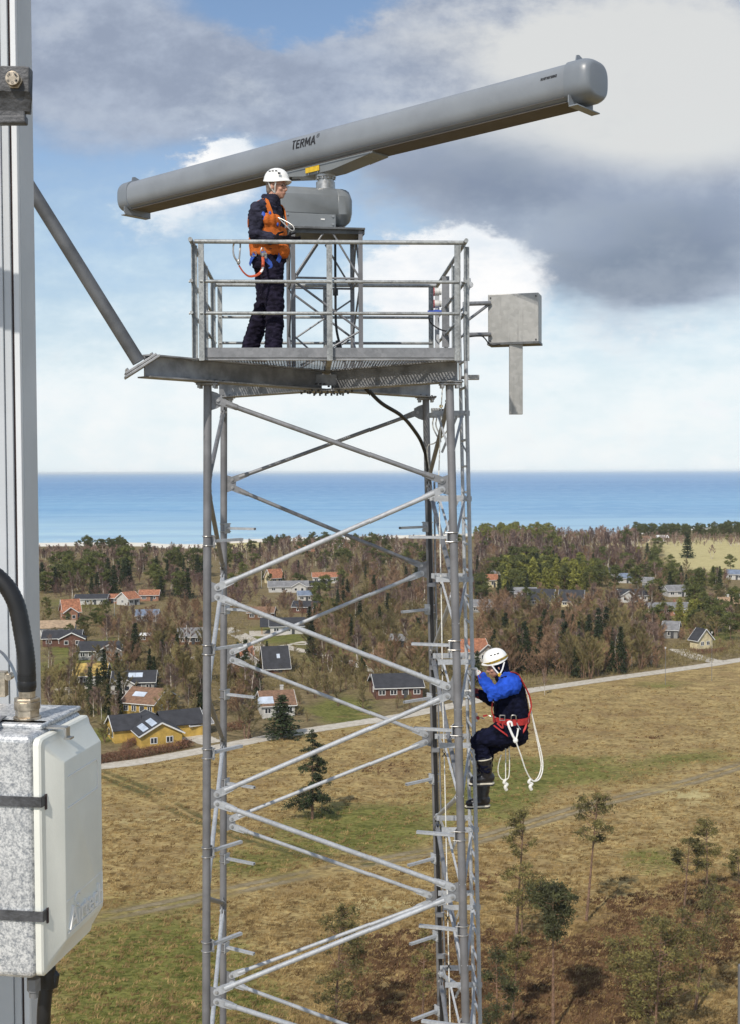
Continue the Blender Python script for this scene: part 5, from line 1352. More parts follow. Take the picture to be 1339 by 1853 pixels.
# junction box under the platform
jb = thing('junction_box', P(786, 752, 13.0), 'small grey junction box with cable glands under the right platform corner', 'junction box')
b = MB(); c_ = P(787, 747, 13.0); b.box(c_, (.048, 0, 0), (0, .04, 0), (0, 0, .050)); b.done('box', M['socket'], jb, bevel=.006)
b = MB(); b.box(c_ + Vector((.09, .02, 0)), (.09, 0, 0), (0, .005, 0), (0, 0, .045)); b.done('mounting_plate', M['zinc'], jb)
b = MB()
for dx in (-.02, .015): b.tube(catmull([c_ + Vector((dx, 0, -.05)), c_ + Vector((dx-.01, 0, -.14)), c_ + Vector((.03+dx, 0, -.24)), c_ + Vector((.06, .02, -.32))]), .008, 8)
b.done('lead', M['socket'], jb, True)
b = MB(); b.disc(c_ + Vector((.06, -.03, .07)), Vector((0,1,0)), .02, .02, 8); b.done('cap', M['yellow'], jb)
# sockets and switch plate on the right railing
sp_ = thing('socket_panel', P(800, 640, 13.2), 'grey mounting plate with two round sockets and a blue plug inside the right railing', 'socket panel')
b = MB(); b.abox(P(799, 628, 13.3), P(812, 500, 13.28)); b.done('plate', M['zincd'], sp_)
b = MB(); b.abox(P(786, 630, 13.5), P(794, 524, 13.48)); b.done('upright', M['zinc'], sp_)
for y, m_ in ((528, 'socket'), (550, 'socket'), (565, 'blue')):
    b = MB(); c_ = P(789, y, 13.3); b.tube([c_ + Vector((-.03, 0, 0)), c_ + Vector((.03, 0, 0))], .045 if m_ != 'blue' else .028, 14); b.tube([c_ + Vector((.03, 0, 0)), c_ + Vector((.055, 0, 0))], .036 if m_ != 'blue' else .024, 14)
    if m_ == 'blue': b.tube([c_ + Vector((-.10, 0, 0)), c_ + Vector((-.03, 0, 0))], .02, 10)
    so = b.done('socket' if m_ != 'blue' else 'plug', M[m_], sp_, True)
    if m_ == 'socket': b = MB(); b.tube([c_ + Vector((-.034, 0, 0)), c_ + Vector((-.024, 0, 0))], .047, 14); b.done('red_ring', M['redp'], so, True)
b = MB(); b.tube(catmull([P(776, 565, 13.3), P(776, 580, 13.3), P(788, 592, 13.3), P(805, 599, 13.2), P(820, 596, 13.1)]), .008, 8)
tag(b.done('lead', M['black'], sp_, True))
g_ = thing('gate_hook', P(845, 515, 12.4), 'small galvanised gate latch on the outside of the right railing', 'latch')
b = MB(); c_ = P(845, 514, 12.4); b.tube([c_ + Vector((.02, 0, .06)), c_ + Vector((.03, 0, 0)), c_ + Vector((.01, 0, -.06))], .012, 8); b.disc(c_ + Vector((.03, -.01, -.01)), Vector((0, 1, 0)), .03, .03, 10); b.disc(c_ + Vector((.0, -.01, -.04)), Vector((0, 1, 0)), .02, .03, 8); b.done('hook', M['zinc'], g_)
b = MB(); b.box(c_ + Vector((-.01, .02, 0)), (.03, 0, 0), (0, .006, 0), (0, 0, .07)); b.done('plate', M['zincd'], g_)
st = thing('end_stop', P(858, 684, 12.6), 'short galvanised channel stub beside the right end of the platform beam', 'bracket')
b = MB(); b.box(P(855, 683, 12.6), (.065, 0, 0), (0, .03, 0), (0, 0, .026)); b.done('channel', M['cabinet'], st, bevel=.006)
b = MB(); b.disc(P(838, 683, 12.55), Vector((1,0,0)), .018, .05, 8); b.done('bolt', M['dark'], st)
# steel cabinet on its arm
a18 = R(16); cx_, cy_ = Vector((math.cos(a18), -math.sin(a18), 0)), Vector((math.sin(a18), math.cos(a18), 0))
cab = thing('steel_cabinet', P(927, 622, 13.0), 'square stainless steel cabinet with a flat post hanging below it, right of the platform', 'cabinet')
c0 = P(927.5, 576.5, 13.0) + cy_*.13; c0.z = P(927, 576.5, 13.0).z
b = MB(); b.box(c0, cx_*.278, cy_*.13, ZV*.272); bx_ = b.done('box', M['cabinet'], cab, bevel=.006)
b = MB(); b.box(c0 - ZV*.268 - cy_*.004, cx_*.286, cy_*.14, ZV*.012); b.done('drip_edge', M['darkrail'], bx_)
b = MB()
for u in (-.25, .25):
    for v in (-.235, .235): b.disc(c0 + cx_*u - cy_*.133 + ZV*v, cy_, .009, .012, 8)
b.done('screw', M['dark'], bx_)
b = MB(); b.abox(P(933.5, 622, 13.0) + Vector((-.073, .02, -.77)), P(933.5, 622, 13.0) + Vector((.073, .075, .02))); b.done('post', M['cabinet'], cab, bevel=.004)
b = MB(); 
b.tube([P(838, 550, 12.9), P(886, 548.5, 13.05)], .024, 10); b.tube([P(838, 606, 12.9), P(886, 605, 13.05)], .024, 10); b.tube([P(842, 582, 12.9), P(881, 553, 13.05)], .016, 10)
b.done('arm', M['zincd'], cab, True)
cable('wire', [P(843, 610, 12.85), P(868, 608, 12.95), P(876, 612, 12.98), P(884, 622, 13.0), P(893, 624.5, 13.0), P(904, 623, 13.02)], .007, 'black', 'thin black wire sagging under the lower arm of the steel cabinet')

# ---------------------------------------------------------------- foreground: mast, clamp, equipment box, cables
mast = thing('mast', (-1.0, 2.65, 0), 'pale grey steel mast filling the left edge of the picture', 'mast')
def mx(px, d): return (px - CX)/F*d
def vbar(x0, x1, y0, y1, m_, nm, z0=0, z1=CAMZ+6):
    b = MB(); b.abox((x0, y0, z0), (x1, y1, z1)); b.done(nm, M[m_], mast, bevel=.0015)
D0 = 2.55
lean = .0
vbar(mx(-330, D0), mx(42.5, D0), D0+.012, D0+.118, 'mast', 'column')
vbar(mx(32, D0), mx(42.2, D0), D0-.004, D0+.011, 'mastlight', 'cover_strip')
vbar(mx(28.6, D0), mx(31.8, D0), D0-.002, D0+.010, 'gap', 'gasket')
vbar(mx(15.5, D0), mx(28.4, D0), D0-.009, D0+.0095, 'mast', 'cover_strip')
vbar(mx(-200, D0), mx(15, D0), D0-.014, D0+.0105, 'mast', 'panel')
cl_ = thing('mast_clamp', P(10, 215, 2.2), 'dark weathered steel clamp with a large bolt head on the mast at upper left', 'clamp')
YC = 2.21
xr = PW(54.5, 160, YC).x; zt_ = PW(20, 119, YC).z; zb_ = PW(20, 180, YC).z; zs_ = PW(20, 200, YC).z
ol = [(.0, zt_), (.0, lerp(zt_, zb_, .75)), (.006, lerp(zt_, zb_, .95)), (.012, zs_ + .003), (.015, zs_), (.026, zs_), (.026, zt_ + .001)]
b = MB(); rings = []
for xx, dz in ((-1.1, .010), (xr-.010, 0), (xr, -.0015)):
    rings.append([Vector((xx - (.004 if (p[1] < zb_ and xx > -1) else 0), YC + p[0], p[1] + dz)) for p in ol])
b.loft(rings); b.done('block', M['dark'], cl_, bevel=.003)
b = MB(); b.abox((-1.1, YC+.006, PW(20, 221, YC).z), (PW(45, 215, YC).x, YC+.026, PW(20, 206, YC).z)); b.abox((-1.1, YC+.012, PW(20, 209, YC).z), (PW(42.5, 205, YC).x, YC+.024, PW(20, 194, YC).z)); b.done('lower_plate', M['dark'], cl_, bevel=.003)
bc = PW(24.5, 143, YC - .008); b = MB(); b.disc(bc + Vector((0, .001, 0)), Vector((0,1,0)), .0132, .014, 24); b.tube([bc + Vector((.0005, .004, -.0012)), bc + Vector((.0005, .012, -.0012))], .0155, 6)
bo_ = b.done('bolt_head', M['nickel'], cl_, bevel=.001)
b = MB()
def round_text(txt, a0, a1, rad, flip):
    for i, ch in enumerate(txt):
        a = R(lerp(a0, a1, i/(len(txt)-1))); o = Vector((math.cos(a)*rad, math.sin(a)*rad)); rt = a - math.pi/2 if not flip else a + math.pi/2
        add_text(b, ch, .0062, lambda x, y: bc + Vector((o.x + (x-.002)*math.cos(rt) - (y-.002)*math.sin(rt), -.0078, o.y + (x-.002)*math.sin(rt) + (y-.002)*math.cos(rt))), .0001)
round_text('HE-NM', 145, 35, .0088, False); round_text('KOM', 215, 325, .0088, True)
b.done('stamped_marks', M['dark'], bo_)

bxl = thing('equipment_box', P(60, 1770, 2.05), 'speckled grey steel equipment box with off white moulded cover at lower left', 'equipment box')
n0, f0 = P(57, 1332, 2.0), P(150, 1281, 2.215)
zt2, zb2 = n0.z, P(76, 1781, 2.0).z
e1 = Vector((f0.x-n0.x, f0.y-n0.y, 0)); BW = e1.length; e1.normalize(); e2 = Vector((e1.y, -e1.x, 0))     # e2 points right, out of the cover side
O = Vector((n0.x, n0.y, 0))
def bp(u, o, z): return O + e1*u + e2*o + ZV*z
b = MB(); b.loft([[bp(0,-.0,zb2), bp(BW,0,zb2), bp(BW,-.5,zb2), bp(0,-.5,zb2)], [bp(0,0,zt2), bp(BW,0,zt2), bp(BW,-.5,zt2), bp(0,-.5,zt2)]])
ob = b.done('box', M['granite'], bxl, bevel=.012); ob.modifiers['bevel'].segments = 4
# folded lid plate on top, strip across it
b = MB(); b.box(bp(.135, -.20, zt2+.004), e1*.085, e2*.197, ZV*.0045); b.done('lid', M['granite'], bxl, bevel=.003)
b = MB(); b.box(bp(.072, -.16, zt2+.004), e1*.010, e2*.155, ZV*.0045); b.done('top_strap', M['zincd'], bxl, bevel=.002)
# cover: stepped flange, then bevelled hood
def crect(u0, u1, z0, z1, o, rc=.012, n=4):
    pts = []
    for cu, cz, a0 in ((u1-rc, z1-rc, 0), (u0+rc, z1-rc, 90), (u0+rc, z0+rc, 180), (u1-rc, z0+rc, 270)):
        for i in range(n+1): a = R(a0 + 90*i/n); pts.append(bp(cu + rc*math.cos(a), o, cz + rc*math.sin(a)))
    return pts
CZ0, CZ1 = zb2 + .004, zt2 - .006
b = MB()
b.loft([crect(.002, BW-.002, CZ0, CZ1, .002), crect(.002, BW-.002, CZ0, CZ1, .012), crect(.005, BW-.004, CZ0+.003, CZ1-.003, .015), crect(.014, BW-.006, CZ0+.012, CZ1-.012, .017, .010),
        crect(.040, BW-.012, CZ0+.050, CZ1-.046, .040, .004), crect(.0415, BW-.0135, CZ0+.0515, CZ1-.0475, .0408, .004)])
cov = b.done('cover', M['cover'], bxl, bevel=0)
for p in cov.data.polygons: p.use_smooth = True
cov.data.set_sharp_from_angle(angle=R(25))
u0_, u1_, zz0, zz1 = .0415, BW-.0135, CZ0+.0515, CZ1-.0475
def rect_line(b, pts, w, o0, o1):
    for p, q in zip(pts, pts[1:]):
        b.bar(bp(p[0], (o0+o1)/2, p[1]), bp(q[0], (o0+o1)/2, q[1]), o1-o0, w, ZV if abs(p[1]-q[1]) < 1e-6 else e1)
b = MB(); A_ = zz1 - .028; B_ = zz1 - .082
rect_line(b, [(u0_+.012, A_), (u1_-.024, A_), (u1_-.020, A_-.006), (u1_-.020, B_+.006), (u1_-.024, B_), (u0_+.010, B_)], .0022, .0404, .0426); b.done('raised_frame', M['white'], cov)  # moulded in the cover plastic; edge highlights put into a brighter white
b = MB(); rect_line(b, [(u0_+.006, zz0+.010), (u1_-.005, zz0+.010), (u1_-.005, zz0+.066)], .0024, .0404, .0428)
rect_line(b, [(u0_+.001, zz0+.066), (u1_-.005, zz0+.066)], .0012, .0404, .0415); b.done('logo_frame', M['white'], cov)  # same plastic as the cover; white stands for highlights on raised edges
b = MB(); V_, F_ = text_mesh('Airtech', .052, .0004, 0); wtx = max(v.x for v in V_); kx = (u1_-u0_-.018)/wtx
bot = [b.bm.verts.new(bp(u0_+.008 + v.x*kx, .0400, zz0+.016 + v.y)) for v in V_]; top = [b.bm.verts.new(bp(u0_+.008 + v.x*kx, .0455, zz0+.016 + v.y)) for v in V_]
edges = {}
for f in F_:
    b.face([top[i] for i in f])
    for i, j in zip(f, f[1:]+f[:1]): edges[(i, j)] = edges.get((i, j), 0) + 1
for (i, j) in edges:
    if (j, i) not in edges: b.face([bot[i], bot[j], top[j], top[i]])
arcp = [bp(u0_+.046 + .011*math.cos(a), .042, zz0+.058 + .009*math.sin(a)) for a in [R(20 + i*14) for i in range(14)]]
b.tube(arcp, .0018, 6)
b.done('lettering', M['white'], cov)  # letters share the cover plastic; whiter colour paints in their edge highlights
for z, nm in ((P(70, 1452, 2.0).z, 'clamp_band'), (P(70, 1662, 2.0).z, 'clamp_band')):
    b = MB(); b.box(bp(-.002, -.25, z), e2*.252, e1*.0015, ZV*.0085); b.box(bp(.006, .0175, z), e1*.008, e2*.0012, ZV*.0085); b.box(bp(-.002, .009, z), e1*.0015, e2*.009, ZV*.0085); b.done(nm, M['dark'], bxl)
    b = MB(); b.box(bp(.016, .0185, z-.003), e1*.004, e2*.0012, ZV*.013); b.done('slot', M['gap'], bxl)
b = MB(); b.box(bp(.072, .012, zt2+.0), e1*.008, e2*.02, ZV*.0018); b.box(bp(.072, .033, zt2-.008), e1*.008, e2*.0018, ZV*.009); b.box(bp(.072, .036, zt2-.018), e1*.008, e2*.006, ZV*.0016); b.done('clip', M['steel'], bxl)
# brass gland and black corrugated cable
gl = bp(.105, -.115, zt2+.012); gl = P(50, 1278, 2.10); gl.z = zt2+.008
conn = thing('cable_gland', gl, 'tarnished metal cable gland screwed into the top of the equipment box', 'cable gland')
b = MB()
def hexn(z0, z1, r_): b.tube([gl + ZV*z0, gl + ZV*z1], r_, 6)
b.tube([gl + ZV*0, gl + ZV*.005], .024, 24); hexn(.005, .018, .0215); b.tube([gl + ZV*.018, gl + ZV*.032], .0225, 24); hexn(.032, .038, .023); b.tube([gl + ZV*.038, gl + ZV*.055], .0145, 20)
b.done('gland', M['nickel'], conn, bevel=.0008)
b = MB(); b.tube([gl + ZV*.053, gl + ZV*.056, gl + ZV*.066, gl + ZV*.069], [.0155, .0165, .0165, .0155], 20); b.tube([gl + ZV*.070, gl + ZV*.080], .0162, 20); b.done('boot', M['black'], conn, True)
cpts = catmull([gl + ZV*.05, gl + ZV*.10, P(42, 1150, 2.10), P(28, 1088, 2.10), P(-2, 1046, 2.10), P(-60, 1010, 2.10), P(-150, 995, 2.12)], 14)
b = MB(); b.tube(cpts, [.0150 + (.0007 if i % 2 else 0) for i in range(len(cpts))], 18); tag(b.done('coaxial_cable', M['black'], None, True), 'thick black cable curving out of the picture above the equipment box', 'cable')
b = MB(); wp = catmull([P(-40, 1180, 2.2), P(-5, 1176, 2.2), P(16, 1195, 2.2), P(30, 1225, 2.2), P(37, 1262, 2.18), P(40, 1300, 2.15)], 12); b.tube(wp, (.0085), 4, flat=.25)
tag(b.done('hose_clamp', M['steel'], None), 'slotted steel hose clamp band looping behind the black cable', 'hose clamp')
b = MB(); b.abox(P(-30, 1262, 2.25), P(16, 1213, 2.27)); b.disc(P(18, 1224, 2.245), Vector((0,1,0)), .007, .02, 10); tag(b.done('earth_bar', M['nickel'], None, bevel=.001), 'tan metal bracket plate behind the hose clamp at the left edge', 'bracket')
b = MB(); q = bp(.165, -.085, zt2+.009); b.tube([q, q + ZV*.009], .0095, 6); b.tube([q - ZV*.001, q + ZV*.001], .0125, 16); b.done('lid_bolt', M['steel'], bxl)
b = MB(); b.abox(P(-60, 1312, 2.02), P(14, 1298, 2.10)); tag(b.done('bracket_plate', M['zincd'], bxl, bevel=.002))
# underside fittings
g2 = P(62, 1790, 2.08); b = MB(); b.tube([g2 + ZV*.02, g2 - ZV*.002], .012, 6); b.tube([g2 - ZV*.002, g2 - ZV*.014], .008, 16); b.done('drain_plug', M['zincd'], bxl)
b = MB(); q = P(86, 1772, 2.13); b.tube(catmull([q + ZV*.02, q - ZV*.01, P(83, 1800, 2.13), P(80, 1840, 2.13), P(80, 1920, 2.13)]), [.016, .016, .016, .0165, .0165, .0165, .0165, .0165, .0165, .0165] + [.0125]*23, 14)
b.tube([P(92, 1757, 2.13), P(100, 1765, 2.13), P(96, 1785, 2.13)], .009, 8)
tag(b.done('coaxial_cable', M['black'], None, True), 'black cable with swollen connector hanging under the equipment box', 'cable')
b = MB(); b.tube([P(1338.5, 1748, 3.0), P(1337.5, 2100, 3.0)], .006, 12); b.sphere(P(1338.5, 1748, 3.0), .006, 8, 6)
tag(b.done('whip_aerial', M['leg'], None, True), 'sliver of a thin grey rod at the bottom right edge', 'aerial')

# ---------------------------------------------------------------- people
M['skin'] = mat('skin', (0.50, 0.27, 0.19), 0.5, 0, 0.07, 40)
M['hair'] = mat('grey brown hair', (0.17, 0.13, 0.10), 0.7, 0, 0.25, 90)
M['navy'] = mat('dark navy work cloth', (0.026, 0.026, 0.042), 0.75, 0, 0.25, 14, 0.4, 60)
M['navy2'] = mat('dark navy trousers', (0.014, 0.012, 0.024), 0.8, 0, 0.25, 14, 0.4, 60)
M['orange'] = mat('orange harness vest', (0.50, 0.13, 0.028), 0.7, 0, 0.10, 20, 0.3, 70)
M['bluepad'] = mat('blue harness webbing', (0.03, 0.09, 0.42), 0.65, 0, 0.12, 30)
M['royal'] = mat('royal blue jacket cloth', (0.020, 0.075, 0.46), 0.7, 0, 0.14, 12, 0.4, 60)
M['midnight'] = mat('midnight blue cloth', (0.0055, 0.0065, 0.018), 0.8, 0, 0.3, 12, 0.4, 60)
M['redweb'] = mat('red harness webbing', (0.40, 0.025, 0.022), 0.65, 0, 0.12, 30)
M['maroon'] = mat('maroon knitted cuff', (0.13, 0.015, 0.02), 0.85)
M['lanyard'] = mat('orange red lanyard webbing', (0.50, 0.085, 0.03), 0.7, 0, 0.1, 60)
M['gloveblack'] = mat('black glove', (0.014, 0.012, 0.014), 0.7)
M['glovewhite'] = mat('white work glove', (0.66, 0.65, 0.62), 0.8, 0, 0.08, 40)
M['boot'] = mat('black rubber boot', (0.014, 0.014, 0.018), 0.35, 0, 0.2, 20)
M['tanboot'] = mat('tan leather boot', (0.34, 0.19, 0.09), 0.7)
M['sole'] = mat('cream boot welt', (0.62, 0.58, 0.48), 0.7)
M['lip'] = mat('lips', (0.30, 0.11, 0.09), 0.5)
M['eye'] = mat('dark eye', (0.03, 0.02, 0.018), 0.25)
M['stripe'] = mat('yellow and black headlamp strap', (0.55, 0.36, 0.02), 0.6, 0, 0.1, 55, col2=(0.02, 0.02, 0.02))

for k_ in ('navy', 'navy2', 'midnight', 'royal', 'orange', 'glovewhite', 'gloveblack'):
    M[k_].node_tree.nodes['Principled BSDF'].inputs['Specular IOR Level'].default_value = 0.12
    M[k_].node_tree.nodes['Principled BSDF'].inputs['Roughness'].default_value = 0.95
def limb(b, pts, rad, seg=16):
    b.tube(pts, rad, seg)
    for p, r_ in zip(pts, rad): b.sphere(p, r_ if not isinstance(r_, tuple) else min(r_), 14, 9)
def fuse(b, name, m, parent, voxel=.012, smooth=4, amp=0.0, scale=9.0, seed=0):
    """melt overlapping shapes into one continuous surface, then add cloth folds"""
    bmesh.ops.recalc_face_normals(b.bm, faces=list(b.bm.faces))
    me = bpy.data.meshes.new('tmp'); b.bm.to_mesh(me); b.bm.free()
    o = bpy.data.objects.new('tmp', me); COL.objects.link(o)
    r_ = o.modifiers.new('r', 'REMESH'); r_.mode = 'VOXEL'; r_.voxel_size = voxel
    s_ = o.modifiers.new('s', 'SMOOTH'); s_.iterations = smooth; s_.factor = .5
    dg = bpy.context.evaluated_depsgraph_get(); nm = bpy.data.meshes.new_from_object(o.evaluated_get(dg)); nm.name = name
    bpy.data.objects.remove(o); bpy.data.meshes.remove(me)
    if amp:
        ns = [v.normal.copy() for v in nm.vertices]
        for v, n in zip(nm.vertices, ns):
            c = v.co*scale + Vector((seed, seed*.7, 0)); k = mnoise.noise(c)*.6 + (abs(mnoise.noise(Vector((c.x*1.3, c.y*1.3, c.z*2.6))))-.25)*1.0
            v.co += n*amp*k
    off = worldloc(parent)
    for v in nm.vertices: v.co -= off
    nm.materials.clear(); nm.materials.append(m)
    for p in nm.polygons: p.use_smooth = True
    ob = bpy.data.objects.new(name, nm); COL.objects.link(ob); ob.parent = parent
    return ob
def ellrings(b, rings, seg=28):
    """rings: (centre, front vector, side vector)"""
    b.loft([[c + f*math.cos(a) + s*math.sin(a) for a in [2*math.pi*i/seg for i in range(seg)]] for c, f, s in rings])
def ribbon(b, pts, nrm, w, th=.006):
    R_ = []
    for i, p in enumerate(pts):
        t = (pts[min(i+1, len(pts)-1)] - pts[max(i-1, 0)]).normalized(); n = nrm[i].normalized(); s = t.cross(n).normalized()
        R_.append([p + s*w/2, p + s*w/2 + n*th, p - s*w/2 + n*th, p - s*w/2])
    b.loft(R_)
def head(b, c, f, s, k=1.0, chin=1.0):
    """skull, jaw, brow, nose, ears as overlapping shapes"""
    u = ZV - f*f.dot(ZV); u.normalize(); ax = (f, s, u)
    b.sphere(c + u*.02*k - f*.008*k, (.098*k, .077*k, .108*k), 18, 12, ax)
    b.sphere(c + f*.028*k - u*.055*k, (.062*k, .058*k, .062*k), 14, 9, ax)
    b.sphere(c + f*.058*k - u*.092*k, (.026*k, .030*k, .022*k), 12, 8, ax)
    for q in (-1, 1):
        b.sphere(c + f*.010*k + s*q*.045*k - u*.070*k, (.035*k, .024*k, .030*k), 10, 7, ax)
        b.sphere(c + f*.074*k + s*q*.030*k + u*.020*k, (.016*k, .026*k, .009*k), 10, 7, ax)       # brow
        b.sphere(c + f*.066*k + s*q*.040*k - u*.028*k, (.020*k, .022*k, .020*k), 10, 7, ax)       # cheek
        b.sphere(c - f*.012*k + s*q*.080*k - u*.010*k, (.020*k, .009*k, .032*k), 10, 7, ax)       # ear
    b.tube([c + f*.086*k + u*.012*k, c + f*.104*k - u*.020*k, c + f*.110*k - u*.032*k], [.009*k, .012*k, .015*k], 10)
    b.sphere(c + f*.104*k - u*.034*k, .0155*k, 10, 7); 
    for q in (-1, 1): b.sphere(c + f*.094*k + s*q*.013*k - u*.036*k, .010*k, 8, 6)
    b.sphere(c + f*.082*k - u*.060*k, (.016*k, .026*k, .007*k), 10, 7, ax); b.sphere(c + f*.080*k - u*.073*k, (.016*k, .024*k, .008*k), 10, 7, ax)
    return u
def face_parts(parent, c, f, s, u, k=1.0):
    b = MB(); b.sphere(c + f*.0905*k - u*.0665*k, (.008*k, .024*k, .0026*k), 10, 6, (f, s, u)); b.done('mouth', M['lip'], parent, True)
    for q in (-1, 1):
        b = MB(); b.sphere(c + f*.078*k + s*q*.031*k + u*.004*k, (.010*k, .013*k, .006*k), 10, 7, (f, s, u)); b.done('eye', M['eye'], parent, True)
        b = MB(); b.tube([c + f*.088*k + s*q*.014*k + u*.022*k, c + f*.088*k + s*q*.032*k + u*.026*k, c + f*.076*k + s*q*.048*k + u*.020*k], .0035*k, 6); b.done('eyebrow', M['hair'], parent, True)
def helmet(parent, c, f, s, u, rf, rs, h, mat_='helmet', brim=.028):
    b = MB(); rings = []; seg = 32
    def rg(k, z, extra=0.0):
        o = []
        for i in range(seg):
            a = 2*math.pi*i/seg; ff = math.cos(a); e = extra*max(0, ff)**3
            dip = .012*math.cos(2*a) - .006*ff                  # rim dips over the ears and nape
            zz = z + (dip if z < .02 else 0)*1.0
            o.append(c + f*((rf*k + e)*ff) + s*(rs*k*math.sin(a)) + u*zz)
        return o
    rings = [rg(.93, .004), rg(1.035, -.004, brim), rg(1.04, .004, brim*.9), rg(1.0, .016, brim*.25)]
    for i in range(1, 10):
        a = i/9.6*math.pi/2; rings.append(rg(math.cos(a)**.85, .016 + (h-.016)*math.sin(a)))
    b.loft(rings); hh = b.done('helmet', M[mat_], parent, True)
    v = MB()
    for q in (-1, 1):
        for k in range(3):
            a = q*R(68 + 18*k); p = c + f*rf*.80*math.cos(a) + s*rs*.80*math.sin(a) + u*(h*.62); n = (f*math.cos(a) + s*math.sin(a) + u*.8).normalized()
            v.box(p + n*.012, f.cross(u)*0 + (n.cross(u)).normalized()*.012, n.cross(n.cross(u)).normalized()*.004, n*.003)
    v.done('vent', M['dark'], hh)
    return hh
def hand(b, palm, along, back, side, k=1.0, curl=1.0, thumb=1):
    """relaxed hand: palm centre, finger direction, back-of-hand normal, side towards the thumb"""
    b.sphere(palm, (.045*k, .040*k, .016*k), 12, 8, (along, side, back))
    for i, (ln, o) in enumerate(((.070, .030), (.078, .011), (.073, -.010), (.058, -.029))):
        p = palm + along*.038*k + side*o*k; q = p + along*ln*.42*k - back*.010*k*curl; r_ = q + (along*.55 - back*.75*curl)*ln*.36*k; e = r_ + (along*.05 - back*curl)*ln*.28*k
        limb(b, [p - along*.02*k, p, q, r_, e], [.0095*k, .0095*k, .009*k, .0085*k, .0075*k], 8)
    p = palm - along*.018*k + side*.030*k; limb(b, [p, p + (along*.5 + side*.7 - back*.3)*.032*k, p + (along*.95 + side*.55 - back*.6)*.055*k], [.012*k, .0105*k, .009*k], 8)

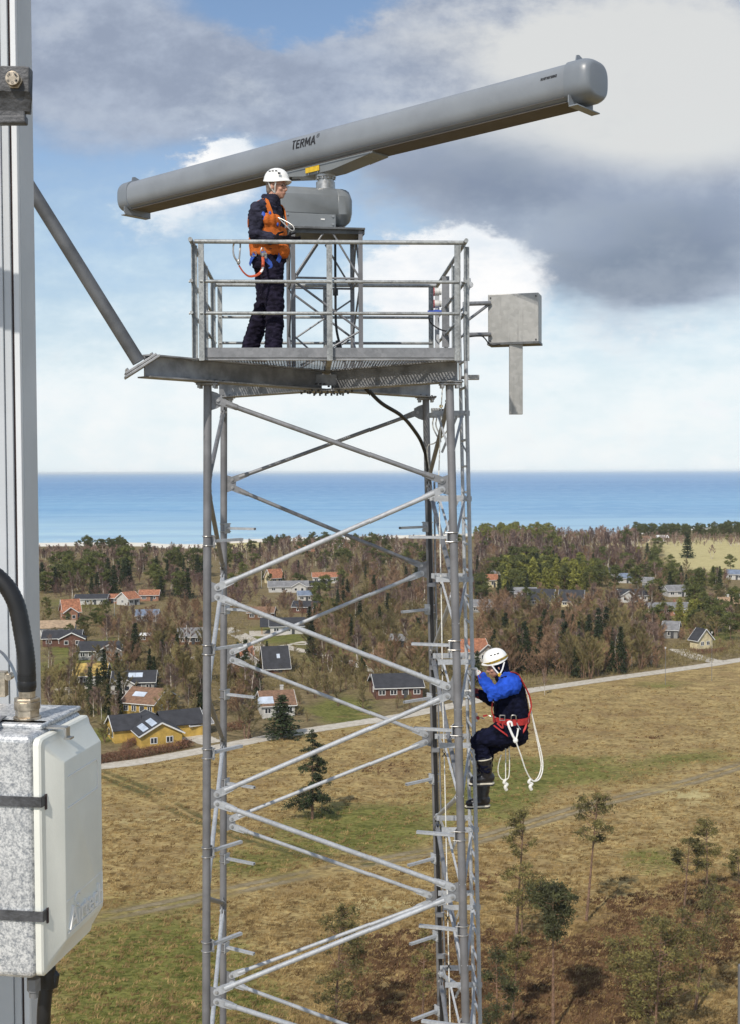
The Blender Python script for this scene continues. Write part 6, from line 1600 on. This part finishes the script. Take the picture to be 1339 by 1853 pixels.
def standing_man():
    D = 11.95; t = thing('person', P(482, 640, D), 'man in navy coverall, orange harness vest and white helmet standing on the platform', 'person')
    t.location.z = FLZ + .026; 
    J = lambda x, y, d=D: P(x, y, d)
    f = Vector((math.cos(R(27)), -math.sin(R(27)), 0)); s = Vector((math.sin(R(27)), math.cos(R(27)), 0))
    TR = [(366, 491, .070, .085), (371, 488, .095, .145), (378, 485.5, .115, .195), (395, 484, .145, .215), (420, 486, .165, .210), (445, 488, .180, .205), (465, 487.5, .170, .200), (484, 486, .150, .190), (496, 486, .10, .15)]
    def tring(y, grow=0.0):
        cx = interp([(a, b_) for a, b_, _, _ in TR], y); rf = interp([(a, c_) for a, _, c_, _ in TR], y); rs = interp([(a, d_) for a, _, _, d_ in TR], y)
        return J(cx, y), f*(rf+grow), s*(rs+grow)
    def surf(y, a, off=.0):
        c, ff, ss = tring(y, off); return c + ff*math.cos(R(a)) - ss*math.sin(R(a)), (f*math.cos(R(a)) - s*math.sin(R(a)))
    shN, elN, wrN = J(467.5, 381, 11.79), J(463, 424, 11.73), J(493, 431.5, 11.69)
    shF, elF, wrF = J(497, 381, 12.11), J(503, 428, 12.18), J(516, 433, 11.99)
    hipN, knN, anN = J(492, 484, 11.88), J(498, 553, 11.86), J(496, 632, 11.87)
    hipF, knF, anF = J(484, 484, 12.03), J(480, 548, 12.06), J(452.5, 630, 12.12)
    hc = J(501.5, 338.5, 11.955); hf = Vector((math.cos(R(24)), -math.sin(R(24)), -.04)).normalized(); hs = Vector((math.sin(R(24)), math.cos(R(24)), 0))
    # one continuous body under the clothes
    b = MB(); u = head(b, hc, hf, hs, 1.03)
    limb(b, [hc - u*.06 - hf*.02, J(492, 366)], [.056, .060])
    ellrings(b, [tring(y, -.03) for y in (367, 372, 380, 395, 420, 445, 465, 484, 494)])
    for a in ((shN, elN, wrN), (shF, elF, wrF)): limb(b, list(a), [.060, .045, .032])
    for a in ((hipN, knN, anN), (hipF, knF, anF)): limb(b, list(a), [.085, .058, .042])
    for an_, ft in ((anN, Vector((.95, -.3, 0))), (anF, Vector((.93, -.36, 0)))): limb(b, [an_, Vector((an_.x, an_.y, FLZ+.085)) + ft*.02, Vector((an_.x, an_.y, FLZ+.07)) + ft*.16], [.042, .040, .030])
    limb(b, [wrN, wrN + Vector((.05, -.005, -.006))], [.024, .012]); limb(b, [wrF, wrF + Vector((.05, -.005, -.006))], [.024, .012])
    body = fuse(b, 'body', M['skin'], t, .0075, 3)
    face_parts(t, hc, hf, hs, u, 1.03)
    # hair at nape and temples
    b = MB(); b.sphere(hc - hf*.022 + u*.018, (.094, .0835, .100), 18, 12, (hf, hs, u)); b.sphere(hc - hf*.052 - u*.025, (.058, .070, .075), 14, 9, (hf, hs, u)); fuse(b, 'hair', M['hair'], t, .008, 2, .003, 60)
    # glasses
    b = MB()
    for q in (-1, 1):
        c_ = hc + hf*.102 + hs*q*.034 + u*.006; b.tube([c_ + hs*.022*math.cos(i*.4488) + u*.015*math.sin(i*.4488) for i in range(15)], .0018, 6, False)
        b.tube([c_ + hs*q*.024 + u*.004, hc + hf*.02 + hs*q*.086 + u*.006, hc - hf*.01 + hs*q*.086], .0018, 6)
    b.tube([hc + hf*.103 - hs*.012 + u*.008, hc + hf*.108 + u*.011, hc + hf*.103 + hs*.012 + u*.008], .0018, 6); b.done('glasses', M['dark'], t, True)
    helmet(t, hc + u*.046 - hf*.004, hf, hs, u, .134, .112, .140)
    b = MB()
    for q in (-1, 1):
        pts = [hc + hf*.045 + hs*q*.094 + u*.05, hc + hf*.030 + hs*q*.088 - u*.015, hc + hf*.018 + hs*q*.066 - u*.075, hc + hf*.030 + hs*q*.030 - u*.108]
        ribbon(b, pts, [hs*q]*4, .014, .003); pts = [hc - hf*.05 + hs*q*.094 + u*.04, hc - hf*.02 + hs*q*.088 - u*.02, hc + hf*.016 + hs*q*.070 - u*.070]; ribbon(b, pts, [hs*q]*3, .012, .003)
    b.done('chin_strap', M['socket'], t)
    b = MB(); q_ = hc + u*.105 + hf*.075 - hs*.096; nn_ = (hf*.55 - hs*.75 + u*.35).normalized(); b.box(q_ + nn_*.012, nn_.cross(u).normalized()*.014, nn_.cross(nn_.cross(u)).normalized()*.010, nn_*.003); b.done('badge', M['dark'], t)
    # clothes
    b = MB(); ellrings(b, [tring(y) for y in (366.5, 371, 378, 387, 395, 408, 420, 433, 445, 458, 470)])
    limb(b, [shN, lerp(shN, elN, .5), elN, lerp(elN, wrN, .55), wrN], [.092, .080, .073, .062, .050]); limb(b, [shF, elF, wrF], [.092, .073, .050])
    limb(b, [J(488, 372, 11.9), shN], [.09, .09]); limb(b, [J(490, 372, 12.0), shF], [.09, .09])
    fuse(b, 'jacket', M['navy'], t, .009, 3, .024, 12, 2)
    b = MB(); c_ = J(492, 360); 
    ellrings(b, [(c_ - ZV*.07, f*.088, s*.100), (c_ - ZV*.02, f*.092, s*.096), (c_ + ZV*.035 - f*.012, f*.092, s*.092), (c_ + ZV*.045 - f*.012, f*.080, s*.080), (c_ - ZV*.03, f*.06, s*.06)]); fuse(b, 'collar', M['navy'], t, .009, 2, .010, 22)
    b = MB(); ellrings(b, [tring(y, .002) for y in (462, 470, 478, 486, 495)])
    limb(b, [hipN, lerp(hipN, knN, .5), knN, lerp(knN, anN, .5), anN - ZV*.02], [.125, .108, .094, .092, .088]); limb(b, [hipF, lerp(hipF, knF, .5), knF, lerp(knF, anF, .5), anF - ZV*.02], [.125, .105, .090, .090, .088])
    fuse(b, 'trousers', M['navy2'], t, .009, 3, .024, 10, 5)
    for an_, ft in ((anN, Vector((.95, -.3, 0))), (anF, Vector((.93, -.36, 0)))):
        b = MB(); a0 = Vector((an_.x, an_.y, FLZ+.09)); limb(b, [an_ + ZV*.01 - ft*.03, a0 - ft*.035, a0 + ft*.07 - ZV*.025, a0 + ft*.17 - ZV*.035], [.052, .056, .050, .042]); fuse(b, 'boot', M['tanboot'], t, .010, 3)
    # orange vest: band round the waist and chest panel
    b = MB(); n_ = 26
    ellrings(b, [tring(y, g) for y, g in ((412, .004), (414, .010), (425, .012), (440, .014), (452, .016), (462, .014), (467, .004))])
    for a in (20, 36, 52): p, nr = surf(405, a, .006); b.sphere(p, (.05, .05, .07), 10, 7)
    p, nr = surf(458, 8, .01); b.sphere(p, (.070, .09, .075), 14, 9)
    fuse(b, 'harness_vest', M['orange'], t, .010, 3, .008, 14, 8)
    b = MB()
    for sg in (1, -1):
        pts, nr = [], []
        for y, a in ((412, 34), (402, 36), (390, 39), (379, 46), (371, 62), (367.5, 95), (370, 128), (378, 142), (395, 150), (412, 155)):
            p, n = surf(y, a*sg, .016 if y > 372 else .024); pts.append(p); nr.append(n + ZV*(1.2 if y < 373 else .1))
        ribbon(b, catmull(pts, 4), [nr[min(int(i/4+.5), len(nr)-1)] for i in range(len(pts)*4-3)], .050, .012)
    b.done('shoulder_strap', M['orange'], t, True)
    b = MB()
    for y, a, w_, h_ in ((400, 62, .05, .06), (394, 40, .025, .03), (403, 30, .025, .02), (412, 22, .02, .03)):
        p, n = surf(y, a, .026); b.sphere(p, (w_*.6, .02, h_*.8), 10, 7)
    b.done('chest_pad', M['bluepad'], t, True)
    b = MB()
    for L_ in ([(466, 98), (474, 112), (482, 128)], [(462, 70), (468, 68), (476, 60), (484, 44)], [(463, 20), (474, 22), (486, 26), (496, 30)]):
        pts = [surf(y, a, .022) for y, a in L_]; ribbon(b, catmull([p for p, _ in pts], 4), [pts[min(int(i/4+.5), len(pts)-1)][1] for i in range(len(pts)*4-3)], .042, .008)
    q0_, n0_ = surf(486, 44, .01); b.sphere(q0_, (.04, .03, .05), 10, 7)
    b.done('leg_strap', M['bluepad'], t, True)
    b = MB()
    p, n = surf(466, 98, .032); uu = ZV; vv = n.cross(uu).normalized()
    b.tube([p + vv*x + uu*z for x, z in ((-.025,-.02), (.025,-.02), (.025,.02), (-.025,.02), (-.025,-.02))], .004, 6)
    p, n = surf(470, 66, .035); b.box(p, n*.006, n.cross(ZV)*.026, ZV*.028)
    b.done('buckle', M['steel'], t)
    # chest carabiner
    b = MB(); a_, c_ = P(504, 394, 11.70), P(532, 415, 11.66); d_ = (c_ - a_).normalized(); w_ = d_.cross(Vector((0, 1, 0))).normalized()
    b.tube(catmull([a_, a_ + d_*.05 + w_*.012, c_ - d_*.05 + w_*.024, c_ + w_*.01, c_ - w_*.02, c_ - d_*.06 - w_*.018, a_ + d_*.05 - w_*.006, a_], 5), .0065, 8); b.done('carabiner', M['steel'], t, True)
    # gloved hands
    b = MB(); al = Vector((.93, -.10, -.12)).normalized(); sd_ = Vector((.10, -.45, .75)); sd_ = (sd_ - al*sd_.dot(al)).normalized(); bk = al.cross(sd_).normalized(); bk = bk if bk.y < 0 else -bk
    hand(b, wrN + al*.065, al, bk, sd_, 1.08, 1.0); limb(b, [wrN - al*.02, wrN + al*.03], [.044, .034]); fuse(b, 'glove', M['gloveblack'], t, .0045, 2)
    b = MB(); hand(b, wrF + al*.06, al, bk, sd_, 1.05, 1.0); limb(b, [wrF - al*.02, wrF + al*.03], [.044, .034]); fuse(b, 'glove', M['gloveblack'], t, .0045, 2)
    # lanyard clipped on the rail
    ln = thing('lanyard', P(450, 500, 11.6), 'orange red lanyard from the standing man\'s hip to a steel hook on the railing', 'lanyard')
    A_ = P(476, 462, 11.70); B_ = P(431, 476, 11.47)
    pts = catmull([A_, P(477, 475, 11.66), P(475, 488, 11.64), P(467, 497, 11.60), P(452, 500, 11.55), P(441, 492, 11.5), P(433, 480, 11.48)], 6)
    b = MB(); b.tube(pts, [(.014, .006)]*len(pts), 8); b.done('webbing', M['lanyard'], ln, True)
    b = MB(); b.tube(pts[10:16], [(.0165, .009)]*6, 8); b.done('webbing_label', M['white'], ln, True)
    b = MB(); hk = catmull([P(432, 476, 11.47), P(424, 462, 11.45), P(423, 445, 11.45), P(428, 436, 11.42), P(435, 438, 11.48), P(435, 455, 11.46), P(433, 474, 11.47)], 6); b.tube(hk, .0085, 10); b.sphere(P(432.5, 474, 11.47), (.018, .016, .03), 10, 7); b.done('hook', M['steel'], ln, True)
    b = MB(); b.tube(catmull([P(475, 448, 11.66), P(472.5, 455, 11.66), P(475, 464, 11.68), P(479, 457, 11.68), P(477, 448, 11.66)], 5), .006, 8); b.done('hip_carabiner', M['steel'], ln, True)
    return t
standing_man()

def climber():
    D = 12.56; t = thing('person', P(871, 1455, D), 'climber in blue and black suit, red harness belt and white helmet on the ladder', 'person')
    J = lambda x, y, d=0: P(x, y, D + d)
    X = Vector((1, 0, 0)); Y = Vector((0, 1, 0))
    f0 = Vector((-1, 0, 0))
    def tr(x, y, tilt, rf, rs, g=0): # tilt: how far the spine leans
        u = Vector((math.sin(R(tilt)), 0, math.cos(R(tilt)))); f = Vector((-math.cos(R(tilt)), 0, math.sin(R(tilt)))); return J(x, y), f*(rf+g), Y*(rs+g)
    TOR = [(913, 1222, -25, .075, .10), (920, 1229, -22, .105, .185), (922, 1238, -15, .130, .215), (923, 1252, -8, .155, .215), (923.5, 1270, -2, .178, .205), (924, 1288, 2, .185, .195), (925, 1302, 5, .170, .185), (927, 1318, 10, .150, .185), (927, 1330, 12, .12, .16)]
    shN, elN = J(922, 1240, -.20), J(892, 1258, -.27); c0 = stile_pt(0, P(854, 1216, 12.4).z - CAMZ); c1 = stile_pt(1, P(846, 1257, 12.8).z - CAMZ)
    wN = c0 + Vector((.085, .03, -.045)); wF = c1 + Vector((.09, -.02, .015))
    shF, elF = J(917, 1242, .20), J(888, 1266, .22)
    hipN, knN, anN = J(926, 1322, -.10), J(867, 1340, -.12), J(880, 1402, -.06)
    hipF, knF, anF = J(924, 1322, .10), J(876, 1358, .12), J(872.5, 1443, .06)
    hc = J(897.5, 1204.5, 0); hf = Vector((-.95, -.10, -.26)).normalized(); hs = Vector((.10, -1, 0)).normalized(); hs = (hs - hf*hs.dot(hf)).normalized()
    b = MB(); u = head(b, hc, hf, hs, 1.02)
    limb(b, [hc - u*.06 - hf*.02, J(912, 1226)], [.056, .062])
    ellrings(b, [tr(*q, g=-.03) for q in TOR])
    for a in ((shN, elN, wN), (shF, elF, wF)): limb(b, list(a), [.060, .045, .032])
    for a in ((hipN, knN, anN), (hipF, knF, anF)): limb(b, list(a), [.085, .058, .042])
    for a in (anN, anF): limb(b, [a - ZV*.03, a + Vector((-.10, -.01, -.055))], [.028, .020])
    limb(b, [wN, c0 + Vector((.045, .01, 0))], [.030, .024]); limb(b, [wF, c1 + Vector((.045, -.01, 0))], [.030, .024])
    fuse(b, 'body', M['skin'], t, .0075, 3); face_parts(t, hc, hf, hs, u, 1.02)
    hl_ = helmet(t, hc + u*.048 - hf*.004, hf, hs, u, .134, .112, .138, brim=.018)
    b = MB(); pts = [hc + u*(.070 - .010*math.cos(a)) - hf*.004 + hf*.1375*math.cos(a) + hs*.1155*math.sin(a) for a in [2*math.pi*i/40 for i in range(41)]]
    ribbon(b, pts, [(p - (hc + u*.07)) for p in pts], .022, .003); b.done('headlamp_strap', M['stripe'], hl_, True)
    # hood round the head, open at the face
    b = MB(); b.sphere(hc - hf*.030 - u*.005, (.098, .096, .118), 18, 12, (hf, hs, u)); b.sphere(hc - hf*.035 - u*.085, (.090, .092, .075), 16, 10, (hf, hs, u))
    limb(b, [hc - hf*.03 - u*.10, J(913, 1229)], [.088, .10]); fuse(b, 'hood', M['midnight'], t, .009, 3, .006, 20)
    b = MB()
    for q in (-1, 1):
        k = hc + hs*q*.100 - u*.080 + hf*.010
        ribbon(b, [hc + hf*.065 + hs*q*.098 + u*.045, hc + hf*.040 + hs*q*.100 - u*.02, k], [hs*q]*3, .014, .004); ribbon(b, [hc - hf*.075 + hs*q*.094 + u*.035, hc - hf*.035 + hs*q*.101 - u*.03, k], [hs*q]*3, .014, .004)
    b.done('chin_strap', M['white'], t); b = MB(); b.disc(hc - u*.080 + hf*.010 + hs*.105, hs, .020, .012, 14); b.done('strap_button', M['yellow'], t)
    # jacket: lower dark part with torso, blue yoke and sleeves
    b = MB(); ellrings(b, [tr(*q) for q in TOR[:8]]); limb(b, [J(917, 1236, -.1), shN], [.10, .095]); limb(b, [J(915, 1236, .1), shF], [.10, .095])
    limb(b, [shN, elN, wN], [.088, .066, .044]); limb(b, [shF, elF, wF], [.092, .074, .050])
    fuse(b, 'jacket', M['midnight'], t, .010, 4, .014, 11, 3)
    b = MB()
    limb(b, [shN + Vector((.01, 0, .01)), lerp(shN, elN, .5) + ZV*.005, elN + Vector((.0, -.005, .012)), lerp(elN, wN, .5) + ZV*.012, lerp(elN, wN, .86) + ZV*.006], [.102, .090, .078, .064, .052])
    limb(b, [J(920, 1234, -.09), shN + Vector((.02, .0, .005))], [.112, .103]); limb(b, [J(919, 1234, .09), shF + Vector((.02, 0, .005))], [.112, .103])
    fuse(b, 'blue_sleeve', M['royal'], t, .009, 3, .022, 13, 6)
    for w, e in ((wN, elN), (wF, elF)):
        b = MB(); d_ = (w - e).normalized(); limb(b, [w - d_*.05, w - d_*.005], [.052, .049]); fuse(b, 'cuff', M['maroon'], t, .008, 2)
    b = MB(); ellrings(b, [tr(*q, g=.004) for q in TOR[6:]]); b.sphere(J(933, 1326), (.13, .17, .15), 16, 10)
    limb(b, [hipN, lerp(hipN, knN, .5), knN, lerp(knN, anN, .45), lerp(knN, anN, .8)], [.145, .125, .100, .088, .075]); limb(b, [hipF, lerp(hipF, knF, .5), knF, lerp(knF, anF, .45)], [.14, .12, .098, .086])
    fuse(b, 'trousers', M['midnight'], t, .009, 3, .024, 10, 9)
    b = MB(); c_ = lerp(knN, anN, .52); ribbon(b, [c_ + Vector((.09*math.cos(a) + .03*0, .09*math.sin(a) - .0, .012*math.cos(a))) for a in [R(-150 + 12*i) for i in range(12)]], [Vector((math.cos(a), math.sin(a), 0)) for a in [R(-150 + 12*i) for i in range(12)]], .010, .004); b.done('reflective_piping', M['sole'], t)
    for an_, kn, sh in ((anN, knN, .52), (anF, knF, .45)):
        b = MB(); up = lerp(kn, an_, sh); ft = Vector((-.98, -.12, -.02)).normalized()
        h0 = an_ + ZV*-.035
        limb(b, [up, lerp(up, an_, .6), an_, an_ - ZV*.03 - ft*.03], [.088, .074, .062, .056]); limb(b, [h0 - ft*.02, h0 + ft*.09 - ZV*.010, h0 + ft*.148 - ZV*.018], [.052, .046, .039])
        bo = fuse(b, 'boot', M['boot'], t, .009, 3, .006, 16)
        q = MB(); zs = h0.z - .060
        ol = [h0 + ft*x + Y*y for x, y in ((-.075, -.03), (-.055, -.046), (.0, -.045), (.08, -.05), (.14, -.046), (.18, -.026), (.195, 0), (.18, .026), (.14, .046), (.08, .05), (0, .045), (-.055, .046), (-.075, .03), (-.082, 0))]
        q.loft([[Vector((p.x, p.y, zs)) for p in ol], [Vector((p.x, p.y, zs+.016)) for p in ol]]); q.done('sole', M['sole'], bo, bevel=.004)
        q = MB(); q.loft([[Vector((p.x, p.y, zs-.014)) for p in ol], [Vector((p.x, p.y, zs)) for p in ol]]); q.done('tread', M['boot'], bo)
    # gloves closed round the stiles
    for c_, w, sg in ((c0, wN, 1), (c1, wF, -1)):
        b = MB(); wd_ = Vector((w.x - c_.x, w.y - c_.y, 0)).normalized(); sd_ = Vector((-wd_.y, wd_.x, 0))*sg; ax_ = (stile_pt(0, 1) - stile_pt(0, -1)).normalized()
        palm = c_ + wd_*.040; b.sphere(palm, (.020, .030, .046), 12, 8, (wd_, sd_, ZV))
        limb(b, [w, lerp(w, palm, .6)], [.040, .034])
        for i, ln in enumerate((.95, 1.08, 1.0, .82)):
            zz = (1.5 - i)*.0215; r_ = .0325 - (.001*i)
            pts = [c_ + ax_*zz + (wd_*math.cos(a) + sd_*math.sin(a))*r_ for a in [R(25 + k*37*ln) for k in range(6)]]; limb(b, pts, [.0115, .011, .011, .0105, .010, .009], 8)
        pts = [c_ + ax_*(.030 + .004*k) + (wd_*math.cos(a) - sd_*math.sin(a))*.034 for k, a in enumerate([R(20 + k*34) for k in range(4)])]; limb(b, pts, [.014, .0125, .0115, .010], 8)
        fuse(b, 'glove', M['glovewhite'], t, .0045, 2)
    # harness: belt, leg and back straps, buckles
    b = MB(); c_, fv, sv = tr(924.5, 1300, 4, .176, .192, .012); fn = fv.normalized()
    pts = [c_ + fv*math.cos(a) + sv*math.sin(a) + Vector((0,0,-.012*math.cos(a))) for a in [2*math.pi*i/36 for i in range(37)]]
    ribbon(b, pts, [p - c_ for p in pts], .066, .010); b.done('belt', M['redweb'], t, True)
    b = MB()
    for L_ in ([(893, 1313, -.17), (905, 1322, -.245), (920, 1333, -.235)], [(899, 1309, -.2), (909, 1318, -.25), (908, 1309, -.24)], [(951, 1303, -.12), (950, 1316, -.17), (943, 1328, -.2), (938, 1333, -.2)], [(953, 1300, -.08), (960, 1282, -.05), (958, 1262, -.05), (948, 1240, -.08), (936, 1220, -.1), (923, 1216, -.13)], [(893, 1300, -.16), (889, 1285, -.17), (891, 1268, -.18)]):
        q = catmull([J(*p) for p in L_], 5); b.tube(q, [(.011, .006)]*len(q), 8)
    b.done('harness_strap', M['redweb'], t, True)
    b = MB()
    def sq(cx, cy, w, h, d): b.tube([J(cx-w, cy-h, d), J(cx+w, cy-h, d), J(cx+w, cy+h, d), J(cx-w, cy+h, d), J(cx-w, cy-h, d)], .006, 6)
    sq(908, 1299, 4.5, 4.5, -.235); b.box(J(952, 1303, -.10), (.018, 0, 0), (0, .02, 0), (0, 0, .020))
    b.tube(catmull([J(924, 1302, -.235), J(925, 1295, -.245), J(932, 1295, -.245), J(933, 1302, -.235)], 5), .006, 6); b.tube([J(891, 1265, -.2), J(892, 1271, -.2)], .007, 6)
    b.done('buckle', M['steel'], t)
    # big white snap hook and ropes
    sn = thing('snap_hook', J(932, 1341, -.27), 'large white snap hook hanging from the climber\'s red belt', 'hook')
    b = MB(); b.tube(catmull([J(932, 1341, -.27), J(925, 1327, -.27), J(919, 1312, -.265), J(919, 1307, -.26), J(924, 1307, -.26), J(926, 1314, -.262)], 6), [.013]*25 + [.012]*6, 10); b.tube([J(932, 1341, -.27), J(935, 1330, -.27), J(937, 1318, -.265)], .009, 8); b.sphere(J(932, 1340, -.27), (.026, .016, .030), 10, 8); b.done('hook', M['white'], sn, True)
    b = MB(); b.tube([J(934, 1318, -.262), J(938, 1319, -.262)], .007, 6); b.tube(catmull([J(934, 1308, -.25), J(938, 1316, -.258), J(941, 1320, -.26)], 4), .006, 6); b.done('gate', M['steel'], sn, True)
    def rope(L_, label, r_=.0072, knot=None):
        tt = thing('rope', J(*L_[-1]), label, 'rope')
        q = catmull([J(*p) for p in L_], 8); b = MB(); b.tube(q, [r_*(1 + .10*math.sin(i*2.4)) for i in range(len(q))], 8); b.done('strand', M['rope'], tt, True)
        if knot:
            b = MB(); k = J(*knot); b.tube(catmull([k, k + Vector((-.02, -.01, -.03)), k + Vector((.015, .01, -.05)), k + Vector((-.005, -.01, -.075)), k + Vector((.01, 0, -.11))], 5), [.015]*10 + [.018]*11, 8); b.done('knot', M['rope'], tt, True)
    rope([(933, 1343, -.27), (941, 1365, -.25), (950, 1392, -.22), (959, 1409, -.18), (967, 1414, -.15), (976, 1408, -.1), (981, 1392, -.05), (980, 1370, -.03), (972, 1335, -.02), (962, 1295, -.03), (956, 1268, -.02), (953, 1252, -.03)], 'white rope looping from the snap hook round behind the climber\'s back', knot=(959, 1410, -.18))
    rope([(959, 1409, -.18), (966, 1413, -.12), (974, 1404, -.06), (978.5, 1385, -.02), (975, 1360, 0), (968, 1325, 0), (961, 1292, .02)], 'second strand of white rope hanging behind the climber\'s back', .007)
    rope([(906, 1366, -.05), (901, 1385, 0), (901, 1400, .02), (907, 1410, .03), (914, 1411, .03), (920, 1404, .03), (921, 1375, .02), (920, 1352, 0)], 'thin white rope loop dangling under the climber\'s thigh', .006, (914, 1411, .03))
    rope([(914, 1354, .02), (914, 1380, .03), (914, 1411, .03)], 'straight thin white rope hanging under the climber\'s thigh', .006)
    fa = thing('fall_arrester', P(866, 1299, 12.6), 'small red and steel fall arrester between the ladder and the climber\'s harness', 'fall arrester')
    b = MB(); b.disc(P(864, 1299, 12.58), Y, .018, .03, 14); b.box(P(877, 1295, 12.58), (.022, 0, .004), (0, .008, 0), (0, 0, .008)); b.done('red_body', M['redp'], fa)
    b = MB(); b.box(P(860, 1298, 12.6), (.018, 0, 0), (0, .012, 0), (0, 0, .045)); b.tube([P(868, 1298, 12.58), P(876, 1301, 12.58)], .006, 6); b.tube(catmull([P(884, 1295, 12.56), P(890, 1297, 12.54), P(896, 1298, 12.45)], 4), .006, 6); b.done('shackle', M['steel'], fa, True)
    return t
climber()

# ---------------------------------------------------------------- sea haze: one even block of air round everything
def build_haze():
    m = bpy.data.materials.new('pale haze'); m.use_nodes = True
    g = NT(m.node_tree); g.n.remove(g.n['Principled BSDF'])
    v = g.new('ShaderNodeVolumePrincipled'); v.inputs['Color'].default_value = (0.84, 0.93, 1.0, 1); v.inputs['Density'].default_value = HAZE; v.inputs['Anisotropy'].default_value = -0.45
    g.l.new(v.outputs[0], g.n['Material Output'].inputs['Volume'])
    b = MB(); b.abox((-72000, -6000, -6.0), (72000, 76000, 62.0))
    o = b.done('haze', m); tag(o, 'pale haze that softens the far sea and the horizon', 'haze', None, 'stuff')
HAZE = 1/26000
build_haze()
